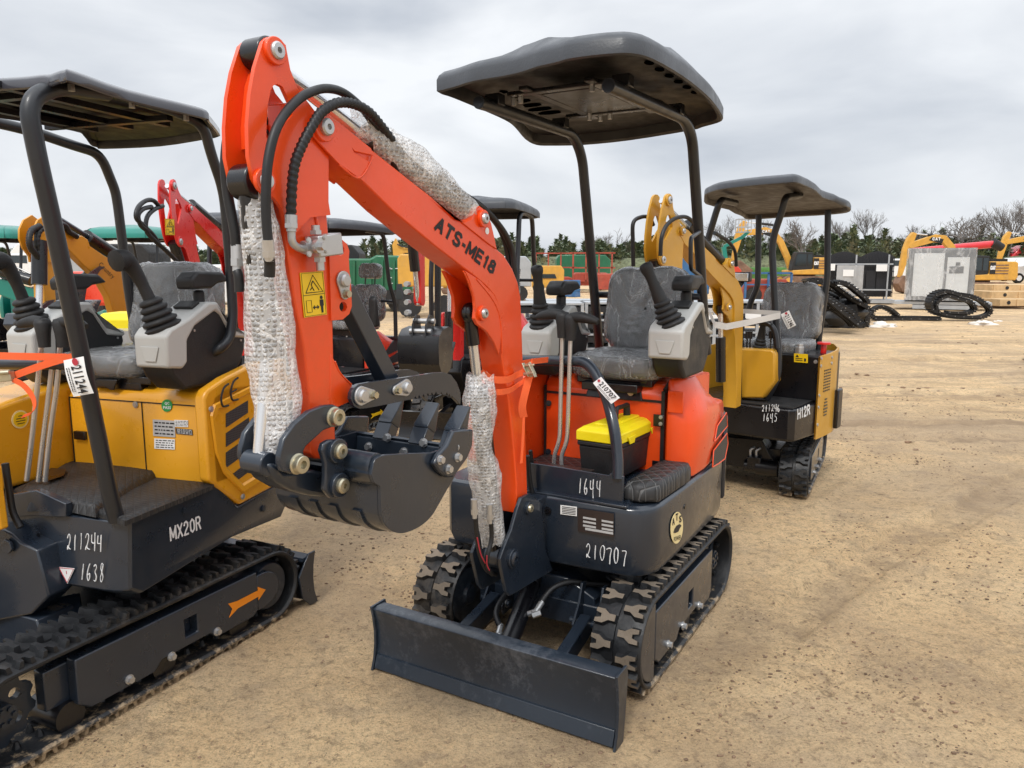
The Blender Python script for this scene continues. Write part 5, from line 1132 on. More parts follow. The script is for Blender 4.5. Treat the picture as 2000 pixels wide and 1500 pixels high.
# ================================================================ shared boom shapes for the machines further back (x,z outlines)
def sim(p0, p1, q0, q1):
    a = complex(*p0); b = complex(*p1); c = complex(*q0); d = complex(*q1); k = (d - c) / (b - a)
    def f(p): z = c + k * (complex(p[0], p[1]) - a); return (z.real, z.imag)
    f.k = abs(k); return f
xz = lambda pts: [(p.x, p.z) for p in pts]
S_boom = xz(boomO); S_plate = xz(plO); S_hole = xz(hole); S_box = xz(boxO); S_lug = xz(lug); S_kf = xz(kf)
S_piv = (pv.x, pv.z); S_foot = (pf.x, pf.z); S_tip = (tp.x, tp.z); S_tail = (tl.x, tl.z); S_knee = (kp.x, kp.z); S_lp = (lp.x, lp.z); S_armb = ((A.on(656, 880, y=.03)).x, (A.on(656, 880, y=.03)).z)
S_D = xz(D)
def boom_set(m, paint, piv, foot, tip, arm_to=None, hw=.05, ram=None, hoses=True, arm=True, pins='steel', plate_scale=1, bucket=None):
    """boom from foot to piv, arm hanging from piv, tip = top pin; all (x, z) in the machine's plane"""
    r = m.root; fb = sim(S_piv, S_foot, piv, foot); fa = sim(S_piv, S_tip, piv, tip) if arm_to is None else sim(S_piv, S_armb, piv, arm_to); k = fb.k; ka_ = fa.k
    P3 = lambda f, pts, y: [V((f(p)[0], y, f(p)[1])) for p in pts]; q1 = lambda f, p, y=0: V((f(p)[0], y, f(p)[1]))
    g = G(); g.prism(P3(fb, S_boom, hw * .9), (0, -hw * 1.8, 0)); bo_ = g.build('boom', paint, r, angle=28, bevel=.003)
    for y0, e in ((hw * .5, .010), (-hw * .5, -.010)):
        g = G(); g.prism(P3(fb, S_lug, y0), (0, e, 0)); g.build('cylinder_lug', paint, bo_)
        g = G(); g.prism(P3(fb, S_kf, y0 * 1.6), (0, e, 0)); g.build('knee_flange', paint, bo_)
    for p in (S_piv, S_knee, S_lp): pinhead(bo_, q1(fb, p, hw), Yv, .017 * k, pins, .028 * k, paint)
    if arm:
        g = G(); g.prism(P3(fa, S_box, hw * .62), (0, -hw * 1.24, 0)); a_ = g.build('arm', paint, r, angle=28, bevel=.003)
        for y0, e in ((hw * .63, .012), (-hw * .63, -.012)):
            g = G(); g.prism(P3(fa, S_plate, y0), (0, e, 0), [P3(fa, S_hole, y0)]); g.build('bellcrank_plate', paint, a_, angle=28)
        for p in (S_tip, S_tail): pinhead(a_, q1(fa, p, hw * .63 + .012), Yv, .018 * ka_, pins, .028 * ka_, paint)
        t0 = q1(fa, S_tip); k0 = q1(fb, S_knee); d = (k0 - t0)
        g = G(); g.cyl(t0 + d * .38 + Zv * .01, k0, .036 * k, n=16); c_ = g.build('arm_cylinder', 'black', r); g = G(); g.cyl(t0, t0 + d * .4, .015 * k, n=12); g.build('rod', 'chrome', c_)
        tl_ = q1(fa, S_tail); ab = q1(fa, S_armb) + V((.07, 0, 0)); d = ab - tl_
        g = G(); g.cyl(tl_, tl_ + d * .62, .036 * k, n=16); c_ = g.build('bucket_cylinder', 'black', r); g = G(); g.cyl(tl_ + d * .6, ab, .018 * k, n=12); g.build('rod', 'chrome', c_)
    l0 = q1(fb, S_lp); l1 = ram or V((foot[0] + .25, 0, foot[1] - .02)); d = l1 - l0
    g = G(); g.cyl(l0 + d * .4, l1, .034 * k, n=16); g.cyl(l0 - d * .02, l0 + d * .08, .026 * k, n=12); c_ = g.build('boom_cylinder', 'black', r); g = G(); g.cyl(l0 + d * .05, l0 + d * .42, .017 * k, n=14); g.build('rod', 'chrome', c_)
    if hoses:
        pz = q1(fb, S_piv); kn = q1(fb, S_knee)
        for dy, dz, rr in ((.075, .10, .011), (.055, .15, .011), (-.07, .12, .011)):
            g = G(); g.tube(smooth_path([V((tip[0] + .03 - (.01 if dy > 0 else 0), dy, piv[1] - .28 * k)), V((tip[0] + .02, dy, piv[1] + .0)), V((tip[0] - .05, dy, piv[1] + dz * .8)), V((piv[0] - .03, dy, piv[1] + dz)), V((piv[0] - .16 * k, dy * .6, piv[1] + dz * .3)), V(((piv[0] + kn.x) / 2, dy * .4, (piv[1] + kn.z) / 2 + .04))], 6), rr, n=8); g.build('hose', 'hose', r, angle=80)
        g = G(); g.tube(smooth_path([V(((piv[0] + kn.x) / 2, .0, (piv[1] + kn.z) / 2 + .06)), kn + V((-.02, 0, .05)), kn + V((-.14, 0, -.10)), kn + V((-.17, 0, -.35))], 6), .011, n=8); g.build('hose', 'hose', r, angle=80)
    return fb, fa
# ================================================================ the tan machine at the right (H12R)
H = Mach('mini_excavator', 1.835, 5.5, -130, 'tan yellow mini excavator with glossy black base, at the right behind the orange one', 'excavator', 'mini excavators parked on the sand')
hr = H.root; b4 = set(hr.children)
for yi, yo in ((.30, .49), (-.30, -.49)): track_unit(hr, .235, -.80, yi, yo, Rb=.150, lugm='rubber', sprocket='front', plate=(.15, -.65), pitch=.08)
g = G(); g.box((-.2, 0, .24), (.70, .56, .10)); g.prism([V((.22, -.28, .15)), V((.22, .28, .15)), V((.22, .16, .36)), V((.22, -.16, .36))], (-.2, 0, 0)); g.build('undercarriage', 'black', hr, bevel=.005)
g = G(); g.cyl((-.1, 0, .28), (-.1, 0, .46), .22, n=24); g.build('slew_ring', 'black', hr)
mp_ = H.on(1500, 935, x=.27)
g = G(); g.cyl(V((.235, .28, .17)), V((.235, .13, .17)), .055, n=20); g.cyl(V((.235, .16, .17)), V((.235, .05, .17)), .040, n=14); g.box((.235, .12, .20), (.09, .09, .09)); mt = g.build('travel_motor', 'black', hr, bevel=.004)
g = G()
for y in (.09, .13): g.tube(smooth_path([V((.24, y, .245)), V((.24, y, .285)), V((.22, y + .02, .30)), V((.12, y + .02, .29))], 4), .010, n=8)
g.each('hose_fitting', 'steel', mt, angle=70)
hoff = H.loc((1.70, 5.50, 0))
for c_ in set(hr.children) - b4: c_.location = (hoff.x, hoff.y, 0); c_.rotation_euler = (0, 0, R_(13))
g = G(); pb = [(.53, -.40), (.53, .37), (.50, .405), (.22, .43), (-.10, .425), (-.36, .35), (-.48, .15), (-.48, -.15), (-.36, -.35), (-.10, -.43), (.3, -.43)]
g.loft([[V((x * .98, y * .98, .43)) for x, y in pb], [V((x, y, .445)) for x, y in pb], [V((x, y, .635)) for x, y in pb], [V((x * .985, y * .985, .645)) for x, y in pb]]); hb = g.build('swing_frame', 'black', hr, bevel=.004, angle=30)
for tx, p0, p1, pu in (('211246', (1488, 804), (1524, 804), (1488, 791)), ('1645', (1489, 822), (1519, 824), (1489, 807))):
    g = G(); scrawl(g, tx, H.on(*p0, x=.532), H.on(*p1, x=.532), H.on(*pu, x=.532), r=.0022); g.build('chalk_number', 'inkw', hb)
g = G(); block_on(g, 'H12R', H.on(1557, 820, y=.436), H.on(1581, 810, y=.436), H.on(1557, 798, y=.436), wt=.18, lift=.003); g.build('lettering', 'inkw', hb)
g = G(); g.box((.26, .15, .652), (.50, .48, .008)); g.build('floor_mat', 'blackm', hr)
# black tank, yellow front cowl, yellow rear wrap
g = G(); g.prism([V((.14, .06, .65)), V((.14, .425, .65)), V((.14, .425, .96)), V((.14, .06, .96))], (-.42, 0, 0)); tk = g.build('tank', 'black', hr, bevel=.012, seg=3)
boltset(tk, [(.142, .10, .93), (.142, .395, .92)], Xv, .010, 'steel', .006)
dl = decal(tk, H.on(1551, 707, x=.143), H.on(1578, 709, x=.143), H.on(1551, 690, x=.143), 'stkyel', 'sticker')
g = G(); f_ = lambda u, v: H.on(1551 + 27 * u, 707 + 2 * u - 17 * v, x=.1465); g.prism([f_(.1, .6), f_(.35, .6), f_(.22, .9)], (.0004, 0, 0)); g.prism([f_(.72, .15), f_(.86, .15), f_(.86, .5), f_(.72, .5)], (.0004, 0, 0)); g.prism([f_(.1, .2), f_(.6, .2), f_(.6, .28), f_(.1, .28)], (.0004, 0, 0)); g.prism([f_(.1, .4), f_(.6, .4), f_(.6, .48), f_(.1, .48)], (.0004, 0, 0)); g.build('pictogram', 'ink', dl)
g = G(); g.cyl((.08, .26, .96), (.08, .26, 1.01), .03, n=14); g.cyl((.08, .26, 1.0), (.08, .26, 1.03), .022, n=12); g.build('filler_cap', 'steel', tk, bevel=.003)
g = G(); g.cyl((-.08, .37, .95), (-.08, .37, 1.02), .02, n=10); g.cyl((-.08, .37, 1.02), (-.08, .37, 1.035), .045, n=14); g.build('filler_cap', 'red', tk, bevel=.002)
cw = H.ons([(1436, 680), (1508, 683), (1513, 690), (1513, 745), (1490, 778), (1436, 778)], x=.44)
g = G(); g.prism(cw, (-.12, 0, 0)); g.build('front_cowl', 'h12', hr, bevel=.012)
def wrapy(z0, z1, th=.006):
    pts = [(.20, .442), (.0, .448), (-.12, .445), (-.26, .42), (-.42, .34), (-.52, .18), (-.54, 0), (-.52, -.18), (-.42, -.34), (-.26, -.42), (.1, -.445)]
    z1f = lambda x: z1 - .03 * max(0, -x - .3)
    return pts
pts = wrapy(0, 0); g = G(); ins = [(x * .985, y * .975) for x, y in pts]
zt = lambda x: .965 + .06 * min(1, max(0, .1 - x))
g.loft([[V((x, y, .40)) for x, y in pts], [V((x, y, zt(x))) for x, y in pts], [V((x, y, zt(x))) for x, y in ins], [V((x, y, .40)) for x, y in ins]], cap=False, close=False); rw = g.build('rear_cover', 'h12', hr, bevel=.001, angle=50)
g = G()
for i in range(4):
    for j in range(8): g.prism([V((.10 - i * .034, .4462 + i * .0006, .86 - j * .020)) + V((dx, 0, dz)) for dx, dz in ((-.012, -.0045), (.012, -.0045), (.012, .0045), (-.012, .0045))], (0, .002, 0))
for j in range(6): g.prism([V((.05, .4475, .66 - j * .022)) + V((dx, 0, dz)) for dx, dz in ((-.04 + .006 * abs(j - 3), -.005), (.04 - .006 * abs(j - 3), -.005), (.04 - .006 * abs(j - 3), .005), (-.04 + .006 * abs(j - 3), .005))], (0, .002, 0))
g.each('vent_slot', 'black', rw)
boltset(rw, [(.18, .443, z) for z in (.95, .9, .70, .62, .50)] + [(-.02, .448, .94), (-.02, .448, .9)], Yv, .009, 'steel', .006)
g = G(); g.box((-.20, .455, .56), (.09, .03, .28)); g.build('bumper', 'black', hr, bevel=.008)
# seat, joystick, rails
sq = H.on(1541, 600, x=-.28)
seat(hr, -.10, sq.y, 1.03, w=.42, hb=.40, depth=.38, lean=.10, base=True)
g = G(); g.tube(smooth_path(H.ons([(1372, 660), (1380, 634), (1400, 627), (1460, 628), (1495, 630), (1512, 645), (1517, 680)], x=.42), 4), .019, n=12); g.build('hand_rail', 'black', hr, angle=80)
for px_, yb_ in ((1482, 690), (1440, 690)): 
    q_ = H.on(px_, 688, x=.33); joystick(hr, q_, (.02, .03, .2), .24, r=.055)
g = G(); 
for px_ in (1458, 1464, 1504): a_ = H.on(px_, 690, x=.36); g.cyl(a_, a_ + V((0, 0, .12)), .006, n=8); g.cyl(a_ + V((0, 0, .10)), a_ + V((0, 0, .15)), .014, n=10)
g.build('travel_lever', 'black', hr)
pA = H.ons([(1497, 780), (1520, 738), (1521, 690), (1515, 620), (1508, 490), (1511, 460), (1528, 410), (1534, 385)], x=.36); pA += [V((.10, pA[-1].y, 2.03))]
pBk = H.ons([(1597, 690), (1600, 655), (1612, 570), (1616, 540), (1617, 410)], x=-.42); pC = H.ons([(1462, 610), (1466, 590), (1480, 560), (1482, 420)], x=-.42); pD = H.ons([(1378, 520), (1379, 480), (1400, 410), (1408, 390)], x=.36) + [V((.1, -.24, 2.0))]
for p in (pA, pBk, pC, pD):
    g = G(); g.tube(fillet(p, .08, 6), .023, n=14); g.build('canopy_post', 'tube', hr, angle=80)
rim = [((1376, 380), 2.02), ((1400, 371), 2.02), ((1460, 363), 2.02), ((1530, 357), 2.02), ((1556, 356), 2.02), ((1580, 365), 2.02), ((1620, 390), 1.99), ((1655, 403), 1.96), ((1660, 413), 1.955), ((1630, 418), 1.955), ((1520, 425), 1.96), ((1462, 428), 1.96), ((1445, 420), 1.965), ((1410, 406), 1.99), ((1378, 398), 2.0)]
ol = []; zs = []
for p, z in rim: q_ = H.on(*p, z=z); ol.append((q_.x, q_.y)); zs.append((q_.x, q_.y, z))
def zfh(x, y):
    sw = s = 0
    for a, b, z in zs: w_ = 1 / ((a - x) ** 2 + (b - y) ** 2 + 1e-5) ** 1.5; sw += w_; s += w_ * z
    return s / sw
canopy_shell(hr, ol, zfh, crown=.03, rim=.04, m='canopy', um='canopyu')
HS = Mach.__new__(Mach); fq = H.on(1430, 792, x=.62); fw_ = H.world(fq); HS.a = R_(-131); HS.c = math.cos(HS.a); HS.s = math.sin(HS.a); HS.o = V((fw_.x, fw_.y, 0)); HS.root = hr
hp = lambda px, py: (lambda q: (q.x, q.z))(HS.on(px, py, y=0))
b4 = set(hr.children)
boom_set(HS, 'h12', hp(1316, 452), hp(1430, 792), hp(1291, 392), hw=.052, hoses=False, ram=HS.on(1408, 745, y=0))
for pts in ([(1276, 440, -.075), (1268, 425, -.075), (1252, 424, -.075), (1237, 435, -.08), (1236, 470, -.08), (1237, 520, -.08)], [(1290, 500, .08), (1292, 465, .08), (1302, 440, .08), (1320, 426, .08), (1340, 424, .07), (1355, 435, .05), (1364, 447, .03)], [(1395, 455, .02), (1420, 470, .0), (1435, 490, -.02), (1438, 520, -.03)], [(1443, 560, -.02), (1446, 640, -.02), (1446, 780, -.02)]):
    g = G(); g.tube(smooth_path([HS.on(p[0], p[1], y=p[2]) for p in pts], 6), .011, n=10); g.build('hose', 'hose', hr, angle=80)
g = G(); q_ = HS.on(1450, 541, y=.03); g.box(q_, (.05, .115, .062)); lm = g.build('work_lamp', 'black', hr, bevel=.01); g = G(); g.box(q_ + V((.026, 0, 0)), (.006, .10, .050)); g.build('lens', 'lamp', lm, bevel=.004)
g = G(); g.beam(q_ + V((0, 0, -.03)), q_ + V((-.02, -.06, -.09)), .03, .02); g.build('bracket', 'black', lm)
for c_ in set(hr.children) - b4: c_.location = (fq.x, fq.y, 0); c_.rotation_euler = (0, 0, HS.a - H.a)
rs = empty('tie_strap', H.world(V((.5, 0, 1.2)))); tag(rs, 'white strap tying the boom of the tan machine to its canopy post', 'strap')
def wh(g_): g_.v = [tuple(H.world(V(p)) - rs.location) for p in g_.v]; return g_
g = G(); g.ribbon([H.on(1385, 608, x=.60), H.on(1396, 634, x=.86), H.on(1419, 638, x=.86), H.on(1460, 630, x=.68), H.on(1524, 616, x=.40)], .040, (0, 0, 1)); g.ribbon([H.on(1524, 612, x=.40), H.on(1460, 608, x=.45), H.on(1380, 606, x=.5)], .030, (0, 0, 1)); wh(g).build('webbing', 'strapW', rs)
lot_tag('lot_tag', H.world(H.on(1525, 614, x=.42)), H.world(H.on(1539, 643, x=.42)), H.world(H.on(1541, 606, x=.42)), '211246', 'small white paper tag 211246 on the post of the tan machine')
# ================================================================ simpler machines standing behind
def bg_mini(label, x, y, deg, paint, base='black', piv=(1.64, 1.87), foot=(.65, .68), tip=(1.78, 2.01), arm_to=None, boom=True, arm=True, seat_=True, head=False, canopy=True, can_z=2.12, can_m='canopy', posts=4, px0=(-.35, .62), py=.40, hw=.05, ram=None, tilt=0, boom_yaw=0, cw=.46, style='fender', consoles=True, top=.0, hoses=True, blade=True, s=1, sz=1.20, st=1.22, crown=.055, rim=.06):
    m = Mach('mini_excavator', x, y, deg, label, 'excavator', 'mini excavators parked on the sand'); r = m.root; r.scale = (s, s, s)
    for yi, yo in ((.29, .49), (-.29, -.49)): track_unit(r, .46, -.50, yi, yo, Rb=.16, lugm='rubber', detail=False, pitch=.085)
    g = G(); g.box((0, 0, .24), (.6, .56, .10)); g.cyl((0, 0, .28), (0, 0, .44), .22, n=20); g.build('undercarriage', base, r)
    if blade:
        g = G(); g.prism([V((xx, -.5, z)) for xx, z in ((.90, .01), (.872, .08), (.875, .18), (.90, .25), (.85, .25), (.855, .18), (.855, .08), (.88, .01))], (0, 1.0, 0)); g.build('dozer_blade', base, r)
        g = G(); g.beam((.3, .2, .2), (.87, .2, .12), .05, .06); g.beam((.3, -.2, .2), (.87, -.2, .12), .05, .06); g.each('blade_arm', base, r)
    g = G(); g.loft([plan(.05, .41), plan(.0, .45), plan(0, .66), plan(.012, .68)]); g.build('swing_frame', base, r, bevel=.004, angle=30)
    g = G(); g.box((.22, .1, .69), (.42, .62, .012)); g.build('floor_mat', 'blackm', r)
    g = G(); g.prism([V((.05, -.22, .69)), V((-.62, -.22, .69)), V((-.62, -.22, 1.0)), V((.02, -.22, 1.04)), V((.05, -.22, 1.0))], (0, .56, 0)); g.build('engine_cover', 'black' if style == 'fender' else paint, r, bevel=.01)
    for sg in (1, -1):
        g = G(); g.loft([[V((p.x, p.y * sg, p.z)) for p in fend(.69 + (1.10 - .69) * k / 7)] for k in range(8)]); f = g.build('side_cover', paint, r, bevel=.008, angle=48)
        g = G(); yy = .470 * sg; g.prism([V((-.16, yy, .86)), V((-.34, yy, .98)), V((-.46, yy, .95)), V((-.46, yy, .87)), V((-.2, yy, .82))], (0, .014 * sg, 0)); g.prism([V((-.20, yy, .78)), V((-.46, yy, .84)), V((-.46, yy, .73)), V((-.24, yy, .72))], (0, .014 * sg, 0)); g.each('grille', 'grille', f)
    if style == 'fender':
        g = G(); g.prism([V((.02, -.20, 1.0)), V((.02, .36, 1.0)), V((.0, .36, st)), V((-.0, -.20, st))], (-.10, 0, 0)); b = g.build('control_stand', 'black', r, bevel=.01); boltset(b, [(.022, .32, 1.03), (.022, .1, 1.03)], Xv, .010, 'steel', .006)
        joystick(r, (-.02, .28, st), (.02, -.04, .2), .24); joystick(r, (-.02, -.12, st), (.02, .02, .2), .24)
        for yy in (.04, .10): g = G(); g.cyl((.0, yy, st), (.02, yy, st + .12), .007, n=8); g.cyl((.02, yy, st + .11), (.025, yy, st + .2), .013, n=8); g.build('travel_lever', 'black', r)
    elif consoles:
        console(r, .20, .36, 1.10, (.04, -.05, .2)); console(r, .20, -.2, 1.10, (.04, 0, .2), outer=-1)
        for yy in (.02, .09): g = G(); g.cyl((.35, yy, .72), (.30, yy, 1.25), .009, n=8); g.box((.30, yy + (.02 if yy > .05 else -.02), 1.28), (.03, .07, .05)); g.build('travel_lever', 'lever', r, angle=60)
    if seat_: seat(r, -.14, .10, sz, w=.42, hb=.40, depth=.38, lean=.12, head=head)
    if canopy:
        a, b = px0; yc = .08
        for xx, yy in (((a, yc + py), (a, yc - py)) if posts == 2 else ((a, yc + py), (a, yc - py), (b, yc + py), (b, yc - py))):
            g = G(); lo = .70 if xx > 0 else 1.0
            pt = [(xx, yy, lo), (xx, yy, 1.42), (xx + (.10 if xx < 0 else -.03), yy, 1.62), (xx + .18 * (1 if xx < 0 else -.5), yy, can_z - .02), (xx + .5 * (1 if xx < 0 else -.7), yy, can_z)]
            g.tube(fillet(pt, .09, 5), .023, n=12); g.build('canopy_post', 'tube', r, angle=80)
        g = G(); g.cyl((a, yc - py, 1.42), (a, yc + py, 1.42), .016, n=8); g.build('cross_tube', 'tube', r)
        ol = [(p[1] , p[0] + yc) for p in rrect(0, (a + b) / 2 + .12, cw * 2, b - a + .34, .13)]
        ol = [(q[0], q[1]) for q in ol]
        canopy_shell(r, ol, lambda X_, Y_: can_z - .05 * max(0, -(X_ - .1)) ** 1 - .0, crown=crown, rim=rim, m=can_m, um='under', ridge=lambda X_, Y_: .02 * (1 if Y_ - yc > -.1 and Y_ - yc < .1 else 0))
    if boom: boom_set(m, paint, piv, foot, tip, arm_to, hw=hw, ram=ram, hoses=hoses, arm=arm)
    g = G(); g.prism([V((.48, -.06, .40)), V((.60, -.07, .38)), V((.74, -.06, .60)), V((.70, -.06, .72)), V((.62, -.06, .74)), V((.48, -.06, .66))], (0, .12, 0)); g.build('boom_bracket', base, r, bevel=.006)
    return m
def simple_bucket(m, cx, cz, w=.40, rot=0, s=1.0, base='black', teeth=True, thumb=False):
    """bucket seen from its back: D profile about (cx, cz)"""
    r = m.root; D_ = [(-.17, .12), (-.10, .15), (.06, .15), (.14, .11), (.17, .04), (.175, -.12), (.13, -.20), (.03, -.24), (-.08, -.22), (-.15, -.14)]
    c, s_ = math.cos(rot), math.sin(rot); T_ = lambda p: (cx + s * (p[0] * c - p[1] * s_), cz + s * (p[0] * s_ + p[1] * c))
    g = G(); pts = [T_(p) for p in D_]
    for y0, e in ((w / 2 - .008, .01), (-w / 2 + .008, -.01)): g.prism([V((p[0], y0, p[1])) for p in pts], (0, e, 0))
    sh_ = [T_(p) for p in D_[1:]]; inn = [(cx + (p[0] - cx) * .93, cz + (p[1] - cz) * .93) for p in sh_]
    g.prism([V((p[0], -w / 2 + .006, p[1])) for p in sh_ + inn[::-1]], (0, w - .012, 0)); b = g.build('bucket', base, r, angle=30)
    if teeth:
        for k in range(4):
            yy = -w / 2 + .03 + k * (w - .06) / 3; a = T_((-.15, -.13)); e = T_((-.27, -.02)); g = G(); g.beam((a[0], yy, a[1]), (e[0], yy, e[1]), .045, .02); g.build('bucket_tooth', base, b)
    g = G()
    for y0 in (-.06, .05): g.prism([V((T_(p)[0], y0, T_(p)[1])) for p in ((-.05, .13), (-.04, .25), (.03, .27), (.12, .20), (.15, .08))], (0, .012, 0))
    g.each('bucket_ear', base, b)
    q = T_((0, .21)); q2 = T_((.09, .14)); g = G(); g.cyl((q[0], -.09, q[1]), (q[0], .09, q[1]), .022, n=12); g.cyl((q2[0], -.09, q2[1]), (q2[0], .09, q2[1]), .022, n=12); g.each('pin', 'steel', b)
    return b
def warn_at(m, px, py, wpx, hpx, y, parent):
    a, b, c = m.on(px, py + hpx, y=y), m.on(px + wpx, py + hpx * 1.01, y=y), m.on(px - 1, py, y=y)
    st = decal(parent, a, b, c, 'stkyel', 'warning_sticker'); warn(st, lambda u, v: a + (b - a) * u + (c - a) * v + Yv * .003, Yv, t=.002)
# A: orange machine with the headrest, seen behind the thumb strut
mA = bg_mini('red orange mini excavator with wrapped headrest seat, seen behind the thumb strut', -1.66, 7.45, -118, 'redor', head=True, px0=(-.35, .40), posts=2, can_z=2.19, s=.86, sz=1.20, st=1.26, arm=False, foot=(.64, .66), piv=(1.3, 1.25), boom=False, py=.42)
g = G(); g.prism([V((.06, .54, 1.16)), V((.06, .54, 1.46)), V((.02, .54, 1.50)), V((-.02, .54, 1.16))], (0, -.10, 0)); g.build('side_guard', 'blackm', mA.root, bevel=.02)
g = G(); q = mA.on(752, 812, y=.495); av = [(.035, -.04), (.005, -.012), (.035, .018), (-.02, .012), (-.14, .02), (-.14, .04), (-.19, .0), (-.14, -.03), (-.14, -.015), (-.02, -.02)]
g.prism([V((.1 + x_, .497, .19 + z_)) for x_, z_ in av], (0, .002, 0)); g.build('direction_arrow', 'stkyel', mA.root)
for a, b, c in (((651, 698), (668, 699), (651, 676)), ((651, 722), (671, 723), (651, 696))): pass
dl = decal(mA.root, mA.on(651, 733, x=.07), mA.on(672, 733, x=.07), mA.on(651, 697, x=.07), 'paper', 'sticker'); g = G(); g.prism([mA.on(651, 703, x=.075), mA.on(672, 703, x=.075), mA.on(672, 697, x=.075), mA.on(651, 697, x=.075)], (.001, 0, 0)); g.build('sticker_band', 'inkr', dl)
# B: red machine whose bucket faces us
mB = bg_mini('bright red mini excavator with its black bucket facing us, behind the boom bend', -.33, 7.65, -105, 'red', px0=(-.35, .42), posts=4, can_z=2.06, boom=False, head=False, py=.42, style='fender')
bp = lambda px, py: (lambda q: (q.x, q.z))(mB.on(px, py, y=0))
fbB, faB = boom_set(mB, 'red', (1.55, 2.10), (.65, .68), (1.62, 2.30), arm_to=(1.52, 1.26), hw=.05, hoses=True)
bkt = simple_bucket(mB, 1.58, 1.00, w=.34, rot=-.1, s=.95); bkt.location = (0, .05, -.07)
g = G(); g.prism([V((1.62, -.18, 1.30)), V((1.62, -.12, 1.30)), V((1.62, -.13, 1.42)), V((1.62, -.17, 1.42))], (-.02, 0, 0)); g.build('side_cutter', 'slate', mB.root)
g = G()
for z in (1.42, 1.36, 1.28, 1.20): g.hexb((1.66, -.05, z), (1.72, -.05, z), .022)
g.each('bolt', 'steel', mB.root)
g = G(); g.cyl(mB.on(852, 560, y=-.04), mB.on(852, 480, y=-.04), .012, n=8); g.cyl(mB.on(855, 640, y=.05), mB.on(855, 460, y=.05), .028, n=12); g.build('bucket_cylinder', 'black', mB.root)
# C: red boom with yellow sticker
mC = bg_mini('red mini excavator with yellow sticker on its raised arm, left of the upright arm', -2.55, 8.15, -92, 'red', px0=(-.35, .75), posts=4, can_z=1.95, boom=False, head=False)
cp = lambda px, py: (lambda q: (q.x, q.z))(mC.on(px, py, y=0))
fbC, faC = boom_set(mC, 'red', cp(357, 407), (.72, .72), cp(326, 363), hw=.06, hoses=False)
ac_ = [o for o in mC.root.children if o.name.startswith('arm') and not o.name.startswith('arm_c')][0]
warn_at(mC, 323, 427, 18, 32, .053, ac_)
for pts in ([(312, 405), (300, 392), (285, 392), (270, 405), (266, 425), (280, 440), (300, 460), (312, 480)], [(318, 402), (300, 410), (287, 425), (286, 450), (300, 468), (325, 490), (345, 510)], [(296, 404), (280, 408), (270, 420), (275, 440), (290, 452)]):
    g = G(); g.tube(smooth_path(mC.ons(pts, y=.09), 5), .016, n=8); g.build('hose', 'hose', mC.root, angle=80)
# D: ochre machine, thumb and bucket lifted
mD = bg_mini('ochre mini excavator with swirl lettering on its boom, behind the left canopy posts', -3.35, 7.4, -90, 'ochre', px0=(-.35, .6), can_z=2.0, boom=False, canopy=False, seat_=False, consoles=False, style='x')
dp = lambda px, py, y=0: (lambda q: (q.x, q.z))(mD.on(px, py, y=y))
fbD, faD = boom_set(mD, 'ochre', dp(113, 450), dp(264, 672), dp(82, 427), hw=.05, hoses=False, arm=False)
def rm(o):
    for c in list(o.children): rm(c)
    bpy.data.objects.remove(o)
for o in list(mD.root.children):
    if o.name.split('.')[0] in ('boom', 'boom_cylinder', 'arm_cylinder', 'bucket_cylinder'): rm(o)
g = G(); g.prism(mD.ons([(103, 440), (118, 440), (135, 450), (152, 462), (160, 460), (172, 468), (176, 480), (205, 500), (236, 514), (258, 520), (266, 512), (278, 516), (285, 540), (280, 580), (276, 620), (280, 700), (234, 700), (230, 650), (224, 620), (213, 580), (194, 546), (160, 514), (125, 478), (105, 466), (99, 452)], y=.05), (0, -.055, 0)); bD = g.build('boom', 'ochre', mD.root, bevel=.006, angle=28)
pinhead(bD, mD.on(114, 449, y=.05), Yv, .025, 'steel', .04, 'ochre')
g = G(); g.prism(mD.ons([(86, 500), (106, 500), (108, 560), (112, 620), (90, 625), (87, 560)], y=.04), (0, -.08, 0)); g.build('arm_lower', 'ochre', mD.root, bevel=.006)
g = G(); np_ = mD.ons([(90, 420), (100, 428), (112, 444), (116, 458), (110, 500), (107, 512), (86, 512), (84, 500), (72, 484), (66, 466), (66, 448), (74, 430)], y=.055)
for y0, e in ((.055, -.012), (-.055, .012)): g.prism(rotcopy(np_, y0), (0, e, 0))
g.each('bellcrank_plate', 'ochre', mD.root)
g = G(); g.cyl(mD.on(168, 462, y=0), mD.on(240, 508, y=0), .055, n=14); cD = g.build('arm_cylinder', 'black', mD.root); g = G(); g.cyl(mD.on(110, 425, y=0), mD.on(170, 462, y=0), .022, n=10); g.build('rod', 'slate', cD)
for pts in ([(78, 441), (62, 450), (57, 468), (60, 485), (72, 500), (80, 520)], [(84, 445), (75, 455), (72, 475), (78, 500), (84, 530)], [(105, 437), (125, 440), (138, 455), (150, 462)]):
    g = G(); spiral_hose(g, mD.ons(pts, y=.07), .020, 22, sm=8) ; g.build('hose', 'hose', mD.root, angle=80)
g = G(); s1_, s2_ = mD.on(76, 540, y=.06), mD.on(76, 490, y=.06); g.cyl(mD.on(77, 556, y=.06), mD.on(77, 470, y=.06), .05, n=14); g.build('bucket_cylinder', 'black', mD.root); g = G(); g.cyl(mD.on(76, 604, y=.06), mD.on(77, 556, y=.06), .022, n=12); g.build('rod', 'chrome', mD.root)
g = G(); text_on(g, 'Country', mD.on(190, 520, y=.051), mD.on(218, 547, y=.051), mD.on(197, 511, y=.051), bold=0, lift=.003); g.build('lettering', 'ink', [o for o in mD.root.children if o.name.startswith('boom') and o.name[4:5] in ('', '.')][0])
th_ = [(128, 592), (140, 575), (165, 545), (180, 530), (195, 520), (206, 521), (196, 528), (185, 545), (170, 560), (166, 585), (170, 615), (150, 618), (132, 612)]
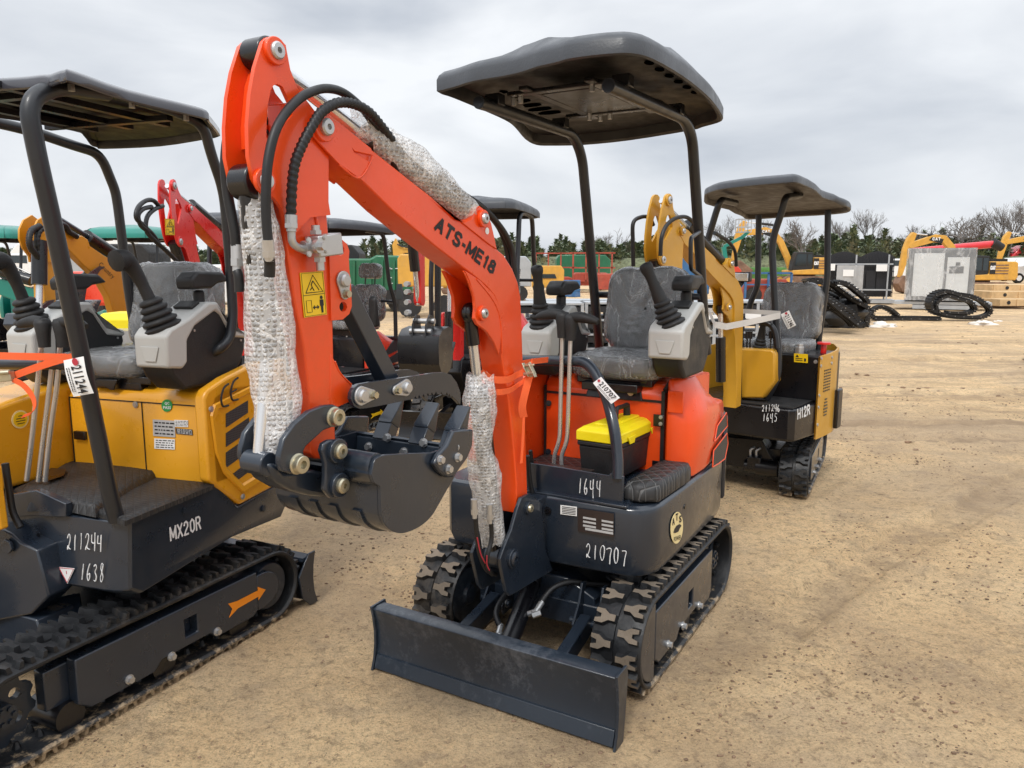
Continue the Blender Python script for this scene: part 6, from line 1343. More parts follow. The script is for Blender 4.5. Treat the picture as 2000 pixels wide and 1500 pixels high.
g = G(); g.prism(mD.ons(th_, y=.08), (0, -.012, 0)); g.prism(mD.ons([(p[0] - 12, p[1] - 2) for p in th_[:9]], y=-.06), (0, -.012, 0)); g.each('thumb', 'slate', mD.root)
bkD = [(82, 598), (95, 588), (108, 585), (104, 592), (92, 602), (88, 615), (80, 618), (74, 612)]
g = G(); g.prism(mD.ons(bkD, y=.08), (0, -.02, 0)); g.build('tipping_link', 'slate', mD.root)
g = G(); g.prism(mD.ons([(105, 612), (138, 610), (170, 612), (182, 590), (200, 585), (190, 612), (186, 640), (160, 668), (120, 660), (100, 635)], y=.16), (0, -.34, 0)); g.build('bucket', 'slate', mD.root, bevel=.01)
boltset(mD.root, [mD.on(p[0], p[1], y=.165) for p in ((178, 595), (182, 590), (176, 604))], Yv, .014, 'steel', .02); q = mD.on(138, 569, y=.082); pin_plate(mD.root, q, q + V((-.05, 0, -.03)), Yv, .03, .016)
# teal machines
bg_mini('teal mini excavator with teal canopy behind the yellow machine, nearer the red arm', -6.35, 13.6, -98, 'teal', can_m='teal', can_z=2.02, boom=False, head=False, posts=4, px0=(-.4, .7), py=.5, cw=.58, seat_=False, consoles=False, style='x', crown=.13, rim=.08)
bg_mini('teal mini excavator whose canopy shows at the left edge of the picture', -8.35, 13.2, -98, 'teal', can_m='teal', can_z=2.0, boom=False, head=False, posts=4, px0=(-.4, .7), py=.5, cw=.58, seat_=False, consoles=False, style='x', crown=.13, rim=.08)
mE = bg_mini('teal mini excavator with lowered boom, low between the yellow machine and ochre boom', -4.7, 8.1, -70, 'teal', canopy=False, boom=False, seat_=False, consoles=False, style='x')
g = G(); bo2 = [far(p[0], p[1], 6.2) for p in ((-30, 545), (5, 545), (30, 552), (60, 562), (85, 572), (110, 600), (112, 626), (85, 612), (40, 592), (0, 576), (-30, 566))]; g.prism([mE.loc(p) for p in bo2], mE.loc(far(50, 560, 6.34)) - mE.loc(far(50, 560, 6.2))); g.build('boom', 'teal', mE.root, bevel=.006)
g = G(); g.cyl(mE.loc(far(-20, 523, 6.2)), mE.loc(far(62, 548, 6.2)), .045, n=14); g.tube([mE.loc(far(-20, 512, 6.2)), mE.loc(far(10, 512, 6.2)), mE.loc(far(60, 535, 6.2))], .008, n=6); g.each('boom_cylinder', 'black', mE.root)
# wrapped yellow toolbox behind the seat, standing on the teal machine's cover
tb_ = empty('toolbox', far(300, 690, 4.55) ); tag(tb_, 'film wrapped yellow lidded toolbox behind the seat of the yellow machine', 'toolbox')
g = G(); g.box((0, 0, .07), (.52, .25, .14)); g.build('box_body', 'plastic', tb_, bevel=.01)
g = G(); g.loft([[V((sx * .27, sy * .135, .14)) for sx, sy in ((1, 1), (-1, 1), (-1, -1), (1, -1))], [V((sx * .27, sy * .135, .21)) for sx, sy in ((1, 1), (-1, 1), (-1, -1), (1, -1))], [V((sx * .23, sy * .10, .245)) for sx, sy in ((1, 1), (-1, 1), (-1, -1), (1, -1))]]); g.build('lid', 'toolyel', tb_, bevel=.006)
g = G(); g.loft([[V((sx * .278, sy * .145, z)) for sx, sy in ((1, 1), (-1, 1), (-1, -1), (1, -1))] for z in (0, .05, .10, .16)], cap=False); g.build('stretch_film', 'filmw', tb_)
g = G(); g.box((0, 0, -.40), (.70, .55, .75)); hd = None
tb_.location = far(300, 690, 4.55)
ps = empty('wrapped_pallet', V((tb_.location.x, 4.55, 0))); tag(ps, 'dark wrapped pallet load carrying the yellow lidded toolbox behind the left seat', 'pallet load'); zt = tb_.location.z - .004
g = G(); g.box((0, 0, .12 + (zt - .12) / 2), (.62, .42, zt - .12)); g.build('load', 'blackm', ps, bevel=.02); g = G()
for y in (-.17, 0, .17): g.box((0, y, .06), (.66, .08, .11))
g.each('pallet_block', 'wood', ps)
# ================================================================ middle distance and far things
def far_empty(name, px, py, label, cat, group=None, d=None):
    p = gnd(px, py) if d is None else V((ray(px, 522).x * d, d, 0)); p.z = 0
    return tag(empty(name, p), label, cat, group), p
def big_digger(px, base_py, flip, label, s=1.0, crawler=True, mast=(0, 0), text=True, d=None, yaw=0):
    """20 t crawler digger seen from its side; x across the picture, facing left (flip=1: mirrored)"""
    o, p = far_empty('crawler_excavator', px, base_py, label, 'excavator', 'large yellow excavators in the distance', d=d); o.scale = (s, s, s); o.rotation_euler = (0, 0, R_(yaw))
    f = -1 if flip else 1
    def PR(g, pts, y0, y1): g.prism([V((x * f, y0, z)) for x, z in pts], (0, y1 - y0, 0)); return g
    for y in (-1.35, .75):
        g = G(); out = []
        for i in range(24):
            a = math.pi * 2 * i / 24; out.append((math.copysign(1.55, math.cos(a)) + .42 * math.cos(a), .45 + .42 * math.sin(a)))
        PR(g, out, y, y + .6); tr = g.build('crawler_track', 'rock', o, bevel=.02)
        g = G()
        for x in (-1.55, 1.55): g.cyl((x, y - .02, .45), (x, y + .1, .45), .32, n=16)
        for x in (-.9, -.3, .3, .9): g.cyl((x, y - .02, .22), (x, y + .1, .22), .12, n=10)
        g.each('track_roller', 'cat', tr)
    g = G(); g.box((0, 0, .75), (1.4, 1.8, .5)); g.build('undercarriage', 'rock', o)
    g = G(); PR(g, [(-1.3, 1.0), (2.3, 1.0), (2.45, 1.25), (2.4, 2.25), (2.2, 2.35), (.4, 2.35), (.35, 1.45), (-1.3, 1.35)], -1.3, 1.3); b = g.build('body', 'cat', o, bevel=.06)
    g = G()
    for k in range(4): PR(g, [(.75, 1.45 + .2 * k), (1.7, 1.45 + .2 * k), (1.7, 1.53 + .2 * k), (.75, 1.53 + .2 * k)], -1.325, -1.30)
    g.each('vent_slot', 'rock', b)
    g = G(); PR(g, [(-1.35, 1.35), (.25, 1.35), (.3, 1.6), (.3, 2.75), (-1.0, 2.8), (-1.25, 2.1)], -1.28, -.35); c = g.build('cab', 'blackm', o, bevel=.05)
    g = G(); PR(g, [(-1.15, 1.7), (-.25, 1.7), (-.25, 2.6), (-.95, 2.65), (-1.1, 2.1)], -1.30, -1.283); PR(g, [(-.15, 1.7), (.2, 1.7), (.2, 2.6), (-.15, 2.6)], -1.30, -1.283); g.each('window', 'glassd', c)
    g = G(); PR(g, [(.35, 1.45), (.75, 1.45), (.75, 2.3), (.35, 2.3)], -1.325, -1.302); pnl = g.build('side_panel', 'blackm', b)
    g = G(); a_ = V((.38 * f, -1.335, 1.75)); bq = V((.72 * f, -1.335, 1.75))
    if f < 0: a_, bq = bq, a_
    block_on(g, 'CAT', a_, bq, a_ + V((0, 0, .3)), wt=.24, lift=.005); g.build('lettering', 'inkw', b)
    g = G(); g.box((1.3 * f, 0, 2.45), (1.2, 1.6, .2)); g.build('guard_rail', 'blackm', o)
    bm = [(-.7, 1.6), (-1.0, 2.2), (-1.7, 3.6), (-2.4, 4.35), (-3.2, 4.5), (-5.1, 4.0), (-5.2, 3.75), (-5.0, 3.6), (-3.2, 3.95), (-2.6, 3.85), (-2.1, 3.35), (-1.5, 2.2), (-1.2, 1.4)]
    if mast: bm = [(x + (mast[0] * max(0, -x - .7) / 4.4), z + mast[1] * max(0, -x - .7) / 4.4) for x, z in bm]
    g = G(); PR(g, bm, -.15, .25); bo = g.build('boom', 'cat', o, bevel=.02)
    ex, ez = bm[6]
    g = G(); PR(g, [(-2.6 + mast[0] * .4, bm[3][1] - .25), (-3.5 + mast[0] * .55, bm[4][1] - .2), (-3.7 + mast[0] * .55, bm[4][1] - .42), (-2.7 + mast[0] * .4, bm[3][1] - .58)], -.17, -.152); bd = g.build('boom_badge', 'blackm', bo)
    g = G(); xa, xb = -3.45 + mast[0] * .55, -2.85 + mast[0] * .45
    if f < 0: xa, xb = -xb, -xa
    block_on(g, 'CAT', V((xa, -.18, bm[4][1] - .45)), V((xb, -.18, bm[4][1] - .45)), V((xa, -.18, bm[4][1] - .22)), wt=.26, lift=.004); g.build('lettering', 'inkw', bd)
    ar = [(ex + .55, ez + .95), (ex + .25, ez + 1.05), (ex - .1, ez + .6), (ex - .35, ez - .2), (ex - .55, ez - 2.2), (ex - .35, ez - 2.3), (ex + .15, ez - .5)]
    g = G(); PR(g, ar, -.12, .22); g.build('arm', 'cat', o, bevel=.02)
    g = G(); g.cyl(V(((ex + .4) * f, .05, ez + .95)), V(((ex + 1.4) * f, .05, ez + .85)), .05, n=8); cl_ = g.build('arm_cylinder', 'chrome', o); g = G(); g.cyl(V(((ex + 1.4) * f, .05, ez + .85)), V(((ex + 2.7) * f, .05, ez + .7)), .10, n=10); g.build('barrel', 'blackm', cl_)
    g = G(); PR(g, [(ex - .4, ez - 2.1), (ex + .1, ez - 2.15), (ex + 1.1, ez - 2.9), (ex + 1.0, ez - 3.3), (ex + .3, ez - 3.5), (ex - .4, ez - 3.3), (ex - .75, ez - 2.7)], -.5, .6); g.build('bucket', 'rock', o, bevel=.04)
    return o
big_digger(1562, 566, 0, 'yellow crawler excavator with raised boom seen between the posts of the tan machine', s=.98, mast=(-.1, .5), d=62, yaw=0)
big_digger(1893, 566, 0, 'muddy yellow crawler excavator with bucket lowered beside the wrapped white cabin', s=.80, mast=(.15, -.3), d=46)
big_digger(2060, 548, 0, 'partly hidden yellow excavator boom above the red truck at the right edge', s=1.0, mast=(-.4, .1), d=74)
# yellow boom beyond the garbage truck
o, p = far_empty('crawler_excavator', 800, 560, 'yellow excavator boom rising behind the green garbage truck', 'excavator', 'large yellow excavators in the distance', d=40)
g = G(); g.prism([far(*q, 40) - p for q in ((768, 500), (766, 478), (772, 465), (778, 478), (790, 484), (812, 486), (812, 493), (788, 494), (784, 512), (776, 512))], (0, .4, 0)); g.build('boom', 'cat', o, bevel=.02)
g = G(); g.tube([far(*q, 39.9) - p for q in ((776, 477), (786, 482), (800, 482), (815, 489))], .04, n=6); g.build('hose', 'blackm', o)
g = G(); g.prism([far(*q, 40) - p for q in ((865, 535), (930, 535), (932, 562), (865, 562))], (0, 2, 0)); g.build('body', 'cat', o, bevel=.05); g = G(); g.prism([far(*q, 40) - p for q in ((860, 562), (930, 562), (926, 575), (864, 575))], (0, 2, 0)); g.build('crawler_track', 'rock', o, bevel=.1)
# green garbage truck
o, p = far_empty('garbage_truck', 740, 600, 'green garbage truck body behind the orange arm, white stencilled sides', 'truck', d=27)
g = G(); g.prism([far(*q, 27) - p for q in ((600, 505), (722, 505), (735, 498), (775, 499), (788, 506), (800, 530), (805, 568), (790, 575), (745, 570), (720, 575), (600, 575))], (0, 2.4, 0)); b = g.build('body', 'green', o, bevel=.06)
g = G()
for x in (690, 722, 745, 768): g.prism([far(*q, 26.98) - p for q in ((x, 508), (x + 4, 508), (x + 4, 568), (x, 568))], (0, -.08, 0))
g.each('rib', 'green', b)
g = G(); rr_ = random.Random(4)
for i in range(16): x = rr_.uniform(750, 795); y = rr_.uniform(520, 560); g.prism([far(*q, 26.95) - p for q in ((x, y), (x + rr_.uniform(3, 9), y), (x + 6, y + 1.6), (x, y + 1.6))], (0, -.01, 0))
g.each('stencil_mark', 'inkw', b)
g = G()
for x in (655, 700, 780): c_ = far(x, 588, 27) - p; g.cyl(c_, c_ + V((0, .4, 0)), .42, n=18)
g.each('wheel', 'rubber', o)
g = G(); g.box(far(770, 580, 27) - p, (.5, .3, .5)); g.box(far(735, 580, 27) - p + V((0, .5, 0)), (2.4, .8, .25)); g.build('chassis', 'blackm', o)
# second green truck body and the equipment row seen between the posts
def crate_thing(name, label, cat, px, py, w, h, d, m, dist, group=None, extra=None, wheels=False):
    o, p = far_empty(name, px, py, label, cat, group, d=dist); z0 = max(0, far(px, py, dist).z)
    g = G(); hw = w / 2; g.prism([V((-hw, 0, z0)), V((hw, 0, z0)), V((hw, 0, z0 + h * .8)), V((hw * .8, 0, z0 + h)), V((-hw * .9, 0, z0 + h)), V((-hw, 0, z0 + h * .85))], (0, d, 0)); b = g.build('body', m, o, bevel=.04)
    if wheels:
        g = G()
        for x in (-hw * .6, hw * .6): g.cyl((x, -.1, .35), (x, .2, .35), .35, n=14)
        g.each('wheel', 'rubber', o)
    if extra: extra(o, V((0, 0, z0)))
    return o
def frame_extra(m):
    def f(o, z):
        g = G()
        for x in (-1.2, -.4, .4, 1.2): g.beam(z + V((x, -.1, .2)), z + V((x, -.1, 2.0)), .08, .08)
        for zz in (.3, 1.1, 2.0): g.beam(z + V((-1.4, -.1, zz)), z + V((1.4, -.1, zz)), .08, .08)
        g.build('rack', m, o)
    return f
crate_thing('dump_trailer', 'dark green dump body just below the pines, left of the wrapped seat', 'trailer', 1138, 548, 3.6, 1.7, 2.0, 'green', 52, wheels=True)
crate_thing('work_truck', 'small yellow service truck among red frames, behind the left joystick', 'truck', 1070, 562, 1.9, 1.3, 1.5, 'cat', 46, wheels=True, extra=lambda o, z: G().prism([V((-.5, -.02, .9)), V((.5, -.02, .9)), V((.4, -.02, 1.15)), V((-.4, -.02, 1.15))], (0, -.03, 0)).build('window', 'glassd', o))
crate_thing('farm_implement', 'red framed farm implement with a rack above the small yellow truck', 'implement', 1082, 556, 2.4, .5, 1.5, 'dullred', 50, extra=frame_extra('dullred'))
crate_thing('farm_implement', 'red framed implement with yellow bins right of the small yellow truck', 'implement', 1155, 558, 2.2, .8, 1.5, 'dullred', 48, extra=frame_extra('dullred'))
crate_thing('auger_rack', 'orange auger blades lying left of the wrapped seat back', 'implement', 1183, 566, 1.3, .9, 1.5, 'dullred', 44)
for px_, lb_ in ((1110, 'left one of two blue drums behind the left armrest'), (1122, 'right one of two blue drums behind the left armrest')):
    o, p = far_empty('steel_drum', px_, 560, lb_, 'drum', 'blue drums', d=41); g = G(); g.lathe((0, 0, 0), (0, 0, 1), [(0, .28), (.02, .30), (.3, .28), (.32, .30), (.6, .28), (.62, .30), (.86, .29), (.88, .27)], n=18); g.build('shell', 'dullblue', o); g = G(); g.cyl((0, 0, .42), (0, 0, .52), .292, n=18); g.build('band', 'white', o)
crate_thing('blue_machine', 'blue topped machine seen between the wrapped seat and canopy post', 'implement', 1345, 575, 1.6, 1.5, 1.5, 'dullblue', 32)
def lift(o, z):
    g = G()
    for x in (-1.0, 0, 1.0):
        g.beam((x, -.1, .2), (x, -.1, 1.3), .09, .09)
    g.beam((-1.0, -.1, 1.3), (1.0, -.1, 1.3), .09, .09); g.beam((-1.0, -.1, .8), (1.0, -.1, .8), .06, .06); g.beam((-1.6, -.1, .2), (-1.0, -.1, 1.0), .1, .1); g.build('frame', 'dullblue', o)
crate_thing('blue_frame_tractor', 'red tractor caged in a blue steel frame near the work lamp', 'tractor', 1495, 590, 2.0, 1.0, 1.5, 'dullred', 34, wheels=True, extra=lift)
# man lift basket against the sky
o, p = far_empty('man_lift', 1455, 560, 'grey basket of a man lift raised above the far yellow excavator', 'lift', d=56)
g = G(); 
for a, b in (((1413, 482), (1450, 463)), ((1450, 463), (1462, 452))): g.beam(far(*a, 56) - p, far(*b, 56) - p, .22, .22)
g.beam(far(1413, 482, 56) - p, V((-1.4, 0, .8)), .3, .3); g.build('lift_arm', 'teal', o)
g = G(); c_ = far(1452, 441, 56) - p
for z in (-.45, -.1, .45):
    for y in (-.4, .4): g.beam(c_ + V((-.45, y, z)), c_ + V((.45, y, z)), .06, .06)
    for x in (-.45, .45): g.beam(c_ + V((x, -.4, z)), c_ + V((x, .4, z)), .06, .06)
for x in (-.45, 0, .45):
    for y in (-.4, .4): g.beam(c_ + V((x, y, -.45)), c_ + V((x, y, .45)), .05, .05)
g.build('basket', 'galv', o); g = G(); g.box((-1.4, 0, .6), (2.2, 1.6, .8)); g.build('chassis', 'blue', o)
# racks of steel between the posts: black welded shelving with white strips
rk = random.Random(3)
for i, (px, dd, w_, h_, m_, lb) in enumerate(((640, 30, 2.6, 1.6, 'blackm', 'dark machine attachment left of the green garbage truck'), (835, 24, 1.8, 1.0, 'cat', 'low yellow attachment behind the red upright arm'), (920, 34, 2.2, 1.2, 'white', 'white low trailer behind the boom bend'), (985, 36, 2.5, 1.4, 'galv', 'grey low trailer just left of the orange boom bend'), (1300, 60, 3.0, 1.7, 'green', 'green implement below the pines behind the tan arm'), (1410, 58, 2.6, 1.5, 'redor', 'orange implement behind the tan boom'), (240, 22, 1.8, 1.2, 'blackm', 'dark attachment behind the ochre boom'), (180, 26, 2.2, 1.3, 'galv', 'grey attachment behind the ochre arm'))):
    crate_thing('farm_implement', lb, 'implement', px, 560, w_, h_, 1.4, m_, dd, wheels=True)
for i, (px, py, dd, wd, lb) in enumerate(((1035, 640, 12.5, 1.7, 'low rack of black steel panels behind the left joystick console'), (1130, 632, 13.5, 1.8, 'low black steel rack with a white label left of the wrapped seat'), (1215, 640, 12.8, 1.2, 'low black steel rack hidden behind the wrapped orange seat'), (1375, 640, 12.6, 1.0, 'low black steel rack behind the right canopy post'), (1450, 640, 13.2, 1.5, 'low black steel rack behind the work lamp of the tan machine'))):
    o, p = far_empty('steel_rack', px, py, lb, 'rack', 'steel racks behind the machines', d=dd)
    g = G()
    for x in (-wd / 2, -wd / 6, wd / 6, wd / 2):
        for y in (0, .8): g.beam((x, y, .05), (x, y, .98), .05, .05)
    fr_k = g.each('rack_post', 'galv', o)
    g = G()
    for z in (.12, .36, .60, .86): g.box((0, .4, z), (wd, .8, .10))
    g.each('steel_bundle', 'fence', o)
    g = G()
    for z in (.2, .44, .68, .96): g.box((0, .4, z), (wd * 1.02, .86, .03))
    g.each('white_strip', 'galv', o)
    g = G(); g.box((wd * .12, -.04, .72), (.30, .01, .12)); g.build('paper_label', 'paper', o)
# fence panel crate
o, p = far_empty('fence_pallet', 1675, 588, 'caged pallet of black spear topped fence panels, left of the wrapped cabin', 'pallet', d=33); o.rotation_euler = (0, 0, R_(-20))
X_ = lambda px: (px - 1675) / 1500 * 33; Z_ = lambda py: EYE - (py - 522) / 1500 * 33
g = G()
for i in range(46):
    x = X_(1615) + (X_(1732) - X_(1615)) * i / 45; zt_ = Z_(505) + .30 * math.cos((i % 23 - 11) / 11 * 1.3)
    for y in (.15, .55, .9): g.beam((x, y, .3), (x, y, zt_), .028, .028)
for y in (.15, .55, .9):
    for z in (.5, Z_(530), Z_(520)): g.beam((X_(1613), y, z), (X_(1733), y, z), .05, .05)
    for k in range(4): g.box(((X_(1620) + X_(1690)) / 2 + k * .42, y, (Z_(530) + .4) / 2), (.36, .02, Z_(530) - .4))
g.build('fence_panels', 'fence', o)
g = G()
for x in (1612, 1665, 1722):
    for y in (0, 1.0): g.beam((X_(x), y, .05), (X_(x), y, Z_(498 if x > 1612 else 500)), .06, .06)
for z in (Z_(516), Z_(565)): g.beam((X_(1610), 0, z), (X_(1730), 0, z), .06, .06)
g.box((X_(1690), .5, .12), (X_(1735) - X_(1640), 1.1, .14)); g.build('pallet_frame', 'galv', o)
g = G(); g.box((X_(1655), -.08, (Z_(518) + .35) / 2), (X_(1680) - X_(1632), .03, Z_(518) - .35)); g.build('stretch_film', 'filmw', o)
g = G(); 
for x, z in ((1652, 533), (1710, 523), (1618, 522)): g.box((X_(x), -.12, Z_(z)), (.42, .01, .28))
g.each('paper_label', 'paper', o)
# wrapped cabin
o, p = far_empty('portable_cabin', 1825, 590, 'film wrapped white panel cabin with a narrow door, right of the fence pallet', 'cabin', d=28); o.rotation_euler = (0, 0, R_(-27))
X_ = lambda px: (px - 1825) / 1500 * 28; Z_ = lambda py: EYE - (py - 522) / 1500 * 28
g = G(); x0, x1 = X_(1771), X_(1884); z0, z1 = Z_(586), Z_(487); g.box(((x0 + x1) / 2, .9, (z0 + z1) / 2), (x1 - x0, 1.8, z1 - z0)); b = g.build('wall', 'panelg', o, bevel=.02)
g = G(); xa, xb = X_(1781), X_(1833); g.box(((xa + xb) / 2, -.015, (Z_(495) + Z_(578)) / 2), (xb - xa, .03, Z_(495) - Z_(578))); g.build('wall_panel', 'panelw', b)
g = G(); xa, xb = X_(1838), X_(1875); g.box(((xa + xb) / 2, -.015, (Z_(503) + Z_(578)) / 2), (xb - xa, .03, Z_(503) - Z_(578))); dr = g.build('door', 'panelw', b)
g = G(); xa, xb = X_(1842), X_(1866); g.box(((xa + xb) / 2, -.035, Z_(527)), (xb - xa, .01, .25)); g.box((X_(1856), -.035, Z_(516)), (.14, .01, .12)); g.each('door_notice', 'panelg', dr)
g = G(); g.loft([[V((x, y, z)) for x, y in ((x0 - .04, -.06), (x1 + .04, -.06), (x1 + .06, 1.86), (x0 - .06, 1.86))] for z in (z0, z0 + .6, z0 + 1.2, z1 + .02, z1 + .03)]); g.build('stretch_film', 'filmc', o)
g = G(); g.box((X_(1835), .8, z0 - .10), (3.1, 1.5, .10)); g.build('pallet', 'galv', o)
g = G(); g.box((X_(1835), .3, z0 - .24), (1.9, .5, .14)); g.build('pallet_foot', 'galv', o)
# ---- chains of crawler track
def chain(name, pts, d, width, label, parent=None, w_lug=.03, pitch=.085, cat='track chain', group='crawler track chains on the sand', closed=False):
    pts3 = [far(px, py, d) for px, py in pts]; c = sum(pts3, V((0, 0, 0))) / len(pts3); c.z = 0
    o = tag(empty(name, c), label, cat, group); path = smooth_path(pts3 + ([pts3[0]] if closed else []), 10); L_ = [0]
    for a, b in zip(path, path[1:]): L_.append(L_[-1] + (b - a).length)
    g = G(); gp = G(); g2 = G(); s = 0; i = 0; n = 0
    while s < L_[-1] - pitch:
        while i < len(L_) - 2 and L_[i + 1] < s: i += 1
        t = (s - L_[i]) / max(1e-6, L_[i + 1] - L_[i]); p = path[i].lerp(path[i + 1], t) - c; d_ = (path[i + 1] - path[i]).normalized(); up = d_.cross(V((0, 1, 0))).normalized(); Rm = Matrix((d_, V((0, 1, 0)), up)).transposed()
        g.box(p + V((0, width / 2, 0)), (pitch * .96, width, .022), Rm)
        for y in (width * .32, width * .68, .02): g.box(p + V((0, y, 0)) - up * .035, (pitch * 1.02, .035, .06), Rm)
        g.box(p + V((0, width / 2, 0)) + up * .025, (.018, width, .045), Rm)
        if n % 3 == 0: g2.cyl(p + V((0, -.004, 0)) - up * .03, p + V((0, .01, 0)) - up * .03, .011, n=6)
        s += pitch; n += 1
    b = g.build('links', 'chain', o); g2.build('link_bolts', 'steel', b); return o
chain('track_chain', [(1836, 613), (1822, 606), (1819, 590), (1828, 575), (1850, 568), (1875, 574), (1900, 578), (1922, 588), (1938, 604), (1934, 615), (1915, 621), (1890, 621), (1860, 619), (1835, 612), (1829, 596), (1838, 583), (1856, 577), (1878, 583), (1900, 590), (1908, 604), (1895, 612), (1870, 613), (1848, 611)], 22.5, .35, 'coiled black crawler track chain in front of the wrapped cabin')
chain('track_chain', [(1754, 616), (1746, 609), (1736, 603), (1724, 600), (1713, 604), (1706, 612), (1710, 619), (1722, 621), (1760, 621), (1800, 621), (1845, 622)], 22.4, .35, 'black track chain stretched flat on the sand with one end curled up')
for k, (pts, lb) in enumerate(((((1560, 575), (1575, 556), (1600, 550), (1630, 558), (1655, 575), (1680, 592), (1697, 605), (1699, 622), (1694, 640), (1670, 644), (1640, 643), (1600, 642)), 'black crawler chain heaped lowest in the pile right of the tan machine'),
    (((1575, 580), (1600, 563), (1630, 570), (1660, 590), (1690, 612), (1695, 630), (1680, 641)), 'black crawler chain arching through the middle of the pile'),
    (((1578, 548), (1600, 546), (1625, 552), (1650, 570), (1675, 588), (1698, 600), (1700, 612)), 'black crawler chain draped over the back of the pile'),
    (((1640, 550), (1660, 555), (1680, 570), (1697, 585), (1700, 600)), 'short black crawler chain hanging at the right top of the pile'),
    (((1572, 590), (1590, 566), (1612, 575), (1640, 592), (1668, 610), (1688, 634)), 'black crawler chain bending over the left shoulder of the pile'),
    (((1600, 600), (1625, 600), (1650, 615), (1668, 632), (1672, 645)), 'short black crawler chain at the foot of the pile'),
    (((1575, 600), (1595, 580), (1620, 585), (1645, 605), (1670, 625), (1690, 640)), 'black crawler chain in the dark front of the pile'))):
    chain('track_chain', pts, 18.6 + .42 * (4 - k), .38, lb)
g = G()
for q in range(12): a = rk.uniform(1580, 1672); g.ball(far(a, rk.uniform(590, 632), 19.9) , rk.uniform(.25, .45), n=9, m=6, sc=(1.2, .8, .8), nz=.5, seed=q)
o = g.build('track_chain', 'chain', None); tag(o, 'dark tangle of track links filling the inside of the pile', 'track chain', 'crawler track chains on the sand'); o['kind'] = 'stuff'
# rags
for i, (px, py, w_, lb) in enumerate(((1650, 637, .45, 'white rag lying under the pile of track chains'), (1722, 638, .6, 'white rag on the sand right of the track chain pile'), (1920, 634, .55, 'large white rag below the coiled chain'), (1948, 628, .22, 'small white rag at the right of the coiled chain'), (1652, 548, .5, 'white sack behind the pile of track chains'))):
    q = gnd(px, py) if i < 4 else V((far(px, 560, 21).x, 21, 1.0)); g = G(); g.ball((0, 0, 0), w_ / 2, n=22, m=12, sc=(1, .5, .34), nz=.9, seed=i * 3 + 1); o = g.build('rag', 'rag', None, angle=80); o.location = q; tag(o, lb, 'rag', 'white rags on the sand')
# lumber crates
for i, (px, py, wpx, hpx, lb) in enumerate(((1975, 568, 84, 13, 'long pale wooden crate, topmost of the stack at the right edge'), (1972, 582, 84, 14, 'pale wooden crate in the middle of the stack at the right edge'), (1975, 597, 52, 14, 'pale wooden crate with a dark stamp, lowest and nearest at the right edge'))):
    dd = 31 - i; p = V((ray(px, 522).x * dd, dd, 0)); o = tag(empty('wooden_crate', p), lb, 'crate', 'wooden crates at the right edge'); z = max(0, EYE - (py - 522) / 1500 * dd); w_ = wpx / 1500 * dd * 1.5; h_ = hpx / 1500 * dd
    g = G(); g.box((w_ * .15, .8, z + h_ / 2), (w_, 1.6, h_ * .94)); b = g.build('crate_box', 'wood', o, bevel=.01)
    g = G()
    for x in (-.32, .1, .5): g.box((w_ * x, -.02, z + h_ / 2), (.09, .04, h_ * .92))
    g.each('batten', 'wood', b); g = G(); g.cyl((w_ * -.12, -.006, z + h_ / 2), (w_ * -.12, -.012, z + h_ / 2), .07, n=14); g.build('stamp', 'blackm', b)
# trucks at the right
def truck(px, d, m, lb, s=1.0, sleeper=True, box=None, cabh=2.6):
    p = V((ray(px, 522).x * d, d, 0)); o = tag(empty('truck', p), lb, 'truck', 'trucks parked in the far row'); o.scale = (s,) * 3
    g = G(); g.prism([V((x, 0, z)) for x, z in ((-3.2, .7), (-3.25, 1.35), (-3.0, 1.6), (-1.6, 1.85), (-1.1, 2.6), (.6, 2.65), (.7, .7))], (0, 2.1, 0)); b = g.build('cab', m, o, bevel=.10)
    if sleeper: g = G(); g.prism([V((x, .05, z)) for x, z in ((-1.3, 2.5), (-.6, 3.3), (.4, 3.8), (2.3, 3.85), (2.4, .9), (.6, .9))], (0, 2.0, 0)); g.build('sleeper', m, o, bevel=.1)
    g = G(); g.prism([V((x, -.02, z)) for x, z in ((-1.35, 1.9), (-1.0, 2.45), (.2, 2.45), (.2, 1.85))], (0, .03, 0)); g.build('window', 'glassd', b)
    if box: g = G(); g.box((4.6, 1.1, 2.3), (6.4, 2.2, 2.7)); g.build('cargo_box', 'white', o, bevel=.03)
    g = G(); g.box((2.2, 1.05, .75), (7, 1.0, .25)); g.build('chassis', 'blackm', o)
    for x in (-2.1, 3.6, 4.8):
        g = G(); g.cyl((x, -.05, .52), (x, .35, .52), .52, n=20); wv = g.build('wheel', 'rubber', o, bevel=.03); g = G(); g.cyl((x, -.08, .52), (x, .0, .52), .28, n=16); g.build('rim', 'white', wv)
truck(1985, 100, 'redtruck', 'red semi truck with tall sleeper above the white truck at the right', s=1.15, box=True)
truck(1990, 88, 'white', 'white day cab truck in front of the red semi at the right edge', s=1.0, sleeper=False)
truck(2020, 76, 'white', 'white truck nose cut by the right edge of the picture', s=.95, sleeper=False)
truck(1750, 75, 'white', 'white and green truck nose seen left of the muddy yellow excavator', s=.9, sleeper=False)
truck(428, 24, 'white', 'white truck behind the wrapped seat at the left', s=.62, sleeper=False)
truck(60, 60, 'white', 'white truck far behind the teal machines at the left edge', s=1.0, box=True)
truck(330, 58, 'white', 'white truck far behind the red arm with yellow sticker', s=1.0, sleeper=False)
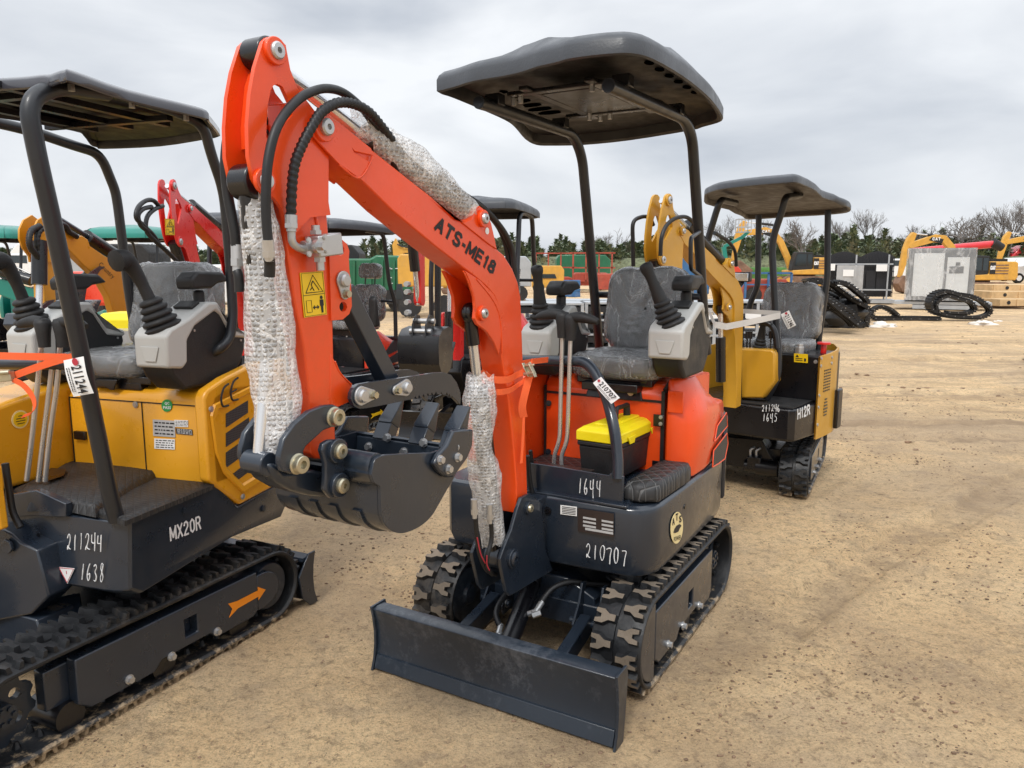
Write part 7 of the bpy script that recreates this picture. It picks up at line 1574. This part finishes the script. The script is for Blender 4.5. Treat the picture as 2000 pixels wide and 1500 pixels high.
# red auger tube
o, p = far_empty('grain_auger', 1900, 560, 'long dark red grain auger tube slanting above the muddy yellow excavator', 'auger', d=56)
g = G(); g.cyl(far(1775, 492, 56) - p, far(1949, 476, 56) - p, .26, n=16); tu = g.build('auger_tube', 'redtruck', o); g = G(); g.cyl(far(1938, 474, 55.9) - p, far(1957, 484, 55.9) - p, .35, .28, n=12); g.build('hood', 'blackm', tu); g = G(); g.beam(far(1885, 484, 56) - p, V((-.4, 0, 0)), .2, .2); g.build('support_leg', 'redtruck', o)
# tractor tyre glimpsed at left
o, p = far_empty('wheel_loader', 82, 640, 'wheel loader with orange wheel hub behind the left joystick', 'loader', d=11)
c_ = far(86, 600, 11) - p; g = G(); g.lathe(c_, c_ + V((0, 1, 0)), [(0, .18), (0, .30), (.03, .33), (.27, .33), (.3, .30), (.3, .1)], n=26); wv = g.build('wheel', 'rubber', o, angle=50); g = G(); g.lathe(c_ - V((0, .01, 0)), c_ + V((0, 1, 0)), [(0, .06), (.0, .17), (.04, .2), (.06, .2)], n=20); g.build('rim', 'amber', wv)
g = G(); g.box(c_ + V((.3, .7, .25)), (1.0, .6, .5)); g.build('body', 'redor', o, bevel=.05)
# ================================================================ trees
def bare_tree(px, base_py, top_py, d, label, seed, spread=1.0, trunk=.16, dens=1.0):
    rn = random.Random(seed); p = V((ray(px, 522).x * d, d, 0)); h = EYE + (522 - top_py) / 1500 * d; o = tag(empty('bare_tree', p), label, 'tree', 'bare winter trees above the pines'); tr = G(); cr = G()
    def grow(a, dirv, L_, r, dep, gg):
        segs = 3; q = a
        for i in range(segs):
            dirv = (dirv + V((rn.uniform(-.2, .2), rn.uniform(-.2, .2), rn.uniform(-.02, .10)))).normalized(); e = q + dirv * (L_ / segs); gg.cyl(q, e, r * (1 - .25 * i / segs), r * (1 - .25 * (i + 1) / segs), n=5 if dep < 2 else 3, caps=False); q = e
            if dep >= 1 and dep < 5 and rn.random() < .75: side(q, dirv, L_ * .62, r * .5, dep + 1)
        if dep < 5:
            for k in range(2 if dep else 3): side(q, dirv, L_ * rn.uniform(.62, .82), r * .62, dep + 1)
    def side(q, dv, L_, r, dep):
        a = rn.uniform(0, 6.28); t = rn.uniform(.45, 1.0) * spread; ax = dv.orthogonal().normalized(); bx_ = dv.cross(ax); nd = (dv + (ax * math.cos(a) + bx_ * math.sin(a)) * t).normalized()
        if dep <= 5: grow(q, nd, L_, max(r, .014), dep, cr)
    grow(V((0, 0, 0)), V((0, 0, 1)), h * .34, trunk, 0, tr)
    # fit the height
    mx = max(v[2] for v in cr.v); k = h / mx
    for G_ in (tr, cr): G_.v = [(v[0] * k * .9, v[1] * k * .9, v[2] * k) for v in G_.v]
    t_ = tr.build('trunk', 'bark', o, angle=80); cr.build('crown', 'twig', o, angle=180); return o
trees = [(1565, 424, 95, 'bare winter tree with forked limbs between the two posts of the tan machine', 1.15, .22), (1690, 410, 110, 'tall slim bare tree left of the fence pallet', .6, .13), (1668, 428, 112, 'slim bare tree just right of the tan machine canopy', .6, .11), (1750, 440, 105, 'low bare tree above the muddy excavator arm', 1.0, .15), (1790, 436, 108, 'spreading bare tree left of the widest one', 1.0, .15), (1860, 416, 100, 'widest round crowned brown bare tree above the muddy excavator', 1.35, .24), (1905, 420, 104, 'bare tree just right of the widest bare tree', 1.0, .18),
 (1956, 388, 100, 'tallest slim bare tree near the right edge', .6, .16), (1972, 400, 101, 'slim bare tree right of the tallest one', .6, .14), (1996, 398, 103, 'bare tree cut by the right edge', .7, .14), (1640, 432, 115, 'bare tree behind the rear post of the tan machine', .9, .13), (1410, 418, 110, 'bare tree left of the raised man lift basket', .9, .15), (1480, 430, 112, 'bare tree right of the man lift basket', .8, .13),
 (1150, 458, 120, 'small bare tree just right of the left canopy post', .9, .15), (1198, 446, 115, 'bare tree above the pines left of the wrapped seat', .9, .17), (1025, 470, 120, 'faint bare tree beside the orange boom bend', .9, .15), (20, 490, 110, 'bare tree at the far left behind the teal machines', 1.0, .16), (195, 500, 110, 'low bare tree between the left canopy posts', 1.0, .15), (345, 495, 118, 'low bare tree behind the wrapped seat at left', 1.0, .15)]
for i, (px, ty, d, lb, spd, tk_) in enumerate(trees): bare_tree(px, 522, ty, d, lb, 11 + i * 7, spd, tk_)
def pine_mat():
    m, N, L, b = nt('pine_foliage'); n = noise_node(N, L, .35, 4); n2 = noise_node(N, L, 3, 3)
    r = ramp(N, L, n.outputs['Fac'], [(.33, (.11, .145, .08)), (.52, (.17, .205, .125)), (.7, (.27, .25, .185))]); L.new(r.outputs['Color'], b.inputs['Base Color']); b.inputs['Roughness'].default_value = .85; b.inputs['Specular IOR Level'].default_value = .15; return m
M['pine'] = pine_mat()
rn = random.Random(21); g = G()
def pine(g, x, y, h, w):
    n = int(190 + h * 24)
    for i in range(n):
        t = rn.random() ** .75; z = h * (.04 + .96 * t); rad = w * (1 - t) ** .7 * (.55 + .45 * math.sin(t * 17 + x)) + .12; a = rn.uniform(0, 6.283); q = rad * rn.uniform(.35, 1.15)
        c = V((x + q * math.cos(a), y + q * math.sin(a), z)); s = rn.uniform(.14, .42); o = V((math.cos(a), math.sin(a), rn.uniform(-.2, .9))) * s; sd = V((-math.sin(a), math.cos(a), rn.uniform(-.4, .4))) * s * .55; v0 = len(g.v)
        g.v += [tuple(c - sd), tuple(c + sd), tuple(c + o), tuple(c - o * .5 + V((0, 0, -s * .6)))]; g.f += [[v0, v0 + 1, v0 + 2], [v0, v0 + 3, v0 + 1]]; g.mi += [0, 0]
x = -78
while x < 100:
    for row in range(3):
        xx = x + rn.uniform(-1, 1); top = 482 + 10 * noise.noise(V((xx * .07, row, 0))) + rn.uniform(-9, 10); d = 100 + row * 6
        if 8 < xx < 24: top += 3
        if xx > 34: top -= 6
        if xx < -20: top += 18
        h = EYE + (522 - top) / 1500 * d
        if rn.random() < .12: h *= 1.18
        pine(g, xx, d + rn.uniform(-2, 2), h * 1.12, rn.uniform(1.5, 2.6))
    x += rn.uniform(.6, 1.15)
me = bpy.data.meshes.new('pine_wood'); me.from_pydata(g.v, [], g.f); me.materials.append(M['pine']); o = bpy.data.objects.new('pine_wood', me); C.objects.link(o); o['kind'] = 'stuff'
# undergrowth strip behind the yard and a grassy bank
g = G(); pts = []
for i in range(120): x = -90 + i * 1.7; pts.append((x, (2.9 if x > -15 else 1.3) + 1.1 * noise.noise(V((x * .3, 2, 1)))))
g.loft([[V((x, 97, -.1)), V((x, 97, h * .6)), V((x, 99, h)), V((x, 118, h * .9)), V((x, 118, -.1))] for x, h in pts], close=True); o = g.build('hedgerow', mat('brush', (.13, .145, .08), .95, var=.5, bump=1, bscale=2), None, angle=80); o['kind'] = 'stuff'
g = G(); g.box((V((ray(1430, 522).x * 70, 70, .9))), (9, 2, 1.3)); o = g.build('grass_bank', mat('grass_bank', (.06, .16, .03), .9, var=.3), None, bevel=.3); struct(o)
# ================================================================ sky, light, camera, ground
sc = bpy.context.scene
w = bpy.data.worlds.new('World'); sc.world = w; w.use_nodes = True; N = w.node_tree.nodes; L = w.node_tree.links; bg = N['Background']
sky = N.new('ShaderNodeTexSky'); sky.sky_type = 'NISHITA'; sky.sun_disc = False; sky.sun_elevation = R_(52); sky.sun_rotation = R_(200); sky.dust_density = 3
sm_ = N.new('ShaderNodeVectorMath'); sm_.operation = 'SCALE'; sm_.inputs['Scale'].default_value = 1.0; L.new(sky.outputs[0], sm_.inputs[0])
tc = N.new('ShaderNodeTexCoord'); mp = N.new('ShaderNodeMapping'); mp.inputs['Scale'].default_value = (1.5, 1.5, 4.4); mp.inputs['Location'].default_value = (3.1, 1.7, .4); L.new(tc.outputs['Generated'], mp.inputs['Vector'])
n1 = N.new('ShaderNodeTexNoise'); n1.inputs['Scale'].default_value = 1.6; n1.inputs['Detail'].default_value = 7; n1.inputs['Roughness'].default_value = .48; n1.inputs['Distortion'].default_value = .35; L.new(mp.outputs[0], n1.inputs['Vector'])
cr = N.new('ShaderNodeValToRGB'); e = cr.color_ramp.elements; e[0].position = .33; e[0].color = (4.7, 5.05, 5.6, 1); e[1].position = .63; e[1].color = (7.9, 8.1, 8.35, 1); L.new(n1.outputs['Fac'], cr.inputs['Fac'])
sp_ = N.new('ShaderNodeSeparateXYZ'); L.new(tc.outputs['Generated'], sp_.inputs[0])
zr = N.new('ShaderNodeMapRange'); zr.inputs['From Min'].default_value = .30; zr.inputs['From Max'].default_value = 1; zr.inputs['To Min'].default_value = 1; zr.inputs['To Max'].default_value = 2.4; L.new(sp_.outputs['Z'], zr.inputs['Value'])
m2 = N.new('ShaderNodeVectorMath'); m2.operation = 'SCALE'; L.new(cr.outputs['Color'], m2.inputs[0]); L.new(zr.outputs[0], m2.inputs['Scale'])
mx = N.new('ShaderNodeMix'); mx.data_type = 'RGBA'; mx.inputs['Factor'].default_value = .93; L.new(sm_.outputs[0], mx.inputs['A']); L.new(m2.outputs[0], mx.inputs['B'])
L.new(mx.outputs['Result'], bg.inputs['Color']); bg.inputs['Strength'].default_value = .1
sl = bpy.data.lights.new('sun', 'SUN'); sl.energy = 1.4; sl.angle = R_(12); sl.color = (1, .97, .92); so = bpy.data.objects.new('sun', sl); C.objects.link(so); so.rotation_euler = (R_(38), 0, R_(-20))
cam = bpy.data.cameras.new('camera'); co = bpy.data.objects.new('camera', cam); C.objects.link(co); sc.camera = co
cam.sensor_width = 36; cam.lens = 36 * FPX / 2000; cam.clip_end = 2000; cam.clip_start = .05; co.location = (0, 0, EYE); co.rotation_euler = (math.pi / 2 - PITCH, 0, 0)
sc.view_settings.view_transform = 'Standard'; sc.view_settings.look = 'None'; sc.view_settings.exposure = .33; sc.view_settings.gamma = 1
# ground sheet
def sand():
    m, N, L, b = nt('sand_ground'); tc = N.new('ShaderNodeTexCoord')
    def no(s, d=6, r=.6, di=0, vec=None):
        n = N.new('ShaderNodeTexNoise'); n.inputs['Scale'].default_value = s; n.inputs['Detail'].default_value = d; n.inputs['Roughness'].default_value = r; n.inputs['Distortion'].default_value = di; L.new(vec or tc.outputs['Object'], n.inputs['Vector']); return n
    def mxc(f, a, bcol):
        x = N.new('ShaderNodeMix'); x.data_type = 'RGBA'; L.new(f, x.inputs['Factor']); L.new(a, x.inputs['A'])
        if isinstance(bcol, tuple): x.inputs['B'].default_value = (*bcol, 1)
        else: L.new(bcol, x.inputs['B'])
        return x.outputs['Result']
    base = ramp(N, L, no(1.3, 7, .65, .5).outputs['Fac'], [(.30, (.60, .42, .235)), (.45, (.77, .54, .30)), (.60, (.87, .63, .36)), (.72, (.76, .57, .36))]).outputs['Color']
    pat = ramp(N, L, no(4.5, 8, .72, .6).outputs['Fac'], [(.50, g3(0)), (.64, g3(.62))]); c = mxc(pat.outputs['Color'], base, (.42, .31, .205))
    mid = ramp(N, L, no(26, 9, .82, .3).outputs['Fac'], [(.36, g3(.95)), (.50, g3(0))]); c = mxc(mid.outputs['Color'], c, (.33, .22, .13))
    mil = ramp(N, L, no(34, 9, .8, .3).outputs['Fac'], [(.52, g3(0)), (.66, g3(.8))]); c = mxc(mil.outputs['Color'], c, (.95, .71, .41))
    fine = ramp(N, L, no(95, 8, .85).outputs['Fac'], [(.34, g3(.85)), (.5, g3(0))]); c = mxc(fine.outputs['Color'], c, (.22, .145, .085))
    lite = ramp(N, L, no(140, 6, .8).outputs['Fac'], [(.54, g3(0)), (.72, g3(.7))]); c = mxc(lite.outputs['Color'], c, (.78, .62, .40))
    big = ramp(N, L, no(.42, 5, .62, .8).outputs['Fac'], [(.44, g3(0)), (.60, g3(.55))]); c = mxc(big.outputs['Color'], c, (.44, .335, .235))
    spk = ramp(N, L, no(48, 9, .82, .2).outputs['Fac'], [(.585, g3(0)), (.635, g3(.9))]); ar2 = ramp(N, L, no(1.7, 5, .65).outputs['Fac'], [(.40, g3(.0)), (.58, g3(1))])
    mu0 = N.new('ShaderNodeMath'); mu0.operation = 'MULTIPLY'; L.new(spk.outputs['Color'], mu0.inputs[0]); L.new(ar2.outputs['Color'], mu0.inputs[1]); c = mxc(mu0.outputs[0], c, (.12, .075, .045))
    clod = ramp(N, L, no(17, 7, .72, .3).outputs['Fac'], [(.57, g3(0)), (.66, g3(.85))]); area = ramp(N, L, no(.9, 4, .6).outputs['Fac'], [(.40, g3(.12)), (.62, g3(1))])
    mu = N.new('ShaderNodeMath'); mu.operation = 'MULTIPLY'; L.new(clod.outputs['Color'], mu.inputs[0]); L.new(area.outputs['Color'], mu.inputs[1])
    c = mxc(mu.outputs[0], c, (.19, .125, .075))
    damp = ramp(N, L, no(.38, 5, .6, 1).outputs['Fac'], [(.52, g3(0)), (.66, g3(.42))]); c = mxc(damp.outputs['Color'], c, (.34, .25, .165))
    # drag streaks left by vehicles further out: moist soil, plus ridge shading painted in
    mp = N.new('ShaderNodeMapping'); mp.inputs['Scale'].default_value = (.35, 1.7, 1); mp.inputs['Rotation'].default_value = (0, 0, R_(-9)); L.new(tc.outputs['Object'], mp.inputs['Vector'])
    st = ramp(N, L, no(1, 9, .74, 1.2, mp.outputs[0]).outputs['Fac'], [(.49, g3(0)), (.62, g3(.48))]); sx = N.new('ShaderNodeSeparateXYZ'); L.new(tc.outputs['Object'], sx.inputs[0])
    mr_ = N.new('ShaderNodeMapRange'); mr_.inputs['From Min'].default_value = 5; mr_.inputs['From Max'].default_value = 8; L.new(sx.outputs['Y'], mr_.inputs['Value'])
    mu = N.new('ShaderNodeMath'); mu.operation = 'MULTIPLY'; L.new(st.outputs['Color'], mu.inputs[0]); L.new(mr_.outputs[0], mu.inputs[1]); c = mxc(mu.outputs[0], c, (.30, .205, .13))
    for k_, (x0, y0, dx, dy, wd, al) in enumerate(((2.5, 6.9, 1, -.02, .16, .85), (2.5, 7.6, 1, -.02, .12, .8), (2.6, 9.2, 1, .05, .22, .8), (2.6, 10.8, 1, .05, .2, .75), (3, 13.0, 1, -.04, .3, .7), (2, 16, 1, .02, .4, .6), (1.4, 3.4, .75, .66, .18, .5))):  # rut bands: disturbed moist soil, with the ruts' shading put into the colour
        l_ = math.hypot(dx, dy); nx_, ny_ = -dy / l_, dx / l_; dt = N.new('ShaderNodeVectorMath'); dt.operation = 'DOT_PRODUCT'; L.new(tc.outputs['Object'], dt.inputs[0]); dt.inputs[1].default_value = (nx_, ny_, 0)
        wob = N.new('ShaderNodeMath'); wob.operation = 'MULTIPLY_ADD'; L.new(no(.7 + .1 * k_, 3, .6).outputs['Fac'], wob.inputs[0]); wob.inputs[1].default_value = .5; L.new(dt.outputs['Value'], wob.inputs[2])
        df = N.new('ShaderNodeMath'); df.operation = 'SUBTRACT'; L.new(wob.outputs[0], df.inputs[0]); df.inputs[1].default_value = x0 * nx_ + y0 * ny_ + .25
        ab = N.new('ShaderNodeMath'); ab.operation = 'ABSOLUTE'; L.new(df.outputs[0], ab.inputs[0])
        mr2 = N.new('ShaderNodeMapRange'); mr2.inputs['From Min'].default_value = wd * .35; mr2.inputs['From Max'].default_value = wd; mr2.inputs['To Min'].default_value = al; mr2.inputs['To Max'].default_value = 0; L.new(ab.outputs[0], mr2.inputs['Value'])
        br_ = ramp(N, L, no(5, 6, .7).outputs['Fac'], [(.40, g3(.15)), (.58, g3(1))]); mm = N.new('ShaderNodeMath'); mm.operation = 'MULTIPLY'; L.new(mr2.outputs[0], mm.inputs[0]); L.new(br_.outputs['Color'], mm.inputs[1]); c = mxc(mm.outputs[0], c, (.33, .235, .15))
    L.new(c, b.inputs['Base Color']); b.inputs['Roughness'].default_value = .92; b.inputs['Specular IOR Level'].default_value = .2
    ad = N.new('ShaderNodeMath'); ad.operation = 'MULTIPLY_ADD'; ad.inputs[1].default_value = .5; L.new(no(120, 4, .8).outputs['Fac'], ad.inputs[0]); L.new(no(22, 7, .7).outputs['Fac'], ad.inputs[2])
    bp = N.new('ShaderNodeBump'); bp.inputs['Strength'].default_value = 1; bp.inputs['Distance'].default_value = .035; L.new(ad.outputs[0], bp.inputs['Height']); L.new(bp.outputs[0], b.inputs['Normal'])
    return m
M['sand'] = sand()
def axis(a, b, step, lim, gr):
    v = []; x = a
    while x < b: v.append(x); x += step
    s = step; x = b
    while x < lim: v.append(x); s *= gr; x += s
    v.append(lim); s = step; x = a
    lo = []
    while x > -lim: s *= gr; x -= s; lo.append(max(x, -lim))
    return sorted(set(lo)) + v
xs = axis(-3, 4.2, .030, 500, 1.09); ys = []
y_ = .3
while y_ < 600: ys.append(y_); y_ += max(.026, (y_ - 2.5) * .012) if y_ < 30 else y_ * .06
ys = [-40, -5] + ys + [600]
LOCS = [(A, .30, .50, -.62, .62), (B, .27, .53, -.45, .95), (H, .28, .51, -.9, .4)]
t0_, t1_ = gnd(1640, 838), gnd(2080, 884)
RUTS = ((2.5, 6.9, 1, -.02, .16), (2.5, 7.6, 1, -.02, .12), (2.6, 9.2, 1, .05, .22), (2.6, 10.8, 1, .05, .2), (3, 13.0, 1, -.04, .3), (1.4, 3.4, .75, .66, .18))
def berm(x, y):
    e = 0
    for rx, ry, dx, dy, wd in RUTS:
        l = math.hypot(dx, dy); d = abs((x - rx) * -dy / l + (y - ry) * dx / l + .12 * noise.noise(V((x * .8, ry, 0))))
        if d < wd * 1.5 and x > 1.2: e += (-.016 if d < wd * .7 else .016) * (.6 + .8 * abs(noise.noise(V((x * 5, y * 5, 6)))))
    for m_, ya, yb, xa, xb in LOCS:
        q = m_.loc((x, y, 0)); 
        if xa < q.x < xb:
            for s_ in (-1, 1):
                for yy in (ya, yb):
                    d = abs(q.y * s_ - yy)
                    if d < .06: e = max(e, .022 * (1 - d / .06) * (.6 + .8 * noise.noise(V((x * 14, y * 14, 3)))))
    d = V((t1_.x - t0_.x, t1_.y - t0_.y)); l = d.length; d /= l; r = V((x - t0_.x, y - t0_.y)); u = r.dot(d); v = r.x * -d.y + r.y * d.x
    if u > 0 and abs(v) < .24: e += -.012 + .026 * max(0, math.sin(u * 30 + (3.14 if v > 0 else 0))) * max(0, 1 - abs(abs(v) - .12) / .11)
    return e
def gz(x, y):
    if y > 60 or abs(x) > 60 or y < 0: return -.01
    p = V((x, y, 0)); h = .012 * noise.noise(p * .9) + .008 * noise.noise(p * 3.1)
    k = noise.noise(p * 9); h += .006 * k + .0045 * noise.noise(p * 23) + .0025 * noise.noise(p * 55)
    if y > 4.2: t = min(1, (y - 4.2) / 3); h += t * (.016 * noise.noise(V((x * .22 + y * .03, y * 2.2, 4))) + .012 * noise.noise(V((x * .9, y * 5, 9))) + .05 * max(0, noise.noise(p * 1.3) - .2) + .03 * max(0, noise.noise(p * 4.1) - .15))
    if y < 14: h += berm(x, y)
    return h - .006
g = G(); nx = len(xs); g.add([(x, y, gz(x, y)) for y in ys for x in xs], [(j * nx + i, j * nx + i + 1, (j + 1) * nx + i + 1, (j + 1) * nx + i) for j in range(len(ys) - 1) for i in range(nx - 1)])
me = bpy.data.meshes.new('ground'); me.from_pydata(g.v, [], g.f); me.materials.append(M['sand']); me.polygons.foreach_set('use_smooth', [True] * len(me.polygons)); go = bpy.data.objects.new('ground', me); C.objects.link(go); struct(go)
# crumbs of dirt
rnd = random.Random(5); g = G()
for i in range(24000):
    d = rnd.uniform(0, 1) ** 1.4; y = 1.6 + d * 7.5; x = rnd.uniform(-.85, .85) * (y + .4); 
    if noise.noise(V((x * .9, y * .9, 2))) + .6 * noise.noise(V((x * 3.5, y * 3.5, 5))) < rnd.uniform(-.25, .45): continue
    r = rnd.choice((.0015, .002, .002, .0025, .003, .0045)) * rnd.uniform(.8, 1.5) * (1 + .10 * y); r = min(r, .009); g.ball((x, y, gz(x, y) + r * .2), r, n=5, m=3, sc=(rnd.uniform(.8, 1.6), rnd.uniform(.7, 1.2), .7), nz=.6, seed=i)
o = g.build('dirt_crumbs', mat('dark_crumbs', (.20, .13, .08), .95, var=.5), None); o['kind'] = 'stuff'
g = G()
for i in range(2600):
    y = rnd.uniform(6, 22); x = rnd.uniform(-.8, .85) * y
    if noise.noise(V((x * .35, y * 1.1, 8))) + .5 * noise.noise(V((x * 1.6, y * 2.5, 1))) < rnd.uniform(.0, .5): continue
    r = rnd.uniform(.006, .024); g.ball((x, y, gz(x, y) + r * .2), r, n=6, m=4, sc=(rnd.uniform(1, 2.2), rnd.uniform(.7, 1.2), .6), nz=.8, seed=i)
o = g.build('dirt_clods', mat('clods', (.24, .155, .095), .95, var=.5), None); o['kind'] = 'stuff'
g = G()
for i in range(120):
    y = rnd.uniform(1.8, 6); x = rnd.uniform(-.7, .75) * y; a = rnd.uniform(0, 6.3); l = rnd.uniform(.015, .06); p = V((x, y, gz(x, y) + .003)); q = p + V((math.cos(a) * l, math.sin(a) * l, rnd.uniform(-.001, .004))); g.cyl(p, q, .0009, n=4)
o = g.build('straw_litter', mat('straw', (.28, .20, .11), .9), None); o['kind'] = 'stuff'
